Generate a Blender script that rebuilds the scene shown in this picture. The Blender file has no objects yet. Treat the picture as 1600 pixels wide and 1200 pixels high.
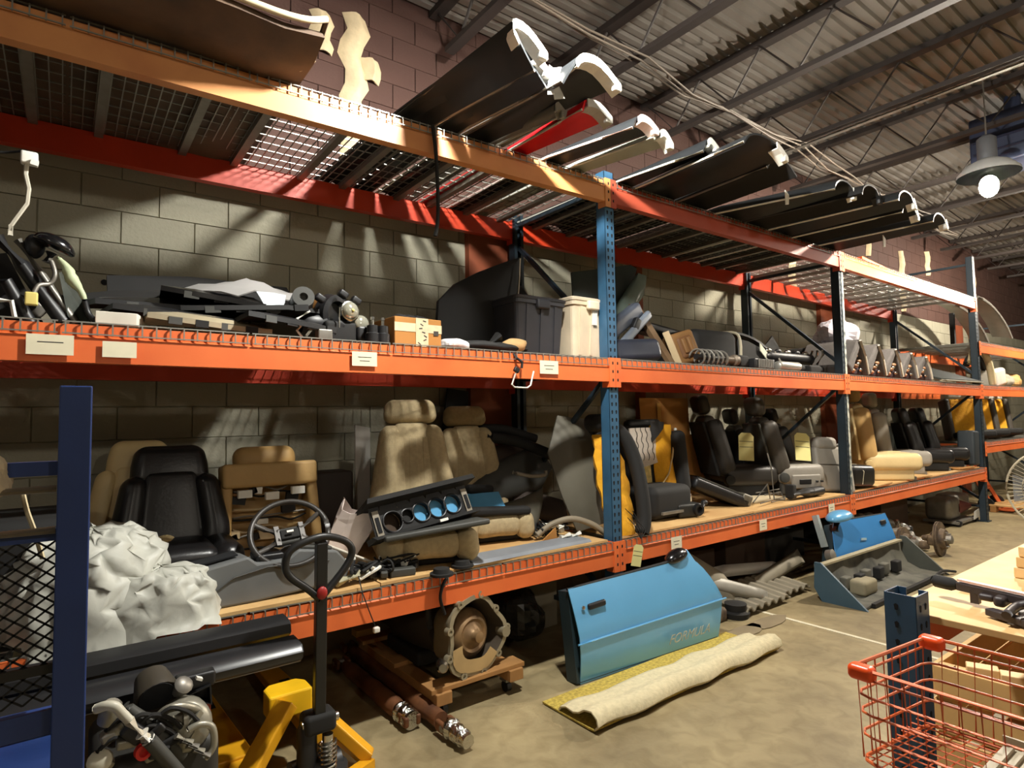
import bpy, math, random
from mathutils import Vector as V, Matrix as M, noise
random.seed(7)
R = math.radians
S = bpy.context.scene
COL = S.collection
# ---------------------------------------------------------------- camera
CAM_F, YAW, PITCH, ROLL = 941.474, .6406, .0549, -.0159
EYE = V((0, -2.75, 1.5))
fw = V((math.sin(YAW)*math.cos(PITCH), math.cos(YAW)*math.cos(PITCH), math.sin(PITCH)))
r0 = V((math.cos(YAW), -math.sin(YAW), 0)); u0 = r0.cross(fw)
rt = r0*math.cos(ROLL) + u0*math.sin(ROLL); up = u0*math.cos(ROLL) - r0*math.sin(ROLL)
cd = bpy.data.cameras.new('camera'); cam = bpy.data.objects.new('camera', cd); COL.objects.link(cam)
cd.sensor_width = 36; cd.lens = CAM_F/1600*36; cd.clip_start = .05
cam.matrix_world = M(((rt.x, up.x, -fw.x, EYE.x), (rt.y, up.y, -fw.y, EYE.y), (rt.z, up.z, -fw.z, EYE.z), (0, 0, 0, 1)))
S.camera = cam
def at(u, v, **k):
    "the point of the plane x=, y= or z= that a pixel of the photograph shows"
    d = rt*((u-800)/CAM_F) - up*((v-600)/CAM_F) + fw
    a, val = list(k.items())[0]; i = 'xyz'.index(a)
    return EYE + d*((val-EYE[i])/d[i])
# ---------------------------------------------------------------- light
S.view_settings.view_transform = 'Standard'; S.view_settings.look = 'None'
S.view_settings.gamma = 1; S.view_settings.use_curve_mapping = False
S.view_settings.exposure = .24
w = bpy.data.worlds.new('world'); S.world = w; w.use_nodes = True
w.node_tree.nodes['Background'].inputs[0].default_value = (.9, .8, .65, 1)
w.node_tree.nodes['Background'].inputs[1].default_value = .026
LAMP_W = {'near': 440, 'mid': 440, 'row': 85}
# ---------------------------------------------------------------- helpers
def lin(c):
    return tuple((x/255/12.92 if x/255 <= .04045 else ((x/255+.055)/1.055)**2.4) for x in c)
MATS = {}
def mat(name, c, rough=.6, metal=0, var=.12, sc=6, bump=0, bsc=60, c2=None, lo=.45, hi=.65, emit=0, trans=0, coat=0, alpha=1):
    if name in MATS: return MATS[name]
    m = bpy.data.materials.new(name); m.use_nodes = True; n = m.node_tree.nodes; l = m.node_tree.links
    b = n['Principled BSDF']; c = lin(c)
    b.inputs['Roughness'].default_value = rough; b.inputs['Metallic'].default_value = metal
    b.inputs['Coat Weight'].default_value = coat; b.inputs['Coat Roughness'].default_value = .15
    tc = n.new('ShaderNodeTexCoord')
    no = n.new('ShaderNodeTexNoise'); no.inputs['Scale'].default_value = sc; no.inputs['Detail'].default_value = 5
    l.new(tc.outputs['Object'], no.inputs['Vector'])
    rp = n.new('ShaderNodeValToRGB'); l.new(no.outputs['Fac'], rp.inputs[0])
    if c2:
        e = rp.color_ramp.elements; e[0].position = lo; e[1].position = hi
        e[0].color = (*c, 1); e[1].color = (*lin(c2), 1)
    else:
        e = rp.color_ramp.elements; e[0].position = .3; e[1].position = .7
        e[0].color = (*[x*(1-var) for x in c], 1); e[1].color = (*[min(1, x*(1+var)) for x in c], 1)
    l.new(rp.outputs[0], b.inputs['Base Color'])
    if bump:
        n2 = n.new('ShaderNodeTexNoise'); n2.inputs['Scale'].default_value = bsc; n2.inputs['Detail'].default_value = 4
        l.new(tc.outputs['Object'], n2.inputs['Vector'])
        bp = n.new('ShaderNodeBump'); bp.inputs['Strength'].default_value = bump; bp.inputs['Distance'].default_value = .01
        l.new(n2.outputs['Fac'], bp.inputs['Height']); l.new(bp.outputs[0], b.inputs['Normal'])
    if emit:
        b.inputs['Emission Color'].default_value = (*c, 1); b.inputs['Emission Strength'].default_value = emit
    if trans: b.inputs['Transmission Weight'].default_value = trans; b.inputs['IOR'].default_value = 1.3
    if alpha < 1: b.inputs['Alpha'].default_value = alpha
    MATS[name] = m
    return m
LOC = {}
X_, Y_, Z_ = V((1, 0, 0)), V((0, 1, 0)), V((0, 0, 1))
def rotm(x=0, y=0, z=0):
    return (M.Rotation(R(z), 3, 'Z') @ M.Rotation(R(y), 3, 'Y') @ M.Rotation(R(x), 3, 'X'))
def frame(d, ref=Z_):
    d = V(d).normalized()
    if abs(d.dot(ref)) > .98: ref = Y_
    a = d.cross(ref).normalized(); return d, a, a.cross(d)
class MB:
    def __init__(s): s.v = []; s.f = []
    def add(s, vs, fs):
        o = len(s.v); s.v += [V(p) for p in vs]; s.f += [tuple(i+o for i in q) for q in fs]; return s
    def box(s, c, z, rot=None):
        c = V(c); h = [q/2 for q in z]
        vs = [V((x*h[0], y*h[1], k*h[2])) for x in (-1, 1) for y in (-1, 1) for k in (-1, 1)]
        if rot: vs = [rot @ p for p in vs]
        return s.add([c+p for p in vs], [(0, 1, 3, 2), (4, 6, 7, 5), (0, 4, 5, 1), (2, 3, 7, 6), (0, 2, 6, 4), (1, 5, 7, 3)])
    def hexa(s, p):  # 8 corners: bottom ring 0-3, top ring 4-7
        return s.add(p, [(3, 2, 1, 0), (4, 5, 6, 7), (0, 1, 5, 4), (1, 2, 6, 5), (2, 3, 7, 6), (3, 0, 4, 7)])
    def bar(s, a, b, w, h=None, ref=Z_):
        a, b = V(a), V(b); d, p, q = frame(b-a, ref); h = h or w; p = p*w/2; q = q*h/2
        return s.hexa([a-p-q, a+p-q, a+p+q, a-p+q, b-p-q, b+p-q, b+p+q, b-p+q])
    def tube(s, pts, r, n=8, closed=False, caps=True):
        pts = [V(p) for p in pts]; k = len(pts); vs = []; prev = None
        for i, p in enumerate(pts):
            if closed: d = pts[(i+1) % k]-pts[i-1]
            else: d = pts[min(i+1, k-1)]-pts[max(i-1, 0)]
            if d.length < 1e-9: d = Z_.copy()
            d.normalize()
            if prev is None: _, a, b = frame(d)
            else:
                a = prev-d*prev.dot(d)
                if a.length < 1e-6: _, a, b = frame(d)
                a.normalize(); b = d.cross(a)
            prev = a; rr = r[i] if isinstance(r, (list, tuple)) else r
            for j in range(n):
                t = 2*math.pi*j/n; vs.append(p+a*(rr*math.cos(t))+b*(rr*math.sin(t)))
        fs = []
        for i in range(k if closed else k-1):
            for j in range(n):
                fs.append((i*n+j, i*n+(j+1) % n, ((i+1) % k)*n+(j+1) % n, ((i+1) % k)*n+j))
        if caps and not closed: fs += [tuple(range(n-1, -1, -1)), tuple((k-1)*n+j for j in range(n))]
        return s.add(vs, fs)
    def lathe(s, o, ax, prof, n=24):
        "prof: list of (along axis, radius)"
        o = V(o); d, a, b = frame(ax); vs = []
        for t, r in prof:
            for j in range(n):
                q = 2*math.pi*j/n; vs.append(o+d*t+a*(r*math.cos(q))+b*(r*math.sin(q)))
        fs = []
        for i in range(len(prof)-1):
            for j in range(n): fs.append((i*n+j, i*n+(j+1) % n, (i+1)*n+(j+1) % n, (i+1)*n+j))
        if prof[0][1] > 1e-6: fs.append(tuple(range(n-1, -1, -1)))
        if prof[-1][1] > 1e-6: fs.append(tuple((len(prof)-1)*n+j for j in range(n)))
        return s.add(vs, fs)
    def prism(s, poly, o, ex, ey, ez):
        o, ex, ey, ez = V(o), V(ex), V(ey), V(ez); n = len(poly)
        vs = [o+ex*x+ey*y for x, y in poly]; vs += [p+ez for p in vs]
        fs = [tuple(range(n-1, -1, -1)), tuple(range(n, 2*n))]+[(i, (i+1) % n, n+(i+1) % n, n+i) for i in range(n)]
        return s.add(vs, fs)
    def sheet(s, rows, th=None):
        "rows of points -> surface; th: thickness along the local normal"
        nr, nc = len(rows), len(rows[0]); g = [[V(p) for p in r] for r in rows]
        vs = [p for r in g for p in r]
        fs = [(i*nc+j, i*nc+j+1, (i+1)*nc+j+1, (i+1)*nc+j) for i in range(nr-1) for j in range(nc-1)]
        if th:
            nm = []
            for i in range(nr):
                for j in range(nc):
                    du = g[i][min(j+1, nc-1)]-g[i][max(j-1, 0)]; dv = g[min(i+1, nr-1)][j]-g[max(i-1, 0)][j]
                    q = du.cross(dv); nm.append(q.normalized() if q.length > 1e-12 else Z_)
            n0 = len(vs); vs += [vs[i]-nm[i]*th for i in range(n0)]
            fs += [tuple(n0+i for i in reversed(f)) for f in fs[:]]
            bd = [j for j in range(nc)]+[i*nc+nc-1 for i in range(1, nr)]+[(nr-1)*nc+j for j in range(nc-2, -1, -1)]+[i*nc for i in range(nr-2, 0, -1)]
            for a, b in zip(bd, bd[1:]+bd[:1]): fs.append((b, a, n0+a, n0+b))
        return s.add(vs, fs)
    def rbox(s, c, z, r, n=3, rot=None, fn=None, inner=2):
        "rounded box; fn deforms local points"
        c = V(c); h = V(z)/2; r = min(r, min(h)*.999)
        def axis(hh):
            e = [-hh+r-r*math.cos(math.pi/2*i/n)*0 for i in range(0)]
            return e
        # one face grid coordinate list per axis: corner arcs + inner points
        def coords(hh):
            a = [-hh+r*(1-math.cos(math.pi/2*(i/n)*.5)*1)*0 for i in range(0)]
            L = []
            for i in range(n+1): L.append(-hh+r*(1-math.tan(math.pi/4*(1-i/n))))
            for i in range(1, inner): L.append((-hh+r)+(2*hh-2*r)*i/inner)
            for i in range(n+1): L.append(hh-r+r*math.tan(math.pi/4*(i/n)))
            return L
        cs = [coords(q) for q in h]
        idx = {}; vs = []; fs = []
        def vert(p):
            k = (round(p[0], 6), round(p[1], 6), round(p[2], 6))
            if k in idx: return idx[k]
            q = V(p); inn = V([max(-h[i]+r, min(h[i]-r, q[i])) for i in range(3)]); d = q-inn
            if d.length > 1e-9: q = inn+d.normalized()*r
            if fn: q = V(fn(q))
            if rot: q = rot @ q
            idx[k] = len(vs); vs.append(c+q); return idx[k]
        for ax in range(3):
            u, v_ = (ax+1) % 3, (ax+2) % 3
            for sg in (-1, 1):
                for i in range(len(cs[u])-1):
                    for j in range(len(cs[v_])-1):
                        q = []
                        for a, b in ((i, j), (i+1, j), (i+1, j+1), (i, j+1)):
                            p = [0, 0, 0]; p[ax] = sg*h[ax]; p[u] = cs[u][a]; p[v_] = cs[v_][b]; q.append(vert(p))
                        if len(set(q)) == 4: fs.append(tuple(q) if sg > 0 else tuple(reversed(q)))
        return s.add(vs, fs)
    def ell(s, c, rad, rot=None, n=16, m=10, fn=None):
        c = V(c); vs = []; fs = []
        for i in range(m+1):
            t = math.pi*i/m
            for j in range(n):
                q = 2*math.pi*j/n; p = V((rad[0]*math.sin(t)*math.cos(q), rad[1]*math.sin(t)*math.sin(q), rad[2]*math.cos(t)))
                if fn: p = V(fn(p))
                if rot: p = rot @ p
                vs.append(c+p)
        for i in range(m):
            for j in range(n): fs.append((i*n+j, (i+1)*n+j, (i+1)*n+(j+1) % n, i*n+(j+1) % n))
        return s.add(vs, fs)
    def warp(s, fn): s.v = [V(fn(p)) for p in s.v]; return s
    def build(s, name, m, parent=None, smooth=False, bevel=0, kind=None, label=None, o=None):
        me = bpy.data.meshes.new(name); ob = bpy.data.objects.new(name, me); COL.objects.link(ob)
        if parent is not None: off = LOC.get(parent.name, V()); ob.parent = parent
        elif o is not None: off = V(o)
        else:
            lo = [min(p[i] for p in s.v) for i in range(3)]; hi = [max(p[i] for p in s.v) for i in range(3)]
            off = V(((lo[0]+hi[0])/2, (lo[1]+hi[1])/2, lo[2]))
        if parent is None: ob.location = off
        LOC[ob.name] = off
        me.from_pydata([p-off for p in s.v], [], s.f); me.validate(); me.update()
        me.materials.append(m)
        if smooth:
            me.polygons.foreach_set('use_smooth', [True]*len(me.polygons))
            if smooth != 'all': me.set_sharp_from_angle(angle=R(50))
        if bevel:
            bv = ob.modifiers.new('bevel', 'BEVEL'); bv.width = bevel; bv.segments = 2; bv.limit_method = 'ANGLE'
        if kind: ob['kind'] = kind
        if label: ob['label'] = label
        return ob
def thing(name, label, cat, loc=(0, 0, 0), group=None):
    o = bpy.data.objects.new(name, None); COL.objects.link(o); o.location = loc; LOC[o.name] = V(loc)
    o['label'] = label; o['category'] = cat
    if group: o['group'] = group
    return o
def tag(o, label, cat, group=None, kind=None):
    o['label'] = label; o['category'] = cat
    if group: o['group'] = group
    if kind: o['kind'] = kind
    return o
def kids(o): return [c for c in bpy.data.objects if c.parent == o]
def dup(root, loc, rot=None, label=None, scale=None, group=None):
    def cp(o, par):
        c = o.copy(); COL.objects.link(c); LOC[c.name] = LOC.get(o.name, V())
        if par: c.parent = par
        for ch in list(o.children): cp(ch, c)
        return c
    r = cp(root, None); put(r, loc, rot, scale)
    if label: r['label'] = label
    if group: r['group'] = group
    return r
def put(r, loc, rot=None, scale=None):
    r.location = loc
    if rot is not None: r.rotation_euler = [R(a) for a in rot] if not hasattr(rot, 'to_euler') else rot.to_euler()
    if scale is not None: r.scale = scale if hasattr(scale, '__len__') else (scale,)*3
    return r
def arc(c, r, a0, a1, n, ex, ey):
    return [V(c)+V(ex)*(r*math.cos(R(a0+(a1-a0)*i/n)))+V(ey)*(r*math.sin(R(a0+(a1-a0)*i/n))) for i in range(n+1)]
def smoothpts(pts, k=4):
    "Catmull-Rom through the points"
    P = [V(p) for p in pts]; out = []
    for i in range(len(P)-1):
        a, b, c, d = P[max(i-1, 0)], P[i], P[i+1], P[min(i+2, len(P)-1)]
        for j in range(k):
            t = j/k
            out.append(.5*((2*b)+(c-a)*t+(2*a-5*b+4*c-d)*t*t+(3*b-a-3*c+d)*t*t*t))
    return out+[P[-1]]
def struct(o): o['kind'] = 'structure'; return o
def flat_text(txt, size, loc, rot, m, parent, ext=.0006, shear=0, name='lettering'):
    c = bpy.data.curves.new(name, 'FONT'); c.body = txt; c.size = size; c.extrude = ext; c.shear = shear
    c.align_x = 'CENTER'; c.align_y = 'CENTER'; c.materials.append(m)
    o = bpy.data.objects.new(name, c); COL.objects.link(o)
    off = LOC.get(parent.name, V()); o.parent = parent
    me = bpy.data.meshes.new_from_object(o); bpy.data.objects.remove(o); bpy.data.curves.remove(c)
    o = bpy.data.objects.new(name, me); COL.objects.link(o); o.parent = parent
    o.matrix_local = M.Translation(V(loc)-off) @ rot.to_4x4()
    return o
ORD = ['first', 'second', 'third', 'fourth', 'fifth', 'sixth', 'seventh', 'eighth', 'ninth', 'tenth', 'eleventh', 'twelfth']
# ---------------------------------------------------------------- materials
CONC = mat('concrete floor', (168, 152, 116), .55, 0, .1, 1.6, .12, 40)
def concrete():
    m = CONC; n = m.node_tree.nodes; l = m.node_tree.links; b = n['Principled BSDF']
    tc = n['Texture Coordinate']; rp = [q for q in n if q.type == 'VALTORGB'][0]
    e = rp.color_ramp.elements; e[0].color = (*lin((128, 114, 84)), 1); e[1].color = (*lin((170, 154, 116)), 1)
    n2 = n.new('ShaderNodeTexNoise'); n2.inputs['Scale'].default_value = 9; n2.inputs['Detail'].default_value = 8; n2.inputs['Distortion'].default_value = .8
    l.new(tc.outputs['Object'], n2.inputs['Vector'])
    r2 = n.new('ShaderNodeValToRGB'); l.new(n2.outputs['Fac'], r2.inputs[0])
    r2.color_ramp.elements[0].position = .35; r2.color_ramp.elements[0].color = (.72, .70, .66, 1)
    r2.color_ramp.elements[1].position = .6; r2.color_ramp.elements[1].color = (1, 1, 1, 1)
    mx = n.new('ShaderNodeMixRGB'); mx.blend_type = 'MULTIPLY'; mx.inputs[0].default_value = .8
    l.new(rp.outputs[0], mx.inputs[1]); l.new(r2.outputs[0], mx.inputs[2]); l.new(mx.outputs[0], b.inputs['Base Color'])
concrete()
CMU = mat('cream painted block', (146, 142, 124), .8, 0, .07, 3, .35, 55)
BROWN = mat('maroon brown painted block', (74, 49, 41), .8, 0, .1, 3, .35, 55)
MORTAR = mat('mortar', (178, 172, 146), .9, 0, .1, 8, .3, 80)
DECKM = mat('ceiling steel', (124, 118, 110), .7, 0, .1, 2)
JOIST = mat('joist steel', (52, 44, 40), .7, 0, .15, 4)
ORANGE = mat('orange beam paint', (230, 114, 58), .45, 0, .1, 3, .05, 30, c2=(216, 98, 48), lo=.4, hi=.75)
FADED = mat('faded orange beam paint', (208, 142, 86), .5, 0, .1, 3, c2=(184, 114, 68), lo=.5, hi=.8)
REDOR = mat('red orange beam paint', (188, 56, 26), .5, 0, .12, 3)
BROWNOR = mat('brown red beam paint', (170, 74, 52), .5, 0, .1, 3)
BLUE = mat('steel blue post paint', (48, 88, 118), .5, .0, .18, 9, .05, 40)
DBLUE = mat('dark blue post paint', (26, 40, 50), .5, .0, .15, 8)
NAVY = mat('navy blue cart paint', (34, 56, 110), .42, 0, .1, 6, .04, 60)
WORN = mat('worn whitish post face', (190, 190, 176), .6, 0, .2, 20, c2=(80, 90, 92), lo=.45, hi=.6)
ZINC = mat('galvanized wire', (150, 150, 142), .4, .7, .1, 10)
HOLE = mat('dark hole', (12, 14, 18), .9)
PLY = mat('plywood', (206, 168, 112), .7, 0, .12, 3, c2=(182, 138, 84), lo=.4, hi=.7)
BLACK = mat('black plastic', (22, 22, 24), .45, 0, .15, 8)
BLKM = mat('matte black', (20, 19, 18), .8, 0, .2, 8)
BLKG = mat('gloss black', (16, 16, 18), .22, 0, .1, 8, coat=.5)
WHITE = mat('white plastic', (226, 224, 214), .5, 0, .04, 6)
CHROME = mat('bright metal', (200, 198, 190), .25, 1, .08, 10)
STEEL = mat('grey steel', (134, 130, 122), .45, .6, .15, 14)
LABEL = mat('paper label', (226, 218, 190), .8, 0, .04, 20)
INK = mat('ink', (60, 58, 54), .9)
# ================================================================ room
ZC = 4.62
WY = 1.2; RH = .1816; RZ = .138; PW = .3677   # wall plane, course height, lowest bed joint, block pitch
fl = struct(MB().box((8, -6.2, -.05), (34, 15.6, .1)).build('floor', CONC, o=(0, 0, 0)))
ln = MB().box((4.27, -.9, .001), (.03, 1.6, .004)).build('floor_line', mat('worn white line paint', (214, 206, 180), .8, 0, .1, 20), fl)
m = MB()
x0, x1 = -9, 25; n = 0
pts = []
yy = 1.25
while yy > -14:
    pts += [(yy, ZC), (yy-.04, ZC), (yy-.05, ZC+.03), (yy-.09, ZC+.03)]; yy -= .1
m.sheet([[(x0, y, z) for y, z in pts], [(x1, y, z) for y, z in pts]], .01)
ceil = struct(m.build('ceiling', DECKM, o=(0, 0, ZC)))
# open web joists
for k in range(-6, 14):
    X = 5.83+1.2*(k-3)
    j = MB().bar((X, 1.17, 4.585), (X, -13.9, 4.585), .09, .05).build('roof_joist', JOIST, ceil)
    MB().bar((X, .95, 4.2), (X, -13.9, 4.2), .075, .04).build('bottom_chord', JOIST, j)
    zz = []; y = 1.1; upf = True
    while y > -13.8: zz.append((X, y, 4.57 if upf else 4.21)); upf = not upf; y -= .3
    MB().tube(zz, .012, 5).build('web_rod', JOIST, j)
# block wall: every course of blocks on a mortar plane
BW = struct(MB().box((8, 1.27, 1.522), (34, .128, 3.044)).build('wall_back', MORTAR, o=(0, WY, 0)))
MB().box((8, 1.27, 3.832), (34, .128, 1.576)).build('upper_band', BROWN, BW)
def blockmesh(name, m, L=.3636, H=.1788):
    b = MB(); e = .002
    p = [(-L/2, 0, -H/2), (L/2, 0, -H/2), (L/2, 0, H/2), (-L/2, 0, H/2)]
    q = [(-L/2+e, -.006, -H/2+e), (L/2-e, -.006, -H/2+e), (L/2-e, -.006, H/2-e), (-L/2+e, -.006, H/2-e)]
    r = [(x, .012, z) for x, _, z in p]
    b.add(p+q+r, [(4, 5, 6, 7), (0, 1, 5, 4), (1, 2, 6, 5), (2, 3, 7, 6), (3, 0, 4, 7), (8, 9, 1, 0), (9, 10, 2, 1), (10, 11, 3, 2), (11, 8, 0, 3)])
    me = bpy.data.meshes.new(name); me.from_pydata(b.v, [], b.f); me.materials.append(m); return me
MC, MB_ = blockmesh('cream_block', CMU), blockmesh('brown_block', BROWN)
MCH = blockmesh('cream_half', CMU)
cells = []
for r in range(-1, 25):
    off = .422 if r % 2 == 0 else .2384
    for c in range(-12, 66):
        xa = off+PW*c
        if -1.2 < xa < 23: cells.append((r, xa+PW/2))
def shown(r, x):
    z = RZ+RH*(r+.5); d = V((x, WY, z))-EYE; q = d.dot(fw)
    u, v = 800+CAM_F*d.dot(rt)/q, 600-CAM_F*d.dot(up)/q
    return q, u, v
cells2 = []
for r, x in cells:
    q, u, v = shown(r, x); hid = r < 3 or (x < 6 and r in (14, 15) and False)
    if -60 < u < 1660 and -40 < v < 1000: cells2.append((q+(3 if r < 6 else 0), r, x))
cells2.sort(); near = cells2[:300]; far = cells2[300:]
for q, r, x in near:
    o = bpy.data.objects.new('block', MB_ if r >= 16 else MC); COL.objects.link(o); o.parent = BW
    o.location = V((x, random.uniform(-.001, .001), RZ+RH*(r+.5)))
for nm, sel, mt in (('cream_blocks', lambda r: r < 16, CMU), ('brown_blocks', lambda r: r >= 16, BROWN)):
    b = MB(); src = (MC if mt is CMU else MB_)
    pv = [p.co.copy() for p in src.vertices]; pf = [tuple(p.vertices) for p in src.polygons]
    for q, r, x in far:
        if sel(r): b.add([p+V((x, WY, RZ+RH*(r+.5))) for p in pv], pf)
    b.build(nm, mt, BW, kind='stuff')
# sprayed foam patches where the joists bear on the brown band
FOAM = mat('cream foam filler', (206, 186, 150), .9, 0, .12, 12, .6, 25)
def foam(pts, wd, name='foam_patch'):
    b = MB(); rows = []; pts = [(x*.908, 1.5+(z-1.5)*.908) for x, z in pts]
    for i, (x, z) in enumerate(pts):
        rows.append([(x+wd*(-1+2*j/6)*(1+.35*noise.noise(V((x*3, z*6, j)))), WY-.012-.05*math.sin(math.pi*j/6)*(1+.5*noise.noise(V((x*9, z*9, j*.7)))), z) for j in range(7)])
    b.sheet(rows, .01); return b.build(name, FOAM, BW, smooth=True)
foam([(1.75+.03*math.sin(i*1.7), 3.2+i*.11) for i in range(14)], .085)
foam([(1.88+.02*math.sin(i), 4.14+i*.06) for i in range(4)], .07)
foam([(1.5+.02*math.sin(i*2), 4.25+i*.06) for i in range(6)], .075)
for X in (8.15, 11.9, 15.6): foam([(X+.02*math.sin(i*2.1+X), 3.25+i*.12) for i in range(10)], .07)
for X in (5.9, 9.4, 10.6, 13.1): foam([(X+.03*math.sin(i*2.1+X), 4.05+i*.09) for i in range(6)], .06)
# maroon steel columns standing against the wall
RUST = mat('rust brown column paint', (126, 62, 34), .7, 0, .15, 5)
for i, (xa, xb) in enumerate(((2.5, 2.92), (4.42, 4.5), (8.0, 8.32), (13.0, 13.3))):
    struct(MB().box(((xa+xb)/2, 1.165, 1.52), (xb-xa, .06, 3.04)).build('trim_%d' % (i+1), RUST))
PL = mat('plain painted wall', (150, 142, 122), .85, 0, .08, 2)
struct(MB().box((25, -6.2, 2.31), (.1, 15.6, 4.62)).build('wall_right', PL))
struct(MB().box((-9, -6.2, 2.31), (.1, 15.6, 4.62)).build('wall_left', PL))
struct(MB().box((8, -14, 2.31), (34, .1, 4.62)).build('wall_front', PL))
# small holes knocked through blocks
for u, v in ((163, 441), (192, 440)):
    p = at(u, v, y=WY-.012); MB().lathe(p, Y_, [(0, .016), (.004, .016)], 10).build('wall_hole', HOLE, BW)
# ---------------------------------------------------------------- lamps
def lamp(x, y, z, power, label, col, grp='high bay lamps under the roof', rim=.0):
    t = thing('high_bay_lamp', label, 'lamp', (x, y, z), grp)
    MB().lathe((x, y, z+.12), Z_, [(rim, .03), (.03+rim, .075), (.22+rim, .075), (.25+rim, .04)], 20).build('ballast_housing', mat('grey lamp housing', (120, 122, 126), .5, .3), t, smooth=True)
    MB().tube([(x, y, z+.36+rim), (x, y, 4.6)], .008, 6).build('hanger', STEEL, t)
    r = .075; em = power/(4*math.pi**2*r*r)
    m = mat('glowing bulb %d %s' % (power, col), col, .5, var=0, emit=em)
    MB().ell((x, y, z), (r, r, r*1.3), n=12, m=8).build('bulb', m, t, smooth=True)
    MB().lathe((x, y, z+.1), Z_, [(0, .03), (.04, .03)], 10).build('socket', BLKM, t)
    MB().lathe((x, y, z+rim), Z_, [(0, .24), (.03, .235), (.1, .17), (.15, .07), (.15, .03), (.14, .03), (.14, .07), (.09, .165), (.025, .23), (.0, .24)], 28).build('reflector', mat('enamel reflector', (200, 200, 196), .4), t, smooth=True)
    return t
CW, WW = (252, 250, 242), (255, 244, 226)

lamp(1.73, -1.05, 3.6, LAMP_W['near'], 'high bay lamp hanging in front of the second rack post, over the white tipped panels', CW, rim=.05)
lamp(6.71, -1.05, 3.525, LAMP_W['mid'], 'glowing high bay lamp beside the dark unit heater at the far end', WW, rim=.1)
lamp(11.7, -1.05, 3.55, LAMP_W['mid'], 'high bay lamp beyond the last visible rack post', WW, rim=.1)
for k, x in enumerate((-3.3, 1.95, 7.3, 12.6)):
    lamp(x, -6.6, 3.7, LAMP_W['row'], '%s high bay lamp from the near end in the row over the open floor' % ORD[k], WW, rim=.12)
# ================================================================ pallet rack
UX = [-.8, 2.88, 6.1, 9.98, 13.7]
ZB = {1: [.54, .54, .55, .57, .57], 2: [1.73, 1.72, 1.71, 1.685, 1.69], 3: [2.88, 2.91, 2.915, 2.87, 2.87]}
BH = .142
DEP = 1.07
def zb(l, x):
    for i in range(4):
        if x <= UX[i+1] or i == 3:
            t = (x-UX[i])/(UX[i+1]-UX[i]); return ZB[l][i]*(1-t)+ZB[l][i+1]*t
def zt(l, x): return zb(l, x)+BH
LV = {1: 'lower', 2: 'middle', 3: 'top'}
BAY = ['nearest bay', 'second bay', 'third bay', 'farthest bay']
def beam(i, l, rear, m, za=None, zc=None):
    xa, xb = UX[i]+.045, UX[i+1]-.045
    za = ZB[l][i] if za is None else za; zc = ZB[l][i+1] if zc is None else zc
    f = -1 if not rear else 1; y0 = 0 if not rear else DEP
    b = MB(); st = .042
    def sec(x, z): return [V((x, y0-f*.0+f*.008, z)), V((x, y0-f*.045, z)), V((x, y0-f*.045, z+BH)), V((x, y0+f*.0, z+BH)), V((x, y0, z+BH-st)), V((x, y0+f*.008, z+BH-st-.006))]
    a, c = sec(xa, za), sec(xb, zc)
    fs = [(k, (k+1) % 6, 6+(k+1) % 6, 6+k) for k in range(6)]+[(5, 4, 3, 2, 1, 0), (6, 7, 8, 9, 10, 11)]
    b.add(a+c, fs)
    lab = '%s %s beam of the %s shelf in the %s' % ('rear' if rear else 'front', 'faded orange' if m is FADED else 'orange', LV[l] if za == ZB[l][i] or l == 1 else 'extra', BAY[i])
    t = thing('pallet_beam', lab, 'beam', ((xa+xb)/2, y0, min(za, zc)), 'orange rack beams')
    b.build('beam_profile', m, t)
    for x, z, s in ((UX[i], za, 1), (UX[i+1], zc, -1)):
        c = MB()
        c.box((x+s*.024, y0+f*.012, z+BH/2-.012), (.044, .006, BH+.05))
        c.box((x+s*.0485, y0-f*.02, z+BH/2-.012), (.005, .07, BH+.05))
        e = c.build('end_connector', m, t)
        h = MB()
        for q in range(3): h.box((x+s*.022, y0+f*.0155, z+.01+q*.055), (.011, .001, .018))
        h.build('rivet_slot', HOLE, e, kind='stuff')
    return t
for i in range(3):
    for l in (1, 2, 3):
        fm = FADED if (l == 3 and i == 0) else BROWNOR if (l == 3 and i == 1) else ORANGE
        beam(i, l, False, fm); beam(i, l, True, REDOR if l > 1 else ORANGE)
beam(3, 2, False, ORANGE); beam(3, 2, True, ORANGE)
for nm, z, rear in (('raised lower', .91, 0), ('raised lower', .91, 1), ('raised middle', 2.28, 0), ('raised middle', 2.28, 1)):
    t = beam(3, 1, bool(rear), ORANGE, z, z)
    t['label'] = '%s orange beam of the %s shelf in the farthest bay' % ('rear' if rear else 'front', nm)
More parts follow.
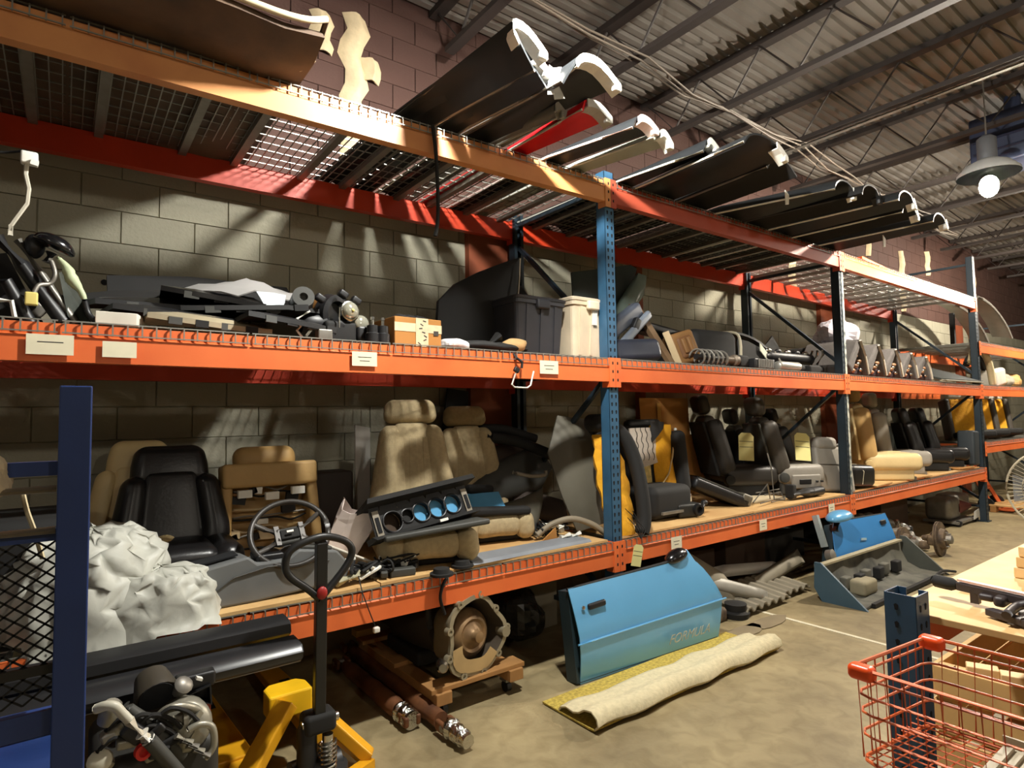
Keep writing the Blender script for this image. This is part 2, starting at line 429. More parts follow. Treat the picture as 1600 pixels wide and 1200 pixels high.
# upright frames
def upright(i, top, m, face):
    x = UX[i]; t = thing('upright_frame', ['navy', 'steel blue', 'worn whitish faced', 'dark slate', 'dark blue'][i]+' upright frame %s' % (['at the near end of the rack', 'between the nearest and second bays', 'between the second and third bays', 'between the third and farthest bays', 'closing the farthest bay'][i]), 'rack upright', (x, DEP/2, 0), 'rack upright frames')
    for y, s in ((.004, 1), (DEP-.004, -1)):
        b = MB(); W = .088; D = .075
        # roll-formed open channel: front web, two flanges and lips
        b.box((x, y+s*.002, top/2), (W, .004, top))
        for q in (-1, 1):
            b.box((x+q*(W/2-.002), y+s*D/2, top/2), (.004, D, top)); b.box((x+q*(W/2-.014), y+s*D, top/2), (.028, .004, top))
        p = b.build('post', face if s > 0 else m, t)
        MB().box((x, y+s*.04, .006), (.14, .12, .012)).build('base_plate', m, p)
        h = MB(); z = .1
        while z < top-.04:
            for q in (-1, 1):
                c = V((x+q*.019, y-s*.0012, z))
                h.prism([(-.008, .008), (-.0045, -.012), (.0045, -.012), (.008, .008), (0, .014)], c, X_, Z_, Y_*(s*.0012))
            z += .0508
        if s > 0: h.build('teardrop_holes', HOLE, p, kind='stuff')
    for z in (.2, 1.79, top-.1): MB().bar((x, .08, z), (x, DEP-.08, z), .03, .03).build('horizontal_brace', m, t)
    for a, c in ((2.84, 2.0), (.95, 1.74)): MB().bar((x, DEP-.08, a), (x, .08, c), .03, .03).build('diagonal_brace', m, t)
    MB().bar((x, .08, .3), (x, DEP-.08, .9), .03, .03).build('diagonal_brace', m, t)
    return t
upright(0, 3.1, NAVY, NAVY); upright(1, 3.12, DBLUE, BLUE); upright(2, 3.07, DBLUE, DBLUE); upright(3, 3.6, DBLUE, DBLUE); upright(4, 3.1, DBLUE, DBLUE)
# whitish worn strip on the front web of the third post
for ch in bpy.data.objects['upright_frame.002'].children:
    if ch.name.startswith('post') and LOC[ch.name] is not None and ch.data.materials[0] is DBLUE:
        MB().box((UX[2]+.022, .0015, 1.53), (.036, .002, 3.0)).build('worn_face', WORN, ch); break
# wire decks
def deck(i, l, xa, xb, k, extra=None):
    zf = (lambda x: extra+BH) if extra else (lambda x: zt(l, x))
    xm = (xa+xb)/2
    lv = LV[l] if not extra else ('raised lower' if extra < 1 else 'raised middle')
    t = thing('wire_deck', '%s wire deck panel from the near end, %s shelf, %s' % (ORD[k], lv, BAY[i]), 'wire deck', (xm, DEP/2, zf(xm)), 'wire mesh decks on the rack')
    xa += .006; xb -= .006; g = MB(); r = .0025
    def wire(a, b):
        g.bar(a, b, 2*r)
    n = max(1, round((xb-xa-.02)/.05))
    for q in range(n+1):
        x = xa+.01+(xb-xa-.02)*q/n; z = zf(x)+.006
        wire((x, -.013, z), (x, DEP+.013, z)); wire((x, -.013, z+.002), (x, -.013, z-.045)); wire((x, DEP+.013, z), (x, DEP+.013, z-.045))
    for q in range(12):
        y = .0+DEP*q/11; wire((xa, y, zf(xa)+.0105), (xb, y, zf(xb)+.0105))
    wire((xa, -.017, zf(xa)-.035), (xb, -.017, zf(xb)-.035))
    g.build('wire_grid', ZINC if l != 2 else ZINC, t, kind='stuff')
    wd = xb-xa
    for q in ([.2, .8] if wd < .75 else [.14, .5, .86]):
        x = xa+wd*q; z = zf(x)
        MB().box((x, DEP/2, z-.012), (.04, DEP-.1, .028)).build('support_channel', ZINC if l == 2 else STEEL, t)
E0 = [-.675, -.015, .645, 1.305, 1.965, 2.83]
def edges(i, n): return [UX[i]+.05+(UX[i+1]-UX[i]-.1)*k/n for k in range(n+1)]
for i, es in ((0, E0), (1, edges(1, 5)), (2, edges(2, 6)), (3, edges(3, 6))):
    for l in (1, 2, 3):
        if i == 3 and l == 3: continue
        for k in range(len(es)-1):
            deck(i, l, es[k], es[k+1], k, .91 if (i == 3 and l == 1) else None)
    if i == 3:
        for k in range(len(es)-1): deck(i, 2, es[k], es[k+1], k, 2.28)
# plywood sheets on the lower shelf
def ply(xa, xb, ya, yb, lab):
    b = MB(); th = .014; z0 = [zt(1, x)+.0135 for x in (xa, xb)]
    b.hexa([(xa, ya, z0[0]), (xb, ya, z0[1]), (xb, yb, z0[1]), (xa, yb, z0[0])]+[(xa, ya, z0[0]+th), (xb, ya, z0[1]+th), (xb, yb, z0[1]+th), (xa, yb, z0[0]+th)])
    tag(b.build('plywood_sheet', PLY), lab, 'plywood', 'plywood sheets on the lower shelf')
ply(.1, 1.24, .0, 1.05, 'plywood sheet on the lower shelf under the grey console')
ply(1.25, 2.8, .012, 1.05, 'plywood sheet on the lower shelf under the beige tweed seats')
ply(2.94, 4.45, .02, 1.05, 'plywood sheet on the lower shelf under the yellow car seats')
ply(4.46, 6.0, .01, 1.05, 'plywood sheet on the lower shelf under the grey power seat')
ply(6.2, 8.0, .04, 1.05, 'plywood sheet on the lower shelf under the cream leather seat')
ply(8.01, 9.85, .03, 1.05, 'plywood sheet on the lower shelf under the black leather seats')
def Z1(x): return zt(1, x)+.029   # top of the plywood
def Z2(x): return zt(2, x)+.0135  # top of the wire deck
def Z3(x): return zt(3, x)+.0135
# shelf labels
def beam_label(u0, v0, u1, v1, lab, rows=2, tilt=0):
    a, b = at(u0, v0, y=-.012), at(u1, v1, y=-.012); wd, ht = abs(b.x-a.x), abs(a.z-b.z)
    c = V(((a.x+b.x)/2, -.0125, (a.z+b.z)/2))
    c.y = -.0205
    t = tag(MB().box(c, (wd, .001, ht), rotm(0, tilt, 0)).build('paper_label', LABEL), lab, 'label', 'paper labels on the beams')
    for k in range(rows):
        MB().box(c+V((0, -.0007, ht*(.12-.26*k))), (wd*(.55-.15*k), .0004, ht*.05)).build('printed_line', INK, t)
    return t
beam_label(41, 521, 115, 556, 'largest whitish paper label on the middle beam, nearest the blue cart post', 1)
beam_label(160, 533, 213, 560, 'plain cream label on the middle beam right of the blue cart post', 0)
beam_label(549, 549, 588, 573, 'paper label with scribbled lines on the middle beam below the headlamps')
beam_label(842, 563, 871, 585, 'paper label on the middle beam below the pale bin')
beam_label(1047, 840, 1064, 855, 'barcode label on the lower beam below the yellow car seat')
beam_label(1185, 813, 1197, 827, 'small white label on the lower beam left of the black bar')
beam_label(1293, 788, 1303, 801, 'small white label on the lower beam just left of the worn post')
# ================================================================ things on the lower shelf
TWEED = mat('beige tweed', (178, 160, 124), .95, 0, .1, 40, .4, 300)
TWEEDD = mat('darker beige tweed', (156, 138, 104), .95, 0, .12, 40, .4, 300)
CREAM = mat('cream leather', (206, 182, 132), .5, 0, .06, 6, .1, 60)
TAN = mat('tan vinyl', (176, 142, 88), .6, 0, .08, 8, .1, 60)
GREYL = mat('grey leather', (142, 136, 126), .5, 0, .06, 6, .1, 60)
GREYD = mat('dark grey leather', (66, 60, 52), .5, 0, .08, 6, .1, 60)
BLKL = mat('black leather', (24, 23, 24), .34, 0, .1, 6, .1, 60)
FOAMY = mat('mustard yellow seat foam', (222, 160, 30), .9, 0, .1, 10, .5, 30, c2=(196, 128, 24), lo=.5, hi=.75)
FELT = mat('grey felt', (196, 184, 170), .95, 0, .06, 20, .3, 90)
DGREY = mat('dark grey trim plastic', (62, 62, 58), .6, 0, .12, 6)
GREYP = mat('grey console plastic', (104, 106, 106), .5, 0, .06, 6)
PAPER = mat('pale pink paper', (240, 224, 216), .85, 0, .04, 6)
TAGY = mat('pale yellow tag', (226, 216, 146), .8, 0, .04, 10)
KRAFT = mat('brown cardboard', (168, 116, 56), .85, 0, .08, 5)
SKYB = mat('sky blue paint', (92, 160, 204), .4, 0, .08, 10)
def seat(name, label, main, side, trim=BLKM, w=.5, cd=.5, bh=.62, rec=18, hr='wide', group='car seats on the lower shelf', flutes=True, side2=None, low=False):
    t = thing(name, label, 'car seat', group=group)
    side2 = side2 or side
    cz = .1 if low else .19
    MB().rbox((0, .02, cz/2+.005), (w*.86, cd*.8, cz), .02).build('seat_base', trim, t, smooth=True)
    if not low:
        for q in (-1, 1): MB().bar((q*w*.33, -cd*.42, .02), (q*w*.33, cd*.5, .02), .035, .04).build('seat_rail', STEEL, t)
    b = MB(); b.rbox((0, 0, cz), (w*.62, cd, .15), .06, fn=lambda p: (p.x, p.y, p.z+.02*math.cos(p.x/w*3.2)))
    b.build('cushion', main, t, smooth='all')
    for q in (-1, 1):
        MB().rbox((q*w*.38, -.005, cz+.005), (w*.25, cd*1.01, .185), .07, rot=rotm(0, q*-6, 0)).build('cushion_bolster', side, t, smooth='all')
    H = V((0, cd*.42, cz+.01)); rx = rotm(-rec)
    def bp(p): return H+rx @ V(p)
    tp = (lambda z: 1.08-.42*max(0, z/bh-.1)) if flutes else (lambda z: 1-.3*max(0, z/bh-.25))
    b = MB(); b.rbox((0, 0, bh/2), (w*.6, .12, bh), .05, inner=5, fn=lambda p: (p.x*tp(p.z+bh/2), p.y-.015*math.cos(p.x/w*3), p.z))
    if flutes:
        pass
    b.v = [H+rx @ p for p in b.v]; b.build('backrest', main, t, smooth='all')
    if flutes:
        for q in (-1, 0, 1):
            f = MB(); f.rbox((q*w*.17, -.062, bh*.5), (w*.15, .03, bh*.72), .014, inner=4, fn=lambda p: (p.x*tp(p.z+bh/2), p.y, p.z))
            f.v = [H+rx @ V((p.x*(1-.12*max(0, p.z/bh-.3)), p.y, p.z)) for p in f.v]; f.build('backrest_flute', main, t, smooth='all')
    for q in (-1, 1):
        f = MB(); f.rbox((q*w*(.36 if not flutes else .34), -.02, bh*(.46 if not flutes else .485)), (w*(.26 if not flutes else .34), .17 if not flutes else .145, bh*(.94 if not flutes else .99)), .07, inner=5)
        f.v = [H+rx @ V((p.x*tp(p.z), p.y, p.z)) for p in f.v]; f.build('backrest_bolster', side2, t, smooth='all')
    f = MB(); f.rbox((0, .075, bh*.48), (w*.78, .03, bh*.9), .012); f.v = [H+rx @ V((p.x*tp(p.z), p.y, p.z)) for p in f.v]; f.build('back_shell', trim, t, smooth=True)
    if hr == 'int':
        f = MB(); f.rbox((0, .0, bh+.03), (w*.66, .13, .26), .09, fn=lambda p: (p.x*(1-.9*max(0, p.z+.02)), p.y, p.z)); f.v = [H+rx @ p for p in f.v]; f.build('headrest', side2, t, smooth='all')
        f = MB(); f.rbox((0, -.05, bh-.1), (w*.5, .03, .012), .005); f.v = [H+rx @ p for p in f.v]; f.build('neck_seam', trim, t, smooth=True)
    elif hr:
        hw, hh, hd = (.33, .15, .12) if hr == 'wide' else (.26, .19, .11)
        f = MB(); f.rbox((0, -.005, bh+hh/2+(.005 if hr == 'wide' else .015)), (hw, hd, hh), .055 if hr == 'wide' else .05, fn=(lambda p: (p.x*(1-.12*p.z/hh), p.y, p.z)) if hr == 'wide' else (lambda p: (p.x*(1-.5*(p.z/hh)**2), p.y, p.z)))
        f.v = [H+rx @ p for p in f.v]; f.build('headrest', side2, t, smooth='all')
        if hr != 'wide':
            for q in (-1, 1): MB().tube([bp((q*.06, 0, bh-.03)), bp((q*.06, 0, bh+.08))], .006, 6).build('headrest_post', CHROME, t)
    for q in (-1, 1):
        MB().lathe((q*w*.47, cd*.42, .17), X_*q, [(0, .05), (.025, .045), (.03, .02)], 14).build('recliner_cover', trim, t, smooth=True)
    return t
s1 = seat('bucket_seat', 'beige tweed bucket seat with wide headrest behind the black gauge bezel', TWEED, TWEED, BLKM, w=.53, cd=.6, bh=.66, rec=12, low=True)
put(s1, (1.66, .36, Z1(1.7)), (0, 0, -18))
s2 = dup(s1, (2.25, .6, Z1(2.2)), (0, 0, -12), 'beige tweed bucket seat with wide headrest holding a blue panel, beside the dark trim pile', (.95, .9, .96))
# sky blue panel and black bar lying on the second seat
t = MB().box((2.17, .5, Z1(2)+.25), (.28, .012, .14), rotm(-50, 0, -10)).build('blue_panel', SKYB); tag(t, 'small scuffed sky blue panel leaning on the second beige tweed seat', 'panel')
t = MB().rbox((2.17, .38, Z1(2)+.205), (.5, .1, .05), .02, rot=rotm(0, 3, -10)).build('seat_valance', BLKM, smooth=True); tag(t, 'black trim strip lying across the second beige tweed seat cushion', 'trim')
t = MB().rbox((2.2, .58, Z1(2)+.32), (.2, .08, .06), .025, rot=rotm(0, 5, 0)).build('rubber_grip', BLKM, smooth=True); tag(t, 'short black grip lying above the sky blue panel', 'grip')
# gauge bezel
def bezel():
    c = V((1.57, .17, 1.0)); t = thing('gauge_bezel', 'black instrument bezel with round gauge openings leaning on the first beige seat', 'instrument bezel', c)
    ex = V((.97, .04, .12)).normalized(); ez = V((-.1, .38, .92)).normalized(); ey = ex.cross(ez)*-1
    ez = ex.cross(ey)*-1 if ex.cross(ey).z < 0 else ex.cross(ey)
    ey = ez.cross(ex)
    def P(x, y, z): return c+ex*x+ey*y+ez*z
    # face plate with real openings: radial strips round each hole
    holes = [(-.19, -.01, .052), (-.1, .0, .034), (-.015, .0, .05), (.085, .0, .052), (.185, .0, .052)]
    W, Hh = .3, .085
    b = MB(); xs = [-W, -.245, -.142, -.065, .035, .137, .24, W]
    def cell(xa, xb, hole):
        if not hole:
            b.hexa([P(xa, 0, -Hh), P(xb, 0, -Hh), P(xb, .012, -Hh), P(xa, .012, -Hh), P(xa, 0, Hh), P(xb, 0, Hh), P(xb, .012, Hh), P(xa, .012, Hh)]); return
        hx, hz, r = hole; n = 28; ring = []; out = []
        for k in range(n):
            a = 2*math.pi*k/n; dx, dz = math.cos(a), math.sin(a)
            ring.append((hx+r*dx, hz+r*dz))
            tx = ((xb if dx > 0 else xa)-hx)/dx if abs(dx) > 1e-6 else 1e9; tz = ((Hh if dz > 0 else -Hh)-hz)/dz if abs(dz) > 1e-6 else 1e9
            q = min(tx, tz); out.append((hx+dx*q, hz+dz*q))
        vs = [P(x, 0, z) for x, z in ring]+[P(x, 0, z) for x, z in out]+[P(x, .03, z) for x, z in ring]
        b.add(vs, [(k, (k+1) % n, n+(k+1) % n, n+k) for k in range(n)]+[(k, 2*n+k, 2*n+(k+1) % n, (k+1) % n) for k in range(n)])
    cell(xs[0], xs[1], None); cell(xs[1], xs[2], holes[0]); cell(xs[2], xs[3], holes[1]); cell(xs[3], xs[4], holes[2]); cell(xs[4], xs[5], holes[3]); cell(xs[5], xs[6], holes[4]); cell(xs[6], xs[7], None)
    b.build('face_plate', BLACK, t)
    for hx, hz, r in holes:
        MB().tube([P(hx+r*1.05*math.cos(2*math.pi*k/24), -.004, hz+r*1.05*math.sin(2*math.pi*k/24)) for k in range(24)], .005, 6, closed=True).build('gauge_rim', BLACK, t, smooth=True)
    b = MB(); b.hexa([P(-.33, .1, .08), P(.34, .1, .08), P(.34, -.07, .1), P(-.33, -.07, .1), P(-.33, .1, .1), P(.34, .1, .1), P(.33, -.07, .125), P(-.32, -.07, .125)]); b.build('cowl', BLKM, t)
    b = MB(); b.hexa([P(-.32, -.05, -.085), P(.32, -.05, -.085), P(.32, .08, -.09), P(-.32, .08, -.09), P(-.32, -.0, -.06), P(.32, 0, -.06), P(.32, .08, -.06), P(-.32, .08, -.06)]); b.build('lower_lip', BLKM, t)
    for s in (-1, 1):
        MB().box(P(s*.275, -.006, 0), (.036, .006, .13), M((ex, ey, ez)).transposed()).build('vent', mat('vent grey', (150, 142, 128), .4, .4), t)
        MB().box(P(s*.275, -.011, -.01), (.02, .006, .08), M((ex, ey, ez)).transposed()).build('vent_slot', HOLE, t)
    for hx, hz, r in holes[2:]:
        MB().lathe(P(hx, .035, hz), ey, [(0, r*1.02), (.002, r*1.02)], 20).build('blue_backing', SKYB, t, label='sky blue backing behind a gauge opening')
    MB().lathe(P(-.19, .05, -.01), ey, [(0, .06), (.002, .06)], 20).build('brown_backing', mat('dark brown card', (60, 44, 30), .8), t)
    MB().lathe(P(-.1, .02, 0), ey, [(0, .04), (.002, .04)], 20).build('dark_backing', BLKM, t)
    MB().box(P(.07, -.055, -.08), (.05, .01, .014), M((ex, ey, ez)).transposed()).build('white_clip', WHITE, t)
bezel()
t = MB().rbox((1.6, .13, Z1(1.6)+.2), (.56, .3, .03), .012, rot=rotm(-6, -5, -14)).build('bezel_tray', DGREY, smooth=True); tag(t, 'dark flat plastic tray lying on the first beige seat cushion under the bezel', 'tray')
# beige rear seat back with exposed wiring, and cream + black seats to the left
def rearseat():
    t = thing('stripped_seat', 'tan seat back with exposed springs and wiring behind the steering wheel', 'car seat', (.95, .75, Z1(.95)))
    c = V((.93, .72, Z1(.95)))
    MB().rbox(c+V((0, .16, .575)), (.34, .12, .14), .06, rot=rotm(-15)).build('headrest', TAN, t, smooth='all')
    MB().rbox(c+V((0, .06, .49)), (.5, .14, .13), .02, rot=rotm(-8)).build('top_pad', TAN, t, smooth='all')
    MB().rbox(c+V((0, .12, .22)), (.48, .05, .46), .02, rot=rotm(-10)).build('back_panel', TAN, t, smooth=True)
    for q in (-1, 1): MB().rbox(c+V((q*.235, .05, .24)), (.06, .15, .46), .025, rot=rotm(-9, q*-3)).build('side_bolster', TAN, t, smooth='all')
    cm = mat('wiring beige', (190, 168, 130), .7)
    for k in range(9):
        z = .06+.045*k; b = MB()
        b.tube(smoothpts([c+V((-.2+.08*i, .045+.02*random.random()-.02*z, z+.022*random.uniform(-1, 1))) for i in range(6)], 4), .006, 6)
        b.build('spring_wire', [cm, BLKM, STEEL][k % 3], t, smooth=True)
    for k in range(12):
        MB().box(c+V((random.uniform(-.19, .19), .03, random.uniform(.08, .42))), (random.uniform(.03, .09), .03, random.uniform(.02, .05)), rotm(0, random.uniform(-20, 20), 0)).build('relay_block', [BLACK, cm, BLKM, WHITE][k % 4], t)
    for k in range(3):
        MB().box(c+V((-.14+.14*k, -.0, .4-.02*(k == 1))), (.07, .03, .04)).build('pale_connector', WHITE, t)
rearseat()
sb = seat('leather_seat', 'black leather bucket seat standing beside the cream seat at the left', BLKL, BLKL, BLKM, w=.54, cd=.46, bh=.5, rec=12, hr='int', flutes=False)
put(sb, (.44, .52, Z1(.4)), (0, 0, -2), (1, 1, .79))
sc = seat('leather_seat', 'cream leather seat half hidden behind the black leather seat and the tarp', CREAM, CREAM, BLKM, w=.46, cd=.36, bh=.5, rec=18, hr='int', flutes=False)
put(sc, (.26, .72, Z1(.3)-.0), (0, 0, -16), (.95, .7, .84))
# steering wheel
def wheel():
    c = V((.865, .17, .975)); t = thing('steering_wheel', 'dark four-spoke steering wheel propped above the grey console', 'steering wheel', c)
    d = V((-.16, -.74, .64)).normalized(); _, a, b_ = frame(d); a, b_ = X_-d*X_.dot(d), None; a.normalize(); b_ = d.cross(a)
    if b_.z < 0: b_ = -b_
    Rr = .172
    MB().tube([c+a*(Rr*math.cos(2*math.pi*k/48))+b_*(Rr*math.sin(2*math.pi*k/48)) for k in range(48)], .0135, 10, closed=True).build('rim', mat('worn dark vinyl', (52, 48, 44), .4), t, smooth='all')
    for ang in (28, 152, 205, 335):
        e = c+a*(Rr*math.cos(R(ang)))+b_*(Rr*math.sin(R(ang))); s = c+a*(.055*math.cos(R(ang)))+b_*(.05*math.sin(R(ang)))-d*.02
        MB().tube([s, s*.5+e*.5-d*.008, e], [.02, .013, .012], 8).build('spoke', mat('spoke grey', (74, 70, 66), .45), t, smooth=True)
    MB().rbox(c-d*.03, (.13, .085, .03), .012, rot=M((a, b_, d)).transposed()).build('hub', DGREY, t, smooth='all')
    for q in (-1, 1): MB().bar(c+a*(.055*q)-b_*.05-d*.01, c+a*(.055*q)+b_*.05-d*.01, .022, .012).build('hub_plate', mat('bare hub plate', (84, 80, 76), .5, .2), t)
    MB().rbox(c-d*.012, (.085, .05, .02), .006, rot=M((a, b_, d)).transposed()).build('hub_recess', BLKM, t, smooth=True)
    MB().box(c+d*.016, (.03, .01, .004), M((a, b_, d)).transposed()).build('hub_clip', WHITE, t)
wheel()
# grey console
def console():
    t = thing('centre_console', 'long grey plastic centre console lying on the plywood in front of the black seat', 'console', (.75, .14, Z1(.7)))
    x0_, z0 = .4, Z1(.7)
    prof = [(0, .03), (0, .15), (.07, .17), (.26, .2), (.3, .165), (.43, .165), (.48, .2), (.66, .17), (.73, .09), (.7, .02), (.3, 0), (.1, 0)]
    b = MB(); n = len(prof)
    f = [V((x0_+x, .07+x*.02, z0+z)) for x, z in prof]; k = [V((x0_+x, .3-.02*x, z0+z*.94)) for x, z in prof]
    b.add(f+k, [tuple(range(n)), tuple(reversed(range(n, 2*n)))]+[(i, n+i, n+(i+1) % n, (i+1) % n) for i in range(n)])
    b.build('console_body', GREYP, t, bevel=.01)
    MB().box((x0_+.14, .18, z0+.19), (.18, .1, .006), rotm(0, -8)).build('armrest_slot', HOLE, t)
    MB().rbox((x0_+.365, .18, z0+.175), (.12, .13, .03), .01).build('shifter_plate', BLACK, t, smooth=True)
    MB().rbox((x0_+.57, .18, z0+.19), (.15, .15, .02), .008, rot=rotm(0, 10)).build('coin_tray', DGREY, t, smooth=True)
    MB().tube([(x0_+.06, .068, z0+.03), (x0_+.2, .069, z0+.12), (x0_+.34, .07, z0+.145), (x0_+.62, .08, z0+.13)], .004, 6).build('edge_seam', DGREY, t)
console()
t = MB().rbox((.3, .34, Z1(.3)+.13), (.42, .2, .03), .01, rot=rotm(-20, 12, 8)).build('console_lid', GREYP, smooth=True); tag(t, 'grey console lid with dark slots leaning behind the tarp', 'console lid')
for k in range(3): MB().box((.36+.05*k, .25, Z1(.3)+.135-.012*k), (.035, .05, .01), rotm(-20, 12, 8)).build('lid_slot', HOLE, t)
# crumpled tarp
def tarp():
    rnd = random.Random(21); z0 = Z1(.2); b = MB()
    def lobe(cx, cy, rx_, ry_, h, nu, nv, jit, zb):
        rows = []
        for i in range(nv+1):
            v = i/nv; r = []
            for k in range(nu):
                q = 2*math.pi*(k+.5*(i % 2))/nu; w = math.cos(v*math.pi/2)**.55 if i < nv else 0
                j = jit*(1 if 0 < i < nv else .5)
                p = V((cx+rx_*w*math.cos(q), cy+ry_*w*math.sin(q), zb+h*math.sin(v*math.pi/2)**.9))
                p += V((rnd.uniform(-j, j), rnd.uniform(-j, j), rnd.uniform(-j, j)*.9*(i > 0)))
                if p.y < -.045: p.y = -.045-.25*(-.045-p.y)
                p.z = max(p.z, zb)
                r.append(p)
            rows.append(r)
        # front hem drops over the beam
        hem = [p.copy() for p in rows[0]]
        for p in hem:
            if p.y < .04: p.z = zb-rnd.uniform(.06, .15)*(1 if p.x < .3 else .25); p.y = -.05-rnd.uniform(0, .03)
        rows = [hem]+rows
        vs = [p for r in rows for p in r]; fs = []
        for i in range(len(rows)-1):
            for k in range(nu):
                A, B, C, D = i*nu+k, i*nu+(k+1) % nu, (i+1)*nu+(k+1) % nu, (i+1)*nu+k
                fs += [(A, B, C), (A, C, D)] if rnd.random() < .5 else [(A, B, D), (B, C, D)]
        b.add(vs, fs)
    lobe(.1, .26, .3, .3, .36, 40, 11, .026, z0+.004)
    lobe(.33, .1, .23, .17, .2, 34, 8, .022, z0+.004)
    t = b.build('crumpled_tarp', mat('pale grey tarp', (182, 182, 172), .5, 0, .05, 5, .08, 30), o=(.17, .12, z0))
    md = t.modifiers.new('soften', 'SUBSURF'); md.levels = md.render_levels = 1
    try:
        cr = t.data.attributes.new('crease_edge', 'FLOAT', 'EDGE')
        cr.data.foreach_set('value', [rnd.choice((.15, .5, .85)) for _ in t.data.edges])
    except Exception: pass
    t.data.polygons.foreach_set('use_smooth', [True]*len(t.data.polygons))
    tag(t, 'crumpled pale grey tarp heaped on the lower shelf beside the blue cart post', 'tarp')
tarp()
t = MB().rbox((-.15, .45, Z1(0)+.22), (.5, .5, .42), .06).build('draped_seat', BLKM, smooth='all'); tag(t, 'black draped seat bulk behind the mesh of the blue cart', 'car seat')
# paper bag with a bottle neck showing
def bag():
    c = V((1.2, .38, Z1(1.2)+.13)); t = thing('paper_bag', 'crumpled pink white paper bag propped left of the gauge bezel', 'bag', c)
    rx = rotm(8, 28, -20); L = .26
    b = MB(); n = 10
    rows = []
    for i, s in enumerate((0, .35, .7, .88, 1)):
        r = []
        for k in range(n+1):
            a = 2*math.pi*k/n; sx = .075+.03*s; sy = .045+.025*s
            r.append(c+rx @ V((sx*max(-1, min(1, 1.35*math.cos(a)))*(1+.1*math.sin(k*2.3+i)), sy*max(-1, min(1, 1.35*math.sin(a))), L*s-.06+.03*math.sin(k*1.7)*(s > .8))))
        rows.append(r)
    b.sheet(rows, .003); b.add(rows[0][:-1], [tuple(range(n))]); b.build('bag_paper', PAPER, t)
    MB().lathe(c+rx @ V((.0, 0, .03)), rx @ Z_, [(0, .03), (.12, .03), (.15, .012), (.18, .012)], 12).build('bottle_neck', mat('dark bottle', (40, 34, 30), .3), t, smooth=True)
bag()
t = MB().rbox((1.17, .28, Z1(1.2)+.1), (.34, .1, .012), .005, rot=rotm(-30, 24, -25)).build('white_trim', mat('pale trim', (206, 198, 182), .6)); tag(t, 'pale flat trim piece leaning below the paper bag', 'trim')
# loose wiring and small bits in front of the seats
def wirebits():
    for k, (x, y, lab) in enumerate(((1.22, .12, 'tangled black wire loom on the plywood below the paper bag'), (1.4, .16, 'small tangle of black wires on the plywood below the gauge bezel'), (2.6, .35, 'tangle of black wires beside the second beige seat'))):
        t = thing('wire_loom', lab, 'wire loom', (x, y, Z1(x)))
        for q in range(7):
            pts = [V((x+random.uniform(-.12, .12), y+random.uniform(-.08, .1), Z1(x)+.012+.08*random.random()**1.5)) for _ in range(6)]
            MB().tube(smoothpts(pts, 5), random.choice((.004, .006, .009)), 6).build('wire', BLKM if q else WHITE, t, smooth=True)
        for q in range(5):
            MB().rbox(V((x+random.uniform(-.12, .12), y+random.uniform(-.08, .08), Z1(x)+.025+.04*random.random())), (random.uniform(.03, .07), .035, .03), .008, rot=rotm(0, random.uniform(-30, 30), random.uniform(0, 90))).build('plug', [BLACK, WHITE, BLACK, DGREY, BLACK][q], t)
wirebits()
p = at(555, 902, z=Z1(1.1)+.03)
t = MB(); t.tube([p+V((-.1, -.02, 0)), p+V((.02, 0, .01))], .026, 10); t.tube([p+V((.02, 0, .01)), p+V((.07, .01, .01))], .018, 10)
tag(t.build('pale_canister', mat('pale green grey', (176, 170, 140), .5), smooth=True), 'pale canister lying on the plywood edge right of the jack handle', 'canister')
p = at(585, 898, z=Z1(1.1)+.015); t = MB().box(p, (.02, .02, .07)).build('white_block', WHITE); tag(t, 'small white block on the plywood edge', 'block')
p = at(540, 878, z=Z1(1.1)+.08); t = MB().rbox(p, (.11, .03, .03), .012, rot=rotm(0, -8, 10)).build('white_tube', WHITE, smooth=True); tag(t, 'short white tube lying above the pale canister', 'tube')
for (u, v, lab, sz) in ((628, 893, 'small dark box on the plywood in front of the first beige seat', (.13, .06, .04)), (690, 893, 'dark rubber mount on the plywood edge by the first beige seat', (.1, .08, .035)), (722, 880, 'round dark rubber mount nearest the grey flat strip', (.09, .08, .035))):
    p = at(u, v, z=Z1(1.5)+.018)
    if 'box' in lab: t = MB().rbox(p, sz, .008, rot=rotm(0, 0, -12)).build('dark_box', DGREY, smooth=True)
    else:
        t = MB().lathe(p-Z_*.018, Z_, [(0, .06), (.012, .06), (.014, .045), (.035, .04), (.036, .015)], 18).build('rubber_mount', BLKM, smooth=True)
    tag(t, lab, 'box' if 'box' in lab else 'rubber mount')
# hanging cord with white plug in front of the beam
t = thing('hanging_cord', 'thin dark cord with a white plug hanging over the lower beam', 'cord', at(573, 930, y=-.03))
MB().tube([at(560, 900, y=.0), at(566, 925, y=-.03), at(575, 950, y=-.03), at(586, 978, y=-.03)], .003, 6).build('cord', BLKM, t, smooth=True)
MB().rbox(at(588, 984, y=-.03), (.03, .025, .025), .006).build('plug', WHITE, t, smooth=True)
t = MB().tube(smoothpts([at(705, 893, y=.02), at(693, 912, y=-.02), at(688, 935, y=-.03), at(695, 960, y=-.03)], 5), .0085, 8).build('bent_hose', BLKM, smooth=True); tag(t, 'black bent hose hooked over the lower beam above the bell housing', 'hose')
# grey flat strip
b = MB(); xa, xb = 1.78, 2.68; z = Z1(2.2)
b.prism([(0, 0), (.16, .004), (.17, .018), (.02, .016)], (xa, .0, z), Y_, Z_, V((xb-xa, .03, .0)))
tag(b.build('grey_strip', mat('grey blue strip', (126, 130, 136), .5), bevel=.002), 'long grey flat trim strip along the plywood edge left of the blue post', 'trim strip')
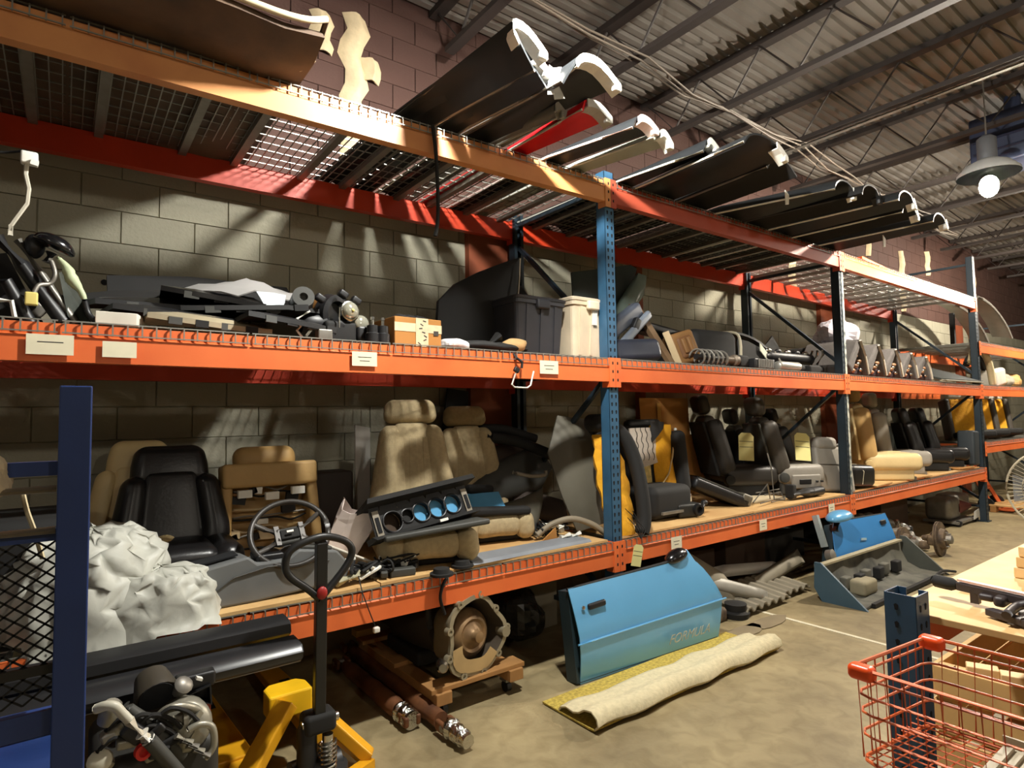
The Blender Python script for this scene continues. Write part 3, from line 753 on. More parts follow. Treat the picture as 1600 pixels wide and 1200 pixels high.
# thin white plank standing behind the seats
p = at(566, 715, y=.95); t = MB().prism([(-.05, -.31), (.05, -.31), (.055, .42), (-.045, .44)], V((p.x, .95, 1.025)), X_, Z_, Y_*.015).build('pale_plank', mat('pale grey plank', (188, 184, 176), .7)); tag(t, 'pale narrow plank standing upright behind the first beige seat', 'plank')
t = MB().bar((2.0, .93, 1.28), (2.45, 1.0, 1.5), .05, .04).build('grey_bar', DGREY); tag(t, 'grey bar sloping up behind the headrests of the beige tweed seats', 'bar')
t = MB().prism([(-.1, 0), (.12, 0), (.16, .5), (-.02, .52)], V((2.3, 1.1, 1.2)), X_, Z_, Y_*.02).build('black_board', BLKM); tag(t, 'tall black board standing behind the beige tweed seats', 'panel')
t = MB().rbox((1.3, .9, Z1(1.3)+.24), (.26, .2, .48), .02).build('dark_case', mat('dark brown case', (44, 34, 28), .7), smooth=True); tag(t, 'dark brown case standing behind the paper bag', 'case')
# pile of dark interior trims right of the seats
def panel(poly, c, rx, th, m, name, lab, bend=.04):
    "a curved trim panel: outline poly (local x,z), bowed in y"
    c = V(c); b = MB(); n = len(poly)
    xs = [p[0] for p in poly]; zs = [p[1] for p in poly]; cx = (min(xs)+max(xs))/2; cz = (min(zs)+max(zs))/2; L = max(xs)-min(xs)
    K = 4; vs = []; fs = []
    for side in (0, 1):
        vs.append(V((cx, -bend+side*th, cz)))
        for k in range(1, K+1):
            for x, z in poly:
                q = k/K; X = cx+(x-cx)*q; Zz = cz+(z-cz)*q; y = -bend*(1-q*q)+side*th
                if k == K: y += .02*math.copysign(1, 1)
                vs.append(V((X, y, Zz)))
        o = side*(1+K*n)
        for i in range(n): fs.append((o, o+1+i, o+1+(i+1) % n))
        for k in range(K-1):
            for i in range(n): fs.append((o+1+k*n+i, o+1+(k+1)*n+i, o+1+(k+1)*n+(i+1) % n, o+1+k*n+(i+1) % n))
    a = 1+(K-1)*n; d = 1+K*n+a
    for i in range(n): fs.append((a+i, d+i, d+(i+1) % n, a+(i+1) % n))
    b.add([c+rx @ p for p in vs], fs)
    t = b.build(name, m, smooth=True); tag(t, lab, 'trim panel', 'interior trim panels'); return t
OLIVE = mat('olive grey trim', (88, 84, 72), .65, 0, .1, 5)
BRTRIM = mat('dark brown trim', (58, 46, 38), .7, 0, .1, 5)
panel([(-.1, 0), (.14, .02), (.26, .5), (.22, .74), (-.06, .8), (-.2, .55), (-.16, .25)], (2.86, .22, Z1(2.8)+.03), rotm(-14, -4, -8), .012, OLIVE, 'interior_trim', 'tall grey trim panel leaning just left of the steel blue post')
panel([(-.16, 0), (.05, -.02), (.16, .2), (.2, .33), (.02, .26), (-.18, .22)], (2.48, .42, Z1(2.5)+.02), rotm(-30, 0, -14), .012, OLIVE, 'interior_trim', 'olive grey kick panel lying in front of the dark trim pile')
panel([(-.35, 0), (.2, -.02), (.36, .1), (.3, .3), (-.1, .26), (-.34, .16)], (2.62, .7, Z1(2.6)+.25), rotm(-20, -12, -5), .014, DGREY, 'interior_trim', 'dark grey quarter trim in the middle of the trim pile')
panel([(-.32, 0), (.3, 0), (.34, .16), (0, .24), (-.36, .14)], (2.76, .86, Z1(2.6)+.4), rotm(-35, 10, 5), .014, BRTRIM, 'interior_trim', 'dark brown trim on top of the trim pile')
panel([(-.2, 0), (.24, .04), (.2, .22), (-.22, .2)], (2.74, .62, Z1(2.6)+.06), rotm(-30, 20, -20), .014, BRTRIM, 'interior_trim', 'dark brown trim low in the pile behind the kick panel')
panel([(-.3, 0), (.3, .03), (.26, .3), (-.3, .26)], (2.66, .98, Z1(2.6)+.14), rotm(-10, 4, 0), .014, OLIVE, 'interior_trim', 'olive trim panel at the back of the pile beside the second beige seat')
panel([(-.24, 0), (.2, .0), (.26, .25), (-.2, .3)], (2.75, .88, Z1(2.6)+.2), rotm(-12, -6, 0), .014, BLKM, 'interior_trim', 'black trim panel at the back of the pile beside the blue post')
for k, (a, c, r, lab) in enumerate((((2.42, .95, 1.42), (2.9, .85, 1.33), .035, 'upper black roof hose lying across the top of the trim pile'), ((2.45, .85, 1.36), (2.9, .6, 1.2), .04, 'black curved duct lying across the middle of the trim pile'))):
    a, c = V(a), V(c); t = MB().tube(smoothpts([a, a*.6+c*.4+Z_*.03, a*.3+c*.7+Z_*.02, c], 4), r, 10).build('black_duct', BLKM, smooth=True); tag(t, lab, 'duct')
t = MB().tube(smoothpts([(2.42, .5, 1.13), (2.55, .48, 1.1), (2.66, .46, 1.1), (2.67, .46, 1.13)], 4), .013, 8).build('grey_lever', mat('lever grey', (120, 112, 98), .5), smooth=True); tag(t, 'slim grey lever poking out of the trim pile', 'lever')
# arched trim + connectors near the post
t = MB().tube(smoothpts([(2.44, .3, Z1(2.5)+.02), (2.55, .27, Z1(2.5)+.09), (2.68, .22, Z1(2.5)+.12), (2.8, .16, Z1(2.8)+.08), (2.88, .12, Z1(2.8)+.02)], 5), [.02]*21, 8).build('arched_trim', mat('arched grey', (130, 118, 98), .6), smooth=True); tag(t, 'arched grey brown trim strip by the foot of the blue post', 'trim')
for k, (x, y) in enumerate(((2.58, .18), (2.66, .17))):
    t = MB().tube([(x-.03, y, Z1(2.6)+.02), (x+.04, y-.01, Z1(2.6)+.03)], .018, 10).build('white_connector', WHITE, smooth=True); tag(t, ('left' if k == 0 else 'right')+'-hand white connector lying under the arched trim strip', 'connector')
b = MB().prism([(0, 0), (.14, 0), (.13, .08)], (2.4, .2, Z1(2.4)+.003), X_, Z_, Y_*.01).build('cardboard_scrap', KRAFT); tag(b, 'small triangular cardboard scrap in front of the second beige seat', 'cardboard')
# ---- yellow stripped seats right of the blue post
def yellow_left():
    t = thing('torn_seat', 'black edged seat showing bare yellow foam, hard against the blue post', 'car seat', (3.05, .06, Z1(3)))
    z0 = Z1(3); rows = []
    for i in range(15):
        s = i/14; z = z0-.0+.66*s; wd = .13+.05*math.sin(math.pi*s)
        rows.append([(3.0+wd*(-1+2*j/8)*.8, .06+.16*s-.05*math.sin(math.pi*j/8)+.012*math.sin(i*1.9+j*.6), z) for j in range(9)])
    MB().sheet(rows, .03).build('foam_panel', FOAMY, t, smooth=True)
    pts = [r[-1] for r in rows]; pts = [V(p)+V((.05, .02, 0)) for p in pts]; top = [V((3.0, .26, z0+.74)), V((2.9, .26, z0+.7))]
    MB().tube(smoothpts([(2.9, .26, z0+.7), (3.0, .22, z0+.73), (3.12, .17, z0+.66), (3.18, .12, z0+.5), (3.19, .07, z0+.3), (3.17, .03, z0+.1), (3.13, .02, z0+.0)], 6), .05, 12).build('bolster_edge', BLKM, t, smooth=True)
    MB().rbox((2.95, .22, z0+.74), (.2, .14, .12), .05).build('headrest', BLKM, t, smooth='all')
    MB().sheet([[(2.88+.3*q, .25+.16*s, z0+.05+.62*s) for q in (0, .5, 1)] for s in (0, .5, 1)], .03).build('back_shell', BLACK, t)
    b = MB()
    for k in range(5): b.tube(smoothpts([V((3.0+random.uniform(-.05, .08), .0, z0+.1+.02*k)), V((3.02+.02*k, -.03, z0+.04)), V((3.06, -.035, z0-.02))], 4), .003, 5)
    b.build('torn_threads', BLKM, t, kind='stuff')
yellow_left()
def tagpaper(u, v, y, w_, h_, lab, m=TAGY, rot=None):
    p = at(u, v, y=y); t = MB().prism([(-w_/2, -h_/2), (w_/2, -h_/2), (w_/2, h_*.38), (w_*.3, h_/2), (-w_*.3, h_/2), (-w_/2, h_*.38)], (0, 0, 0), X_, Z_, Y_*.002)
    r = rot or rotm(-8, 0, -20); t.v = [p+r @ q for q in t.v]; o = t.build('paper_tag', m); tag(o, lab, 'tag')
    for k in range(2):
        MB().add([p+r @ V((a, -.001, c)) for a, c in ((-w_*.45, h_*(.18-.2*k)), (w_*.45, h_*(.18-.2*k)), (w_*.45, h_*(.2-.2*k)), (-w_*.45, h_*(.2-.2*k)))], [(0, 1, 2, 3)]).build('printed_line', INK, o)
    return o
tagpaper(996, 868, -.03, .07, .14, 'cream paper tag hanging in front of the lower beam by the blue post', TAGY, rotm(0, 12, -20))
def yellow_right():
    c = V((3.7, .42, Z1(3.6))); t = thing('torn_seat', 'black seat with torn cover showing grey felt and yellow foam', 'car seat', c)
    MB().rbox(c+V((.0, 0, .13)), (.46, .46, .24), .06).build('cushion', BLKM, t, smooth='all')
    rx = rotm(-7, 0, -10)
    def Pp(x, y, z): return c+V((.12, .08, .2))+rx @ V((x, y, z))
    MB().rbox((0, 0, 0), (.1, .1, .1), .01)
    b = MB(); b.rbox((0, .04, .24), (.48, .14, .54), .06, inner=4); b.v = [Pp(*p) for p in b.v]; b.build('backrest', BLKM, t, smooth='all')
    # torn opening: felt at left, foam at right, black flap
    b = MB(); b.sheet([[Pp(-.22+.25*q, -.06-.02*math.sin(q*3)+.004*math.sin(9*s), .2+.28*s-.05*(1-q)*(1-s)) for q in (0, .25, .5, .75, 1)] for s in [k/8 for k in range(9)]], .02); b.build('felt_pad', FELT, t, smooth=True)
    for k in range(4):  # stitched grooves of the felt pad
        MB().tube([Pp(-.18+.05*k+.012*(i % 4 in (1, 2)), -.084, .22+.26*i/12) for i in range(13)], .003, 5).build('felt_groove', INK, t)
    b = MB(); b.sheet([[Pp(.0+.2*q, -.05-.03*math.sin(q*3)+.012*math.sin(7*s+4*q), .02+.48*s-.1*q*(1-s)) for q in (0, .25, .5, .75, 1)] for s in [k/10 for k in range(11)]], .02); b.build('foam_pad', FOAMY, t, smooth=True)
    MB().sheet([[Pp(-.2+.16*q, -.05, .0+.2*s+.04*q) for q in (0, .5, 1)] for s in (0, .3, .6, 1)], .02).build('foam_tear', mat('torn pale foam', (216, 190, 120), .9, 0, .25, 30, .5, 40), t, smooth=True)
    b = MB(); b.sheet([[Pp(-.02+.14*q, -.075-.03*math.sin(3*q), .5-.16*s*(1-q)+.02) for q in (0, .33, .66, 1)] for s in (0, .5, 1)], .015); b.build('cover_flap', BLACK, t, smooth=True)
    MB().tube([Pp(.0, -.09, -.0), Pp(.1, -.09, .1), Pp(.17, -.08, .24), Pp(.24, -.06, .44)], .007, 6).build('piping', CREAM, t, smooth=True)
    f = MB(); f.rbox((.25, -.03, .2), (.12, .2, .5), .05); f.v = [Pp(*p) for p in f.v]; f.build('side_bolster', BLKM, t, smooth='all')
    f = MB(); f.rbox((0, .05, .52), (.34, .1, .08), .035); f.v = [Pp(*p) for p in f.v]; f.build('headrest', BLACK, t, smooth='all')
    MB().ell(Pp(.25, -.06, .46), (.014, .014, .014), n=8, m=6).build('white_bolt', WHITE, t, smooth=True)
    MB().bar(c+V((-.16, -.24, .06)), c+V((.2, -.24, .06)), .02).build('slide_bar', STEEL, t)
yellow_right()
# bottle, cast module, bin lid
t = thing('spray_bottle', 'small pale bottle with a paper label beside the torn yellow seat', 'bottle', (4.13, .42, Z1(4.1)))
MB().lathe((4.13, .42, Z1(4.1)), Z_, [(0, .045), (.13, .045), (.15, .02), (.17, .018)], 16).build('bottle_body', mat('bottle grey', (170, 156, 146), .4), t, smooth=True)
MB().lathe((4.13, .42, Z1(4.1)+.165), Z_, [(0, .026), (.03, .022), (.055, .008)], 12).build('cap', WHITE, t, smooth=True)
MB().lathe((4.13, .42, Z1(4.1)+.02), Z_, [(0, .0462), (.09, .0462)], 16).build('label', LABEL, t)
t = thing('cast_module', 'black cast gearbox module with a round bore on the plywood', 'car part', (3.86, .22, Z1(3.8)))
MB().rbox((3.86, .22, Z1(3.8)+.055), (.22, .14, .1), .02, rot=rotm(0, 0, -15)).build('housing', mat('dark cast', (44, 44, 42), .5, .3), t, smooth=True)
MB().lathe((3.9, .14, Z1(3.8)+.06), V((-.25, -1, 0)), [(0, .045), (.03, .042), (.03, .026), (.005, .026)], 18).build('bore', BLACK, t, smooth=True)
MB().tube([(3.95, .2, Z1(3.8)+.03), (4.04, .2, Z1(3.8)+.05), (4.09, .22, Z1(3.8)+.08)], .017, 8).build('arm', BLACK, t, smooth=True)
MB().ell((4.1, .22, Z1(3.8)+.085), (.028, .028, .022)).build('knob', BLACK, t, smooth=True)
def binlid():
    t = thing('door_panel', 'black moulded panel lying tilted on the plywood behind the bottle', 'trim panel', (4.75, .45, Z1(4.7)))
    rx = rotm(0, 22, -24); c = V((4.5, .42, Z1(4.7)+.12))
    MB().rbox(c, (.56, .34, .1), .035, rot=rx).build('panel_shell', BLACK, t, smooth='all')
    MB().rbox(c+rx @ V((.23, -.1, .02)), (.1, .14, .1), .02, rot=rx).build('silver_edge', mat('scuffed silver', (120, 116, 104), .4, .5, .3, 30), t, smooth=True)
    MB().bar(c+rx @ V((-.24, -.15, .052)), c+rx @ V((.25, -.15, .052)), .02, .012).build('edge_strip', DGREY, t)
    MB().rbox(c+rx @ V((-.06, .02, .05)), (.3, .14, .04), .015, rot=rx).build('armrest', BLKM, t, smooth='all')
binlid()
# big cardboard sheets behind
for k, (xa, xb, z1, lab) in enumerate(((4.3, 5.0, 1.66, 'large brown cardboard sheet standing at the back of the second bay'), (4.98, 5.6, 1.3, 'lower brown cardboard sheet standing right of the tall cardboard'))):
    t = thing('cardboard_sheet', lab, 'cardboard', ((xa+xb)/2, 1.0+.02*k, Z1(xa)))
    b = MB(); b.hexa([(xa, 1.0-.03*k, Z1(xa)), (xb, .98, Z1(xa)), (xb, .986, Z1(xa)), (xa, 1.006-.03*k, Z1(xa)), (xa, 1.04, z1), (xb, 1.03, z1), (xb, 1.036, z1), (xa, 1.046, z1)])
    b.build('sheet', KRAFT, t); MB().bar((xa+.25, .99-.02*k, Z1(xa)+.02), (xa+.25, 1.02, z1-.05), .05, .002).build('tape', mat('shiny tape', (196, 150, 80), .25), t)
# grey and dark seats facing along the shelf
GSEAT = seat('power_seat', 'grey leather power seat with a black switch panel, a yellow tag on it', GREYL, GREYL, DGREY, w=.48, cd=.46, bh=.55, rec=13, hr='round', flutes=False, side2=GREYD)
put(GSEAT, (5.74, .42, Z1(5.6)), (0, 0, 62))
for p_ in [c for c in GSEAT.children if c.name.startswith('backrest') and 'bolster' not in c.name]: p_.data.materials[0] = GREYD
MB().rbox((-.245, -.02, .13), (.03, .3, .13), .015).build('side_valance', GREYL, GSEAT, smooth=True)
MB().rbox((-.262, .0, .13), (.012, .12, .045), .005).build('switch_panel', BLACK, GSEAT, smooth=True)
MB().rbox((-.262, -.12, .13), (.012, .025, .02), .004).build('seat_switch', BLACK, GSEAT)
MB().rbox((-.262, -.17, .13), (.012, .03, .02), .004).build('seat_switch', BLACK, GSEAT)
tagpaper(1254, 698, .3, .17, .27, 'large pale yellow tag with lettering standing on the grey power seat', TAGY, rotm(-10, 6, -24))
D1 = seat('bucket_seat', 'dark brown grey leather seat with a dim yellow tag in front of the cardboard', GREYD, mat('very dark leather', (40, 36, 32), .45), BLKM, w=.5, cd=.52, bh=.58, rec=14, hr='round', flutes=False)
put(D1, (5.28, .66, Z1(5)), (0, 0, 60))
tagpaper(1166, 698, .5, .15, .26, 'dim pale yellow tag beside the dark seat in front of the cardboard', mat('dim tag', (190, 180, 120), .8), rotm(-6, 4, -30))
D2 = dup(D1, (5.95, .84, Z1(5.7)), (0, 0, 62), 'dark seat at the back behind the grey power seat', .86)
D3 = dup(D1, (6.72, .84, Z1(6.3)), (0, 0, 62), 'dark seat at the back beside the worn post', .86)
# grey seat back standing on its own
def seatback():
    c = V((6.06, .16, Z1(6))); t = thing('rear_seat', 'separate grey seat back with attached headrest leaning left of the worn post', 'seat back', c)
    rx = rotm(-10, 3, -22)
    def q(b, name, m, **k): b.v = [c+rx @ p for p in b.v]; b.build(name, m, t, **k)
    q(MB().rbox((.0, 0, .22), (.36, .1, .44), .035, inner=3), 'back_pad', GREYL, smooth='all')
    q(MB().rbox((.2, .01, .235), (.07, .14, .5), .03, inner=3), 'side_edge', mat('pale grey plastic', (170, 166, 158), .5), smooth='all')
    q(MB().rbox((-.04, -.01, .47), (.26, .12, .13), .05), 'headrest', GREYL, smooth='all')
    q(MB().bar((-.17, -.052, .26), (.16, -.052, .26), .008), 'seam', GREYD)
seatback()
# black bar and wire bits on the plywood
def blackbar():
    a, c = at(1226, 776, z=Z1(5.3)+.05), at(1281, 762, z=Z1(5.3)+.05)
    a.y = .12; c = V((5.72, .1, a.z)); a = V((5.22, .13, a.z)); t = thing('black_bar', 'black rounded bar with end fitting at the edge of the plywood', 'bar', a)
    MB().tube([a, a*.5+c*.5, c], .043, 12).build('bar_body', BLACK, t, smooth=True)
    MB().rbox(a+V((.02, 0, .03)), (.06, .08, .12), .012).build('end_fitting', BLKM, t, smooth=True)
    MB().tube([a*.35+c*.65, a*.34+c*.66], .0445, 12).build('band', STEEL, t, smooth=True)
blackbar()
t = thing('wire_rack', 'thin bent wire frame standing on the plywood left of the grey power seat', 'wire frame', (4.95, .2, Z1(5)))
for pts in ([(4.75, .2, .01), (4.9, .15, .16), (5.02, .2, .02)], [(4.9, .12, .01), (5.08, .1, .02), (5.2, .2, .06), (5.0, .24, .05)], [(5.05, .18, .01), (5.02, .18, .3), (5.0, .2, .42)], [(4.7, .1, .02), (5.3, .2, .02)], [(4.8, .2, .09), (5.1, .16, .1)]):
    MB().tube([V(p)+Z_*(Z1(5)+.008) for p in pts], .006, 6).build('wire', STEEL, t, smooth=True)
t = MB().box((5.0, .38, Z1(5)+.01), (.62, .3, .012), rotm(0, 0, -4)).build('beige_board', mat('pale board', (196, 180, 148), .7)); tag(t, 'pale flat board lying on the plywood behind the wire frame', 'board')
# third bay: black, cream, grey and black seats
K0 = MB().rbox((6.48, .17, Z1(6.5)+.13), (.42, .3, .22), .06, rot=rotm(0, 4, -8)).build('seat_cushion', BLKL, smooth='all'); tag(K0, 'black leather cushion with pale stitching, just right of the worn post', 'seat cushion')
MB().tube([(6.42, .03, Z1(6.5)+.05), (6.43, .015, Z1(6.5)+.18), (6.45, .1, Z1(6.5)+.245), (6.47, .28, Z1(6.5)+.24)], .003, 5).build('stitching', LABEL, K0)
CS = seat('leather_seat', 'cream leather seat with round headrest in the third bay', CREAM, CREAM, CREAM, w=.52, cd=.56, bh=.62, rec=5, hr='round', flutes=False, side2=TAN)
put(CS, (7.6, .3, Z1(7)), (0, 0, 44), 1.06)
GS = seat('leather_seat', 'pale grey leather seat right of the cream leather seat', GREYL, GREYL, GREYL, w=.52, cd=.56, bh=.6, rec=5, hr='round', flutes=False, side2=GREYL)
put(GS, (8.3, .42, Z1(7.8)), (0, 0, 44), 1.0)
for x, y, lab in ((9.0, .34, 'black leather seat nearest the pale grey leather seat'), (9.55, .34, 'black leather seat by the last dark post'), (8.75, .82, 'black seat deep in the shadow of the third bay')):
    o = dup(sb, (x, y, Z1(x)), (0, 0, 40), lab, .95)
t = MB().rbox((9.3, .92, Z1(9.3)+.3), (.8, .1, .5), .045, rot=rotm(-6, 0, 6)).build('green_panel', mat('dark green grey', (44, 52, 46), .5), smooth='all'); tag(t, 'dark greenish panel standing behind the black seats', 'panel')
t = MB().rbox((9.78, .12, Z1(9.7)+.25), (.2, .2, .46), .03, rot=rotm(0, 4, 0)).build('dark_box', mat('blue black box', (36, 44, 50), .6), smooth=True); tag(t, 'dark box standing against the last dark post', 'box')
for x, lab in ((6.9, 'cardboard offcut under the cream leather seat'), (7.9, 'cardboard offcut under the pale grey leather seat'), (9.4, 'cardboard offcut at the front of the black seats')):
    t = MB().box((x, .12, Z1(x)+.012), (.5, .2, .012), rotm(0, 0, random.uniform(-6, 6))).build('cardboard_offcut', KRAFT if x > 9 else PLY); tag(t, lab, 'cardboard')
# fourth bay: yellow topped seats on the raised shelf
zr = .91+BH+.014
for k, (x, lab) in enumerate(((10.35, 'first yellow backed seat in the farthest bay'), (10.95, 'second yellow backed seat in the farthest bay'), (11.6, 'third yellow backed seat at the picture edge of the farthest bay'))):
    t = thing('torn_seat', lab, 'car seat', (x, .3, zr), 'yellow backed seats in the farthest bay')
    rx = rotm(-12, 0, -40)
    def q(b, name, m): b.v = [V((x, .3, zr))+rx @ p for p in b.v]; b.build(name, m, t, smooth='all')
    q(MB().rbox((0, 0, .33), (.4, .12, .56), .05), 'back_foam', FOAMY)
    for s in (-1, 1): q(MB().rbox((s*.22, 0, .3), (.08, .18, .6), .035), 'side_bolster', GREYD)
    q(MB().rbox((0, .02, .64), (.42, .16, .12), .05), 'headrest', mat('dirty white cloth', (206, 200, 188), .9))
    q(MB().rbox((0, -.1, .05), (.46, .4, .09), .03), 'cushion_frame', BLKM)
# ================================================================ things on the middle shelf
BLUEGR = mat('blue grey vinyl', (76, 82, 94), .4, 0, .08, 6)
PLASTIC = mat('grey sheet plastic', (150, 148, 146), .5, 0, .06, 5)
COPPER = mat('brown bakelite', (120, 84, 44), .4, .1, .15, 8)
LENS = mat('lamp glass', (190, 188, 170), .1, .6, .08, 10)
YCON = mat('pale yellow connector', (222, 206, 120), .6)
def sec2(u, v, y): return at(u, v, y=y)
def radiator():
    t = thing('radiator_support', 'black leaning radiator support with hoses at the left end of the middle shelf', 'car part', at(70, 505, y=.25))
    P = lambda u, v, y=.25: at(u, v, y=y)
    MB().tube([P(-5, 372), P(35, 415), P(98, 503)], .028, 10).build('frame_tube', BLACK, t, smooth=True)
    MB().tube([P(28, 375, .3), P(62, 425, .3), P(118, 505, .3)], .016, 8).build('frame_tube', STEEL, t, smooth=True)
    MB().tube([P(-30, 440, .2), P(10, 440, .2), P(48, 505, .2)], .022, 8).build('frame_tube', BLACK, t, smooth=True)
    b = MB(); b.hexa([P(96, 430, .32), P(112, 425, .4), P(143, 505, .4), P(112, 508, .32)]+[P(92, 426, .28), P(108, 421, .36), P(139, 503, .36), P(108, 506, .28)]); b.build('core', mat('radiator core', (66, 70, 64), .5, .3, .15, 40), t)
    b = MB(); b.hexa([P(-40, 400, .42), P(10, 395, .42), P(70, 508, .42), P(-30, 508, .42)]+[P(-40, 400, .38), P(10, 395, .38), P(70, 508, .38), P(-30, 508, .38)]); b.build('back_plate', BLKM, t)
    MB().ell(P(84, 385, .25), (.075, .06, .045), rotm(0, 25, 0), fn=lambda p: (p.x, p.y, p.z if p.z > 0 else p.z*.3)).build('mirror_cap', BLKG, t, smooth=True)
    MB().tube([P(74, 410), P(80, 395)], .02, 8).build('mirror_stalk', BLACK, t, smooth=True)
    MB().ell(P(54, 385, .3), (.035, .035, .05)).build('filler_neck', BLACK, t, smooth=True)
    MB().tube(smoothpts([P(79, 405, .2), P(86, 428, .18), P(78, 443, .18), P(60, 446, .16), P(51, 462, .15)], 5), .0085, 8).build('grey_hose', STEEL, t, smooth=True)
    MB().rbox(P(49, 467, .15), (.04, .03, .05), .006).build('yellow_connector', YCON, t, smooth=True)
    MB().tube(smoothpts([P(90, 402, .2), P(104, 418, .2), P(112, 436, .2), P(126, 455, .2), P(132, 468, .2)], 5), [.008, .009, .01, .012, .014, .016, .02, .022, .02, .022, .024, .022, .02, .018, .014, .012, .012, .012, .011, .01, .01], 8).build('pale_harness', mat('pale green', (176, 186, 150), .6), t, smooth=True)
    MB().tube(smoothpts([P(132, 468, .2), P(138, 490, .2), P(152, 502, .18), P(176, 505, .16), P(202, 502, .15)], 5), .012, 8).build('black_hose', BLACK, t, smooth=True)
    MB().tube([P(16, 368, .24), P(17, 352, .24), P(42, 318, .24), P(45, 295, .24), P(40, 272, .24), P(42, 255, .24)], .008, 6).build('white_cable', mat('dirty white cable', (186, 180, 164), .6), t, smooth=True)
    MB().rbox(P(46, 248, .24), (.055, .04, .05), .008).build('white_plug', WHITE, t, smooth=True)
    MB().bar(P(48, 253, .22), P(60, 257, .22), .022).build('plug_tip', WHITE, t)
    MB().tube(smoothpts([P(47, 240, .24), P(38, 236, .26), P(10, 238, .3), P(-20, 236, .3)], 4), .005, 6).build('plug_lead', BLKM, t, smooth=True)
    MB().tube([P(0, 469, .15), P(18, 470, .15), P(23, 496, .15)], .009, 6).build('white_pipe', WHITE, t, smooth=True)
    for k in range(6):
        MB().rbox(P(20+18*k, 470+6*(k % 3), .3+.02*k), (.07, .05, .05), .01, rot=rotm(0, 40, 0)).build('bracket', [BLACK, BLKM, STEEL][k % 3], t, smooth=True)
radiator()
t = MB(); a = [at(148, 520, y=.03), at(214, 519, y=.03), at(247, 500, y=.35), at(160, 494, y=.35)]
for p in a: p.z = Z2(.3)
t.hexa(a+[p+Z_*.05 for p in a]); tag(t.build('white_carton', mat('off white carton', (206, 202, 188), .7), bevel=.003), 'flat off white carton at the front of the middle shelf beside the black hoses', 'carton')
def shelfpanel(u, v, y, L, D, rot, m, lab, k=0):
    c = at(u, v, y=y)
    pol = [(-L/2, -D/2), (L*.2, -D*.55), (L/2, -D*.2), (L*.45, D/2), (-L*.1, D*.45), (-L*.5, D*.3)]
    b = MB(); n = len(pol); vs = []; fs = []; rx = rotm(*rot); th = .022
    for s in (0, 1):
        vs.append(c+rx @ V((0, 0, .03+s*th)))
        for q in (.55, 1):
            for i, (x, yy) in enumerate(pol): vs.append(c+rx @ V((x*q, yy*q, .03*(1-q*q)+s*th-.012*(i % 2)*q)))
    m_ = 1+2*n
    for s in (0, 1):
        o = s*m_
        for i in range(n):
            j = (i+1) % n; f1 = (o, o+1+i, o+1+j); f2 = (o+1+i, o+1+n+i, o+1+n+j, o+1+j)
            fs += [f1, f2] if s else [f1[::-1], f2[::-1]]
    for i in range(n): j = (i+1) % n; fs.append((1+n+i, 1+n+j, m_+1+n+j, m_+1+n+i))
    b.add(vs, fs); t = thing('dash_panel', lab, 'trim panel', (c.x, c.y, c.z), 'black dashboard pieces in a heap')
    b.build('panel_skin', m, t, smooth=True)
    for q in range(4):
        MB().box(c+rx @ V((L*(-.3+.2*q), -D*.5, .0)), (L*.1, .012, .03), rx).build('vent_frame', BLKM if q % 2 else DGREY, t)
    return t
shelfpanel(300, 505, .35, .7, .5, (4, 2, 6), BLACK, 'black dashboard shell lowest in the heap on the middle shelf')
shelfpanel(400, 500, .3, .62, .4, (-6, -5, -10), BLKM, 'black dashboard shell at the right of the heap, below the grey plastic')
shelfpanel(330, 470, .85, .95, .3, (62, 0, 2), BLKM, 'black panel standing at the very back of the heap')  # raised behind the heap to block lamp light from the wall
shelfpanel(270, 484, .5, .75, .4, (6, -4, 14), BLACK, 'black panel poking left out of the middle of the heap')
shelfpanel(360, 480, .4, .6, .42, (3, 5, -5), BLKG, 'gloss black panel directly under the grey sheet plastic')
shelfpanel(250, 470, .6, .8, .3, (10, -6, 8), BLKM, 'thin black panel poking furthest left at the top of the heap')
shelfpanel(450, 515, .15, .5, .26, (-4, 3, 12), BLACK, 'black panel at the front right of the heap beside the headlamps')
shelfpanel(330, 512, .12, .5, .14, (0, 3, 2), mat('beige strip', (150, 138, 112), .7), 'beige edged trim lying along the front of the heap')
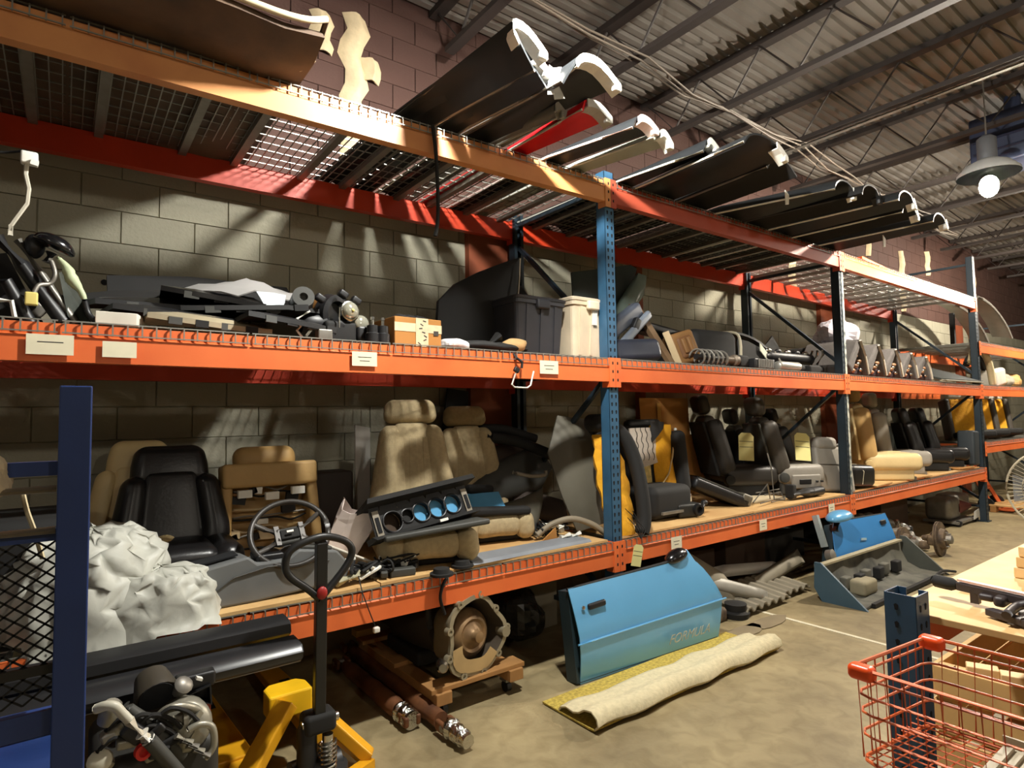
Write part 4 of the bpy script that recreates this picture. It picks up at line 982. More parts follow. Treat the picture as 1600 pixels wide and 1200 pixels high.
def greysheet():
    c = [at(u, v, y=y) for u, v, y in ((262, 457, .5), (335, 448, .3), (400, 452, .24), (420, 491, .2), (437, 490, .2), (430, 462, .3), (470, 470, .3), (488, 470, .35), (480, 462, .5), (430, 452, .6), (375, 437, .62), (300, 450, .62))]
    rows = []
    # lofted crumpled sheet: front edge to back edge
    fr = [(258, 460, .5), (300, 456, .32), (345, 452, .24), (372, 462, .2), (398, 456, .2), (425, 458, .2), (455, 470, .22), (486, 470, .26)]
    mi = [(270, 455, .62), (310, 446, .5), (350, 442, .45), (385, 436, .42), (412, 444, .42), (440, 456, .42), (462, 461, .42), (484, 462, .42)]
    bk = [(285, 454, .75), (320, 448, .75), (355, 444, .75), (385, 441, .75), (412, 446, .75), (440, 456, .72), (462, 461, .7), (480, 463, .7)]
    for L in (fr, mi, bk): rows.append([at(u, v, y=y) for u, v, y in L])
    t = thing('plastic_sheet', 'crumpled grey plastic cover lying on top of the black heap', 'plastic cover', rows[1][3])
    rr = []
    for a, b in ((0, 1), (1, 2)):
        for q in range(4): rr.append([rows[a][i].lerp(rows[b][i], q/4)+Z_*.01*math.sin(i*2.1+q*1.7) for i in range(8)])
    rr.append(rows[2]); MB().sheet(rr, .006).build('sheet', PLASTIC, t, smooth=True)
    b = MB(); b.sheet([[at(400, 456, y=.2), at(425, 458, y=.2), at(446, 462, y=.22)], [at(412, 476, y=.17), at(428, 478, y=.17), at(444, 474, y=.2)], [at(424, 491, y=.16), at(432, 492, y=.16), at(437, 489, y=.17)]], .005); b.build('hanging_flap', mat('pale grey flap', (166, 172, 176), .45), t)
    b = MB(); b.lathe(at(470, 476, y=.2), V((-.2, -1, .15)), [(0, .055), (.12, .05), (.12, .02), (.1, .012)], 20); b.build('rolled_end', DGREY, t, smooth=True)
greysheet()
# compressor-like unit and bent white strip at the end of the heap
t = thing('pump_unit', 'black pump unit with a pale bent strip, left of the headlamps', 'car part', at(482, 508, y=.15))
MB().lathe(at(470, 505, y=.2), X_, [(0, .05), (.02, .06), (.11, .06), (.13, .045)], 18).build('pump_body', BLACK, t, smooth=True)
MB().tube([at(484, 486, y=.08), at(464, 498, y=.08), at(470, 510, y=.07), at(464, 516, y=.07), at(472, 527, y=.06)], .006, 6).build('bent_strip', WHITE, t)
MB().rbox(at(506, 523, y=.05), (.07, .05, .05), .008).build('grey_module', STEEL, t, smooth=True)
MB().bar(at(478, 525, y=.05), at(486, 515, y=.05), .012).build('bolt', CHROME, t)
def headlamps():
    t = thing('headlamp', 'headlamp with brown drum shaped housing and round glass lens on the middle shelf', 'headlamp', at(530, 540, y=.2))
    c = at(522, 492, y=.2); d = V((.45, -.85, -.1)).normalized()
    MB().lathe(c-d*.02, -d, [(0, .1), (.06, .1), (.14, .085), (.2, .05), (.22, .01)], 20).build('drum_housing', COPPER, t, smooth=True)
    MB().lathe(c-d*.03, d, [(0, .105), (.05, .1), (.055, .07), (.02, .06)], 20).build('front_rim', BLACK, t, smooth=True)
    l = at(547, 486, y=.1); MB().lathe(l, V((.2, -1, .05)), [(-.05, .03), (0, .045), (.01, .045), (.024, .03), (.03, .001)], 20).build('lens', LENS, t, smooth=True)
    MB().lathe(l+V((0, .01, 0)), V((.2, -1, .05)), [(-.04, .045), (.008, .052), (.012, .046)], 20).build('lens_bezel', CHROME, t, smooth=True)
    MB().ell(l+V((.004, -.03, .0)), (.008, .006, .008), n=8, m=6).build('bulb_tip', YCON, t, smooth=True)
    MB().rbox(at(528, 522, y=.15), (.16, .1, .12), .02).build('bracket', BLKM, t, smooth=True)
    for u, v in ((500, 466), (536, 460), (556, 470), (532, 508)): MB().rbox(at(u, v, y=.12), (.05, .04, .035), .01, rot=rotm(0, 30, 0)).build('clip', [BLACK, CHROME][u % 2], t, smooth=True)
    MB().tube([at(531, 480, y=.08), at(530, 512, y=.08)], .004, 6).build('adjuster_rod', CHROME, t)
    t = thing('fog_lamp', 'smaller round lamp with pale glass right of the headlamp', 'lamp', at(565, 535, y=.15))
    MB().lathe(at(565, 505, y=.14), V((.1, -1, .1)), [(-.08, .02), (-.03, .045), (0, .042), (.012, .03), (.016, .001)], 18).build('lens', LENS, t, smooth=True)
    MB().rbox(at(568, 522, y=.16), (.1, .08, .08), .02).build('housing', BLACK, t, smooth=True)
    for k, u in enumerate((582, 598)):
        t = thing('bolt_mount', ('left' if k == 0 else 'right')+' black rubber mount with a bright stud beside the taped box', 'mount', at(u, 535, y=.08))
        p = at(u, 535, y=.08); p.z = Z2(1.2)
        MB().lathe(p, Z_, [(0, .035), (.05, .035), (.055, .028), (.09, .028), (.095, .01)], 14).build('mount_body', BLACK, t, smooth=True)
        MB().lathe(p+Z_*.09, Z_, [(0, .008), (.03, .008), (.032, .012), (.045, .01)], 8).build('stud', CHROME, t)
headlamps()
def tapedbox():
    t = thing('taped_carton', 'small brown carton strapped with printed white tape, dark lumps on top', 'carton', (1.5, .2, Z2(1.5)))
    c = V((1.49, .19, Z2(1.5)+.075)); rz = rotm(0, 0, 2)
    MB().box(c, (.28, .24, .15), rz).build('box_body', KRAFT, t, bevel=.004)
    TAPE = mat('printed tape', (206, 190, 156), .4, 0, .1, 30)
    MB().box(c+rz @ V((.0, -.1215, .022)), (.282, .001, .045), rz).build('tape_band', TAPE, t)
    MB().box(c+rz @ V((.02, -.1225, 0)), (.075, .001, .15), rz).build('tape_band', TAPE, t)
    b = MB()
    for k in range(7): b.box(c+rz @ V((.02+random.uniform(-.025, .025), -.1235, -.06+.02*k)), (.02, .0006, .006), rotm(0, random.uniform(-40, 40), 0))
    b.build('print_marks', INK, t, kind='stuff')
    MB().box(c+rz @ V((.105, -.1232, .0)), (.03, .0006, .025), rz).build('printed_mark', INK, t)
    for k in range(3):
        b = MB(); b.ell(c+V((-.03+.05*k, .0, .085)), (.06, .05, .025), fn=lambda p: p*(1+.25*noise.noise(p*30))); b.build('dark_rag', BLKM, t, smooth=True)
tapedbox()
def crumple(c, s, m, name, lab, cat, seed=0, amp=.4, fq=14):
    b = MB(); b.ell(c, s, n=22, m=14, fn=lambda p: p*(1+amp*noise.noise(p*fq+V((seed, 0, 0)))+amp*.5*(noise.voronoi(p*fq+V((seed, 1, 0)))[0][0]-.3)))
    t = b.build(name, m, smooth=False); tag(t, lab, cat); return t
p = at(712, 526, y=.12); crumple(V((p.x, .14, Z2(1.8)+.03)), (.09, .07, .035), mat('white film', (226, 226, 226), .5), 'plastic_bag', 'crumpled white plastic bag on the middle shelf in front of the black lid', 'plastic bag', 3, .3)
def shelfbits():
    t = thing('black_rag', 'black cloth bundle with a tan leather piece in front of the black lid', 'rag', (2.05, .15, Z2(2)))
    b = MB(); b.ell((2.02, .16, Z2(2)+.03), (.26, .12, .04), n=24, m=12, fn=lambda p: p*(1+.35*noise.noise(p*9))); b.build('cloth', BLKM, t, smooth=True)
    b = MB(); b.ell((2.16, .12, Z2(2)+.05), (.1, .05, .045), rotm(0, -12, 0), fn=lambda p: p*(1+.3*noise.noise(p*20))); b.build('tan_leather', mat('tan leather', (190, 156, 106), .7), t, smooth=True)
    b = MB(); b.tube([(1.95, .12, Z2(2)+.03), (2.06, .14, Z2(2)+.1)], .03, 10); b.build('dark_pipe', BLKM, t, smooth=True)
shelfbits()
# black car lid standing on the shelf
def lid():
    P = [(690, 541), (684, 500), (686, 470), (712, 443), (750, 424), (790, 409), (813, 402), (806, 470), (800, 548)]
    pts = [at(u, v, y=.42) for u, v in P]; t = thing('boot_lid', 'large black curved car lid standing on the middle shelf left of the bins', 'car lid', (2.1, .42, Z2(2)))
    cx = sum((p for p in pts), V())/len(pts); n = len(pts); b = MB(); vs = []; fs = []
    for s in (0, 1):
        vs.append(cx+V((0, -.07+.03*s, 0)))
        for q in (.5, .8, 1):
            for p in pts: vs.append(cx.lerp(p, q)+V((0, -.07*(1-q*q)+.03*s, 0)))
    m_ = 1+3*n
    for s in (0, 1):
        o = s*m_
        for i in range(n):
            j = (i+1) % n; F = [(o, o+1+i, o+1+j)]+[(o+1+k*n+i, o+1+(k+1)*n+i, o+1+(k+1)*n+j, o+1+k*n+j) for k in (0, 1)]
            fs += F if not s else [f[::-1] for f in F]
    for i in range(n): j = (i+1) % n; fs.append((1+2*n+i, 1+2*n+j, m_+1+2*n+j, m_+1+2*n+i))
    for v_ in vs:
        if v_.z < Z2(2): v_.z = Z2(2)
    b.add(vs, fs); b.build('lid_skin', BLKM, t, smooth=True)
    MB().tube([at(813, 404, y=.38), at(812, 430, y=.38), at(809, 470, y=.37), at(806, 492, y=.36), at(802, 520, y=.32), at(796, 546, y=.25)], .005, 6).build('pale_seal', mat('pale seal', (190, 180, 160), .6), t, smooth=True)
lid()
# plastic totes
def tote(xa, xb, ya, yb, h, m, lidm, lab, lb):
    x = (xa+xb)/2; z0 = Z2(x); t = thing('storage_tote', lab, 'bin', (x, (ya+yb)/2, z0), 'plastic totes on the middle shelf')
    b = MB(); w, d = xb-xa, yb-ya; k = .9
    def ring(s, z, r=.03):
        out = []
        for cx, cy, a0 in ((xb, ya, -90), (xb, yb, 0), (xa, yb, 90), (xa, ya, 180)):
            for q in range(4):
                a = R(a0+30*q); X = x+((cx-x)-math.copysign(r, cx-x))*s+r*math.cos(a)*s; Yv = (ya+yb)/2+((cy-(ya+yb)/2)-math.copysign(r, cy-(ya+yb)/2))*s+r*math.sin(a)*s
                out.append(V((X, Yv, z0+z)))
        return out
    rows = [ring(.86, 0), ring(.96, h*.86), ring(1.0, h*.86), ring(1.0, h*.95)]
    n = 16; vs = [p for r_ in rows for p in r_]; fs = [tuple(range(n-1, -1, -1))]
    for i in range(3):
        for j in range(n): fs.append((i*n+j, i*n+(j+1) % n, (i+1)*n+(j+1) % n, (i+1)*n+j))
    b.add(vs, fs); b.build('tote_body', m, t)
    l = MB(); rr = [ring(1.02, h*.93), ring(1.03, h*.97), ring(.9, h), ring(.84, h*.975)]; vs = [p for r_ in rr for p in r_]
    l.add(vs, fs[1:]+[tuple(3*n+j for j in range(n))]+[tuple(range(n-1, -1, -1))]); l.build('lid', lidm, t)
    for q in (-.28, 0, .28): MB().bar((x+q*w, ya+.028, z0+.02), (x+q*w, ya+.006, z0+h*.84), .02, .012).build('rib', m, t)
    MB().rbox((x, ya-.004, z0+h*.86), (.1, .035, .06), .012).build('latch', lidm, t, smooth=True)
    if lb: MB().box((x+.02, ya+.002, z0+h*.66), (.045, .002, .09), rotm(4)).build('white_label', WHITE, t)
    return t
tote(2.17, 2.57, .1, .56, .37, mat('charcoal tote plastic', (50, 50, 54), .5), mat('charcoal lid', (40, 40, 44), .5), 'charcoal plastic storage tote with lid beside the black lid panel', False)
tote(2.6, 2.94, .07, .5, .4, mat('pale tote plastic', (206, 190, 164), .5), mat('pale tote lid', (214, 200, 176), .5), 'pale beige plastic storage tote against the blue post', True)
t = thing('tube_frame', 'black bent tube frame lying on top behind the two totes', 'tube frame', (2.65, .8, Z2(2.6)))
for a in ([(2.35, .8, 0), (2.4, .8, .56), (2.5, .8, .6), (2.56, .8, .42)], [(2.66, .82, 0), (2.68, .82, .56), (2.8, .82, .52), (2.95, .8, .36)], [(2.4, .85, .4), (3.0, .85, .36)]):
    MB().tube(smoothpts([V(p)+Z_*Z2(2.6) for p in a], 4), .035, 8).build('frame_tube', BLKM, t, smooth=True)
MB().rbox((2.7, .84, Z2(2.7)+.4), (.5, .1, .14), .04).build('frame_pad', BLKM, t, smooth='all')
# wire latch hooked over the beam
t = thing('wire_hook', 'bent white wire hook with a black clip hanging over the middle beam', 'hook', at(812, 590, y=-.035))
MB().tube([at(803, 553, y=.0), at(808, 560, y=-.03), at(816, 566, y=-.035), at(815, 575, y=-.035)], .008, 8).build('black_strap', BLKM, t, smooth=True)
MB().rbox(at(807, 578, y=-.035), (.035, .02, .03), .006, rot=rotm(0, 30, 0)).build('black_clip', BLACK, t, smooth=True)
MB().tube([at(806, 582, y=-.035), at(800, 601, y=-.035), at(804, 605, y=-.035), at(824, 606, y=-.035), at(829, 602, y=-.035), at(834, 580, y=-.03)], .005, 6).build('white_wire', WHITE, t, smooth=True)
# ---- second bay, middle shelf
panel([(-.2, 0), (.1, 0), (.32, .5), (.42, .8), (.36, .83), (-.2, .72)], (3.38, .6, Z2(3.3)+.05), rotm(-6, 0, -14), .02, mat('smoked dark panel', (52, 58, 54), .3), 'door_card', 'dark smoked panel standing tallest behind the blue post on the middle shelf', .015)
panel([(-.24, .0), (-.14, -.05), (.34, .5), (.38, .66), (.3, .68), (.2, .56)], (3.4, .48, Z2(3.3)+.1), rotm(-6, 0, -14), .02, mat('greenish glass trim', (96, 108, 100), .2), 'door_card', 'greenish glossy panel leaning just in front of the smoked panel', .015)
def armrest():
    t = thing('padded_trim', 'blue grey padded door armrest leaning up to the right of the blue post', 'trim panel', (3.35, .3, Z2(3.3)))
    for a, c, w_, h_, m in (((3.12, .3, Z2(3.3)+.2), (3.52, .34, Z2(3.3)+.44), .09, .12, BLUEGR), ((3.18, .24, Z2(3.3)+.1), (3.58, .28, Z2(3.3)+.4), .05, .07, mat('pale blue grey', (112, 120, 132), .3))):
        a, c = V(a), V(c); d = (c-a); L = d.length; _, p_, q_ = frame(d)
        MB().rbox((a+c)/2, (L, w_, h_), .03, rot=M((d.normalized(), p_, q_)).transposed()).build('padded_bar', m, t, smooth='all')
    MB().rbox((3.4, .26, Z2(3.3)+.3), (.06, .05, .1), .015, rot=rotm(0, 30, 0)).build('pull_handle', BLACK, t, smooth=True)
    MB().rbox((3.34, .24, Z2(3.3)+.09), (.44, .16, .17), .05, rot=rotm(-10, -4, -8)).build('lower_pocket', mat('dark blue vinyl', (46, 50, 62), .35), t, smooth='all')
armrest()
b = MB(); b.hexa([V(p) for p in ((3.62, .12, Z2(3.6)), (3.68, .12, Z2(3.6)), (3.68, .16, Z2(3.6)), (3.62, .16, Z2(3.6)), (3.5, .38, 2.36), (3.58, .38, 2.36), (3.58, .42, 2.36), (3.5, .42, 2.36))])
tag(b.build('wooden_plank', mat('aged wood', (104, 80, 54), .8, 0, .2, 8)), 'brown aged plank leaning up beside the blue grey panels', 'plank')
def tanpart():
    t = thing('moulded_tray', 'tan moulded tray with a pale edge leaning beside the aged plank', 'car part', (3.88, .25, Z2(3.8))); c = V((3.88, .22, Z2(3.8)+.14)); rx = rotm(-10, -16, -10)
    MB().rbox(c, (.24, .12, .26), .03, rot=rx).build('tray_shell', mat('tan core', (116, 82, 44), .6), t, smooth='all')
    MB().rbox(c+rx @ V((0, -.045, .0)), (.16, .06, .18), .03, rot=rx).build('tray_recess', mat('brown recess', (96, 62, 30), .7), t, smooth='all')
    for k in (-1, 1): MB().rbox(c+rx @ V((.03*k, -.075, .01)), (.04, .03, .12), .012, rot=rx).build('inner_rib', mat('tan core', (116, 82, 44), .6), t, smooth=True)
    MB().bar(c+rx @ V((-.14, -.06, -.14)), c+rx @ V((-.14, -.05, .16)), .03, .05).build('pale_edge', mat('dusty clear film', (170, 150, 116), .3), t)
tanpart()
t = thing('plastic_bin', 'rounded black plastic shell with a pale edge in the second bay middle shelf', 'plastic shell', (4.5, .5, Z2(4.5)))
MB().rbox((4.42, .5, Z2(4.4)+.17), (.56, .5, .34), .08, rot=rotm(0, 0, -4)).build('shell', BLKM, t, smooth='all')
MB().tube(smoothpts([(4.7, .24, Z2(4.5)+.03), (4.71, .24, Z2(4.5)+.26), (4.68, .3, Z2(4.5)+.34), (4.66, .6, Z2(4.5)+.345)], 4), .012, 8).build('pale_edge', mat('pale edge strip', (186, 176, 150), .5), t, smooth=True)
t = thing('curved_fender', 'dark grey curved fender liner with a bright corner right of the black shell', 'fender', (5.1, .5, Z2(5)))
rows = []
for i in range(9):
    s = i/8; rows.append([(4.76+.72*s, .3+.4*q, Z2(5)+.33*math.cos(s*1.45)**.7*(1-.06*q)) for q in (0, .5, 1)])
MB().sheet(rows, .02).build('liner_skin', BLACK, t, smooth=True)
MB().sheet([[(4.78+.66*s, .31, Z2(5)+k*(.3*math.cos(s*1.45)**.7)) for s in (0, .25, .5, .75, .95)] for k in (.02, .5, .98)], .01).build('liner_side', BLKM, t)
MB().sheet([[(5.1+.14*s, .285, Z2(5)+.2+.07*k-.1*s) for s in (0, .5, 1)] for k in (0, 1)], .008).build('bright_corner', mat('dusty bright', (186, 186, 170), .5), t)
MB().bar((5.3, .27, Z2(5)+.2), (5.46, .25, Z2(5)+.02), .02).build('stay', STEEL, t)
MB().rbox((4.2, .72, Z2(4.2)+.36), (.5, .2, .08), .03, rot=rotm(0, 6, 0)).build('black_tray', BLACK, smooth='all'); tag(bpy.data.objects['black_tray'], 'flat black tray lying behind the black shell on the middle shelf', 'tray')
t = thing('coil_spring', 'coil spring lying on the front edge of the middle shelf', 'spring', (4.05, .03, Z2(4)))
n = 150; MB().tube([(3.86+.36*i/n, .08+.058*math.cos(2*math.pi*6*i/n), Z2(4)+.066+.058*math.sin(2*math.pi*6*i/n)) for i in range(n+1)], .008, 7).build('coil', STEEL, t, smooth=True)
MB().lathe((4.22, .08, Z2(4)+.06), X_, [(0, .03), (.12, .03), (.13, .045), (.17, .045)], 14).build('strut_end', mat('worn strut', (104, 92, 78), .5, .4), t, smooth=True)
MB().lathe((3.86, .08, Z2(4)+.066), X_, [(0, .022), (.36, .022)], 12).build('damper_rod', BLACK, t, smooth=True)
t = thing('finned_module', 'finned grey control module right of the coil spring', 'control module', (4.72, .05, Z2(4.7)))
MB().rbox((4.72, .1, Z2(4.7)+.045), (.3, .16, .08), .008).build('case', BLACK, t, smooth=True)
for k in range(9): MB().box((4.62+.025*k, .016, Z2(4.7)+.045), (.008, .012, .07)).build('fin', STEEL, t)
MB().rbox((4.5, .12, Z2(4.7)+.06), (.14, .1, .1), .02).build('motor', BLKM, t, smooth=True)
def rack_tubes():
    t = thing('steering_rack', 'black steering rack with tubes lying along the shelf left of the worn post', 'steering rack', (5.7, .3, Z2(5.7)))
    for y, z, r, m in ((.3, .16, .05, BLACK), (.2, .05, .04, BLKM), (.4, .09, .045, BLKG)):
        MB().lathe((5.2, y, Z2(5.7)+z), X_, [(0, r*.5), (.05, r*.8), (.06, r), (.7, r), (.72, r*1.15), (.8, r*1.15), (.82, r*.6)], 14).build('tube', m, t, smooth=True)
    MB().lathe((5.05, .1, Z2(5.7)+.05), X_, [(0, .03), (.01, .042), (.34, .042), (.36, .03)], 14).build('silver_canister', mat('silver canister', (170, 168, 160), .35, .6), t, smooth=True)
    for k in range(5): MB().ell((5.25+.17*k, .3, Z2(5.7)+.215), (.04, .03, .025)).build('fitting', [CHROME, BLACK][k % 2], t, smooth=True)
    for k in range(3): MB().tube([(5.95, .2+.06*k, Z2(5.7)+.1), (6.0, .16+.06*k, Z2(5.7)+.2), (5.97, .15+.05*k, Z2(5.7)+.24)], .012, 6).build('pipe_end', CHROME, t, smooth=True)
    MB().rbox((5.75, .16, Z2(5.7)+.04), (.2, .1, .08), .02).build('mount_block', BLKM, t, smooth=True)
rack_tubes()
# ---- third bay, middle shelf
crumple(V((6.9, .45, Z2(6.9)+.5)), (.26, .2, .17), mat('grey terry cloth', (176, 172, 180), .9), 'rolled_blanket', 'rolled grey blanket piled high just right of the worn post', 'blanket', 11, .35, 7)
t = MB().rbox((6.75, .55, Z2(6.7)+.17), (.75, .6, .32), .1, fn=lambda p: (p.x, p.y, p.z*(1-.3*p.x))).build('dark_bundle', BLKM, smooth='all'); tag(t, 'dark padded bundle under the rolled grey blanket', 'bundle')
panel([(-.5, 0), (.3, 0), (.36, .3), (.0, .16), (-.5, .1)], (6.1, .75, Z2(6)+.2), rotm(-30, -10, 0), .02, BLKM, 'black_fender', 'black pointed fender end sticking out left of the worn post')
def foldedseat(k):
    x = 6.42+.42*k; z0 = Z2(x); t = thing('folded_seat', '%s folded grey seat cushion from the worn post on the middle shelf' % ORD[k], 'seat cushion', (x, .25, z0), 'folded grey seats in a row')
    m = mat('grey marl fabric', (92, 88, 86), .9, 0, .1, 20, .3, 80); h = .36-.02*k
    rx = rotm(0, 0, random.uniform(-4, 4)); c = V((x, .25, z0))
    b = MB(); b.hexa([c+V(p) for p in ((-.2, -.23, .1), (-.12, -.23, .02), (-.12, .3, .02), (-.2, .3, .1), (.0, -.25, h), (.06, -.25, h-.03), (.06, .3, h-.03), (.0, .3, h))]); b.build('front_leaf', m, t, bevel=.02)
    b = MB(); b.hexa([c+V(p) for p in ((.16, -.25, .0), (.21, -.25, .0), (.21, .3, .0), (.16, .3, .0), (-.0, -.26, h), (.05, -.26, h+.01), (.05, .3, h+.01), (-.0, .3, h))]); b.build('back_leaf', m, t, bevel=.015)
    MB().tube([c+V((.0, -.262, h-.01)), c+V((.1, -.262, h*.55)), c+V((.175, -.255, .02))], .012, 6).build('pale_piping', mat('pale piping', (196, 188, 172), .8), t, smooth=True)
    b = MB()
    for q in range(5): b.ell(c+V((-.06+.05*(q % 3)+.02*q, -.2, .05+.05*q)), (.035, .03, .022), n=8, m=6)
    b.build('hinge_fittings', mat('tan dark fittings', (150, 112, 84), .5, .2, .3, 30), t, smooth=True, kind='stuff')
    for q in (0, 1): MB().ell(c+V((.02+.05*q, -.22, .12-.06*q)), (.03, .02, .016), n=10, m=6).build('bright_fitting', CHROME, t, smooth=True)
    MB().rbox(c+V((.02, 0, .05)), (.26, .4, .1), .03).build('inner_pad', mat('dark plum', (44, 30, 36), .8), t, smooth='all')
for k in range(5): foldedseat(k)
t = thing('door_shell', 'large dark greenish panel lying on the middle shelf before the last post', 'panel', (9.3, .3, Z2(9)))
rows = []
for i in range(10):
    s = i/9; rows.append([(8.5+1.5*s, -.02+.7*q, Z2(9)+.02+.3*(q**.8)*math.sin(math.pi*(.12+.76*s))**.5+.0) for q in (0, .3, .6, 1)])
MB().sheet(rows, .02).build('panel_skin', mat('dark green black', (40, 46, 44), .5), t, smooth=True)
MB().tube([r[0] for r in rows], .012, 6).build('front_edge', mat('dusty edge', (130, 124, 104), .7), t, smooth=True)
t = MB().bar((8.2, .95, Z2(9)+.42), (9.9, .95, Z2(9)+.46), .05, .14).build('black_beam_trim', BLKM); tag(t, 'long black trim standing behind the dark greenish panel', 'trim')
t = MB().rbox((9.0, .9, Z2(9)+.2), (1.5, .05, .36), .02).build('cream_panel', mat('cream panel', (186, 176, 136), .7), smooth=True); tag(t, 'cream panel standing behind the dark greenish panel', 'panel')
# farthest bay, middle shelf
for k, (x, h, m, lab) in enumerate(((10.45, .55, mat('pale arch', (186, 172, 136), .6), 'pale arched fender trim just past the last dark post'), (10.62, .44, BLKM, 'black arched liner beside the pale arched trim'))):
    t = MB().tube(smoothpts([(x-.3, .15+.1*k, Z2(10)+.3), (x-.2, .12+.1*k, Z2(10)+h*.95), (x+.05, .12+.1*k, Z2(10)+h), (x+.3, .1+.1*k, Z2(10)+h*.6), (x+.42, .1+.1*k, Z2(10)+.03)], 5), .045, 8).build('arched_trim', m, smooth=True); tag(t, lab, 'trim')
t = MB().rbox((11.1, .2, Z2(11)+.13), (.5, .3, .26), .05, rot=rotm(0, -8, 0)).build('white_box', mat('dull white box', (190, 188, 176), .6), smooth=True); tag(t, 'dull white box on the middle shelf of the farthest bay', 'box')
for k in range(3):
    crumple(V((11.5+.4*k, .3, Z2(11)+.11)), (.2, .2, .11), [CREAM, mat('ash grey', (150, 146, 130), .8), TAN][k], 'cloth_bundle', ['pale cloth bundle next to the dull white box', 'ash grey cloth bundle in the farthest bay', 'tan cloth bundle at the picture edge of the farthest bay'][k], 'bundle', k*3, .3, 8)
zr2 = 2.28+BH+.014
for k in range(2):
    t = thing('silver_fender', ['silver curved fender leaning on the raised shelf of the farthest bay', 'second silver fender behind the first on the raised shelf'][k], 'fender', (11.2+.5*k, .4, zr2), 'silver fenders on the raised shelf')
    rows = []
    for i in range(9):
        s = i/8; rows.append([(10.5+.45*k+1.5*s, .12+.25*q+.42*k, zr2+.06+.62*math.cos(s*1.5)**.6+.05*q) for q in (0, .5, 1)])
    MB().sheet(rows, .015).build('fender_skin', mat('silver paint', (140, 138, 128), .35, .3), t, smooth=True)
    MB().tube([r[0] for r in rows], .02, 6).build('fender_lip', STEEL, t, smooth=True)
    MB().bar((10.7+.45*k, .22+.42*k, zr2+.0), (10.7+.45*k, .22+.42*k, zr2+.58), .06).build('fender_stay', BLKM, t)
# ================================================================ top shelf
DKPAINT = mat('dusty black paint', (38, 40, 42), .35, .1, .15, 6)
OFFW = mat('lit edge and tag white', (236, 234, 226), .5, 0, .05, 20)
RED = mat('bright red paint', (206, 24, 30), .3)
def hood():
    t = thing('car_bonnet', 'brown underside of a car bonnet overhanging the top shelf at the upper left', 'car bonnet', (0, .2, Z3(0)))
    m = mat('brown primer', (92, 70, 50), .7, 0, .15, 4, .1, 30, c2=(60, 46, 36), lo=.4, hi=.7)
    rows = []
    for i in range(13):
        x = -1.2+2.05*i/12; e = max(0, (i-9)/3)
        r = []
        for j in range(9):
            y = -.36+1.51*j/8+.06*e*e*(j == 0); z = Z3(0)+.012+.05*math.sin(math.pi*j/8)*(1-e)+.05*(j == 0)+.04*(i == 12)+.02*(j == 1)*0
            r.append((x, y, z))
        rows.append(r)
    MB().sheet(rows, -.03).build('bonnet_skin', m, t, smooth=True)
    for y in (-.1, .2, .5): MB().bar((-1.1, y, Z3(0)+.075), (.78, y, Z3(0)+.075), .06, .03).build('stiffening_rib', m, t)
    MB().tube(smoothpts([(-1.2, -.37, Z3(0)+.075), (.3, -.375, Z3(0)+.07), (.7, -.37, Z3(0)+.075), (.85, -.36, Z3(0)+.125)], 6), .014, 8).build('pale_weatherstrip', mat('pale weatherstrip', (206, 190, 158), .7), t, smooth=True)
    MB().tube(smoothpts([(.72, -.02, Z3(0)+.06), (.82, -.1, Z3(0)+.03), (.86, -.16, Z3(0)+.06)], 4), .014, 8).build('hinge_arm', mat('pale hinge', (176, 158, 126), .6), t, smooth=True)
    MB().tube([(.86, -.16, Z3(0)+.06), (.85, -.36, Z3(0)+.125)], .012, 6).build('edge_seal', m, t)
hood()
def loft(name, lab, fr, mid, bk, yf, m, flange=None, fm=None, yb=1.15, th=.012, grp='body panels laid across the top shelf'):
    "fr, mid, bk: profiles (x, z above the deck) at y = yf, 0 and yb"
    ys = [yf+(yb-yf)*i/10 for i in range(11)]; rows = []
    def prof(y):
        if y < 0: q = y/yf; A, B = mid, fr
        else: q = y/yb; A, B = mid, bk
        q = q*q*(3-2*q) if False else q
        return [V((a[0]+(b[0]-a[0])*q, y, Z3(2)+a[1]+(b[1]-a[1])*q)) for a, b in zip(A, B)]
    for y in ys: rows.append(smoothpts(prof(y), 3))
    t = thing('body_panel', lab, 'body panel', (mid[0][0], 0, Z3(2)), grp)
    MB().sheet(rows, th).build('panel_skin', m, t, smooth=True)
    # folded edge along the low rim
    MB().tube([r[0]+V((0, 0, .004)) for r in rows], .007, 6).build('rim_edge', STEEL if fm is None else fm, t, smooth=True)
    if flange:
        f = smoothpts(prof(yf), 3); k = max(1, int(len(f)*flange))
        b = MB(); b.sheet([[p+V((0, -.004, 0)) for p in f[k-1:]], [p+V((.0, -.008, -.035)) for p in f[k-1:]], [p+V((.0, .05, -.04)) for p in f[k-1:]]], .008)
        b.build('end_flange', fm or OFFW, t)  # default white puts the lamp light on the painted edge into its colour
        MB().rbox(f[-1]+V((-.02, 0, -.02)), (.05, .03, .04), .008).build('flange_tab', fm or OFFW, t, smooth=True)
    return t
loft('a', 'dark body panel with a broad white end flange, nearest on the top shelf', [(1.70, .02), (1.63, .11), (1.575, .21), (1.66, .21), (1.77, .13)], [(1.57, .01), (1.47, .05), (1.36, .03), (1.4, .05), (1.46, .04)], [(1.5, .0), (1.4, .05), (1.3, .03), (1.34, .05), (1.4, .04)], -.68, DKPAINT, .45)
loft('b', 'dark body panel with a bright lower rim, second on the top shelf', [(1.84, .02), (1.78, .08), (1.74, .14), (1.79, .15), (1.86, .11)], [(1.72, .01), (1.66, .04), (1.59, .02), (1.62, .04), (1.67, .03)], [(1.66, .0), (1.6, .04), (1.53, .02), (1.56, .04), (1.6, .03)], -.6, DKPAINT, .5)
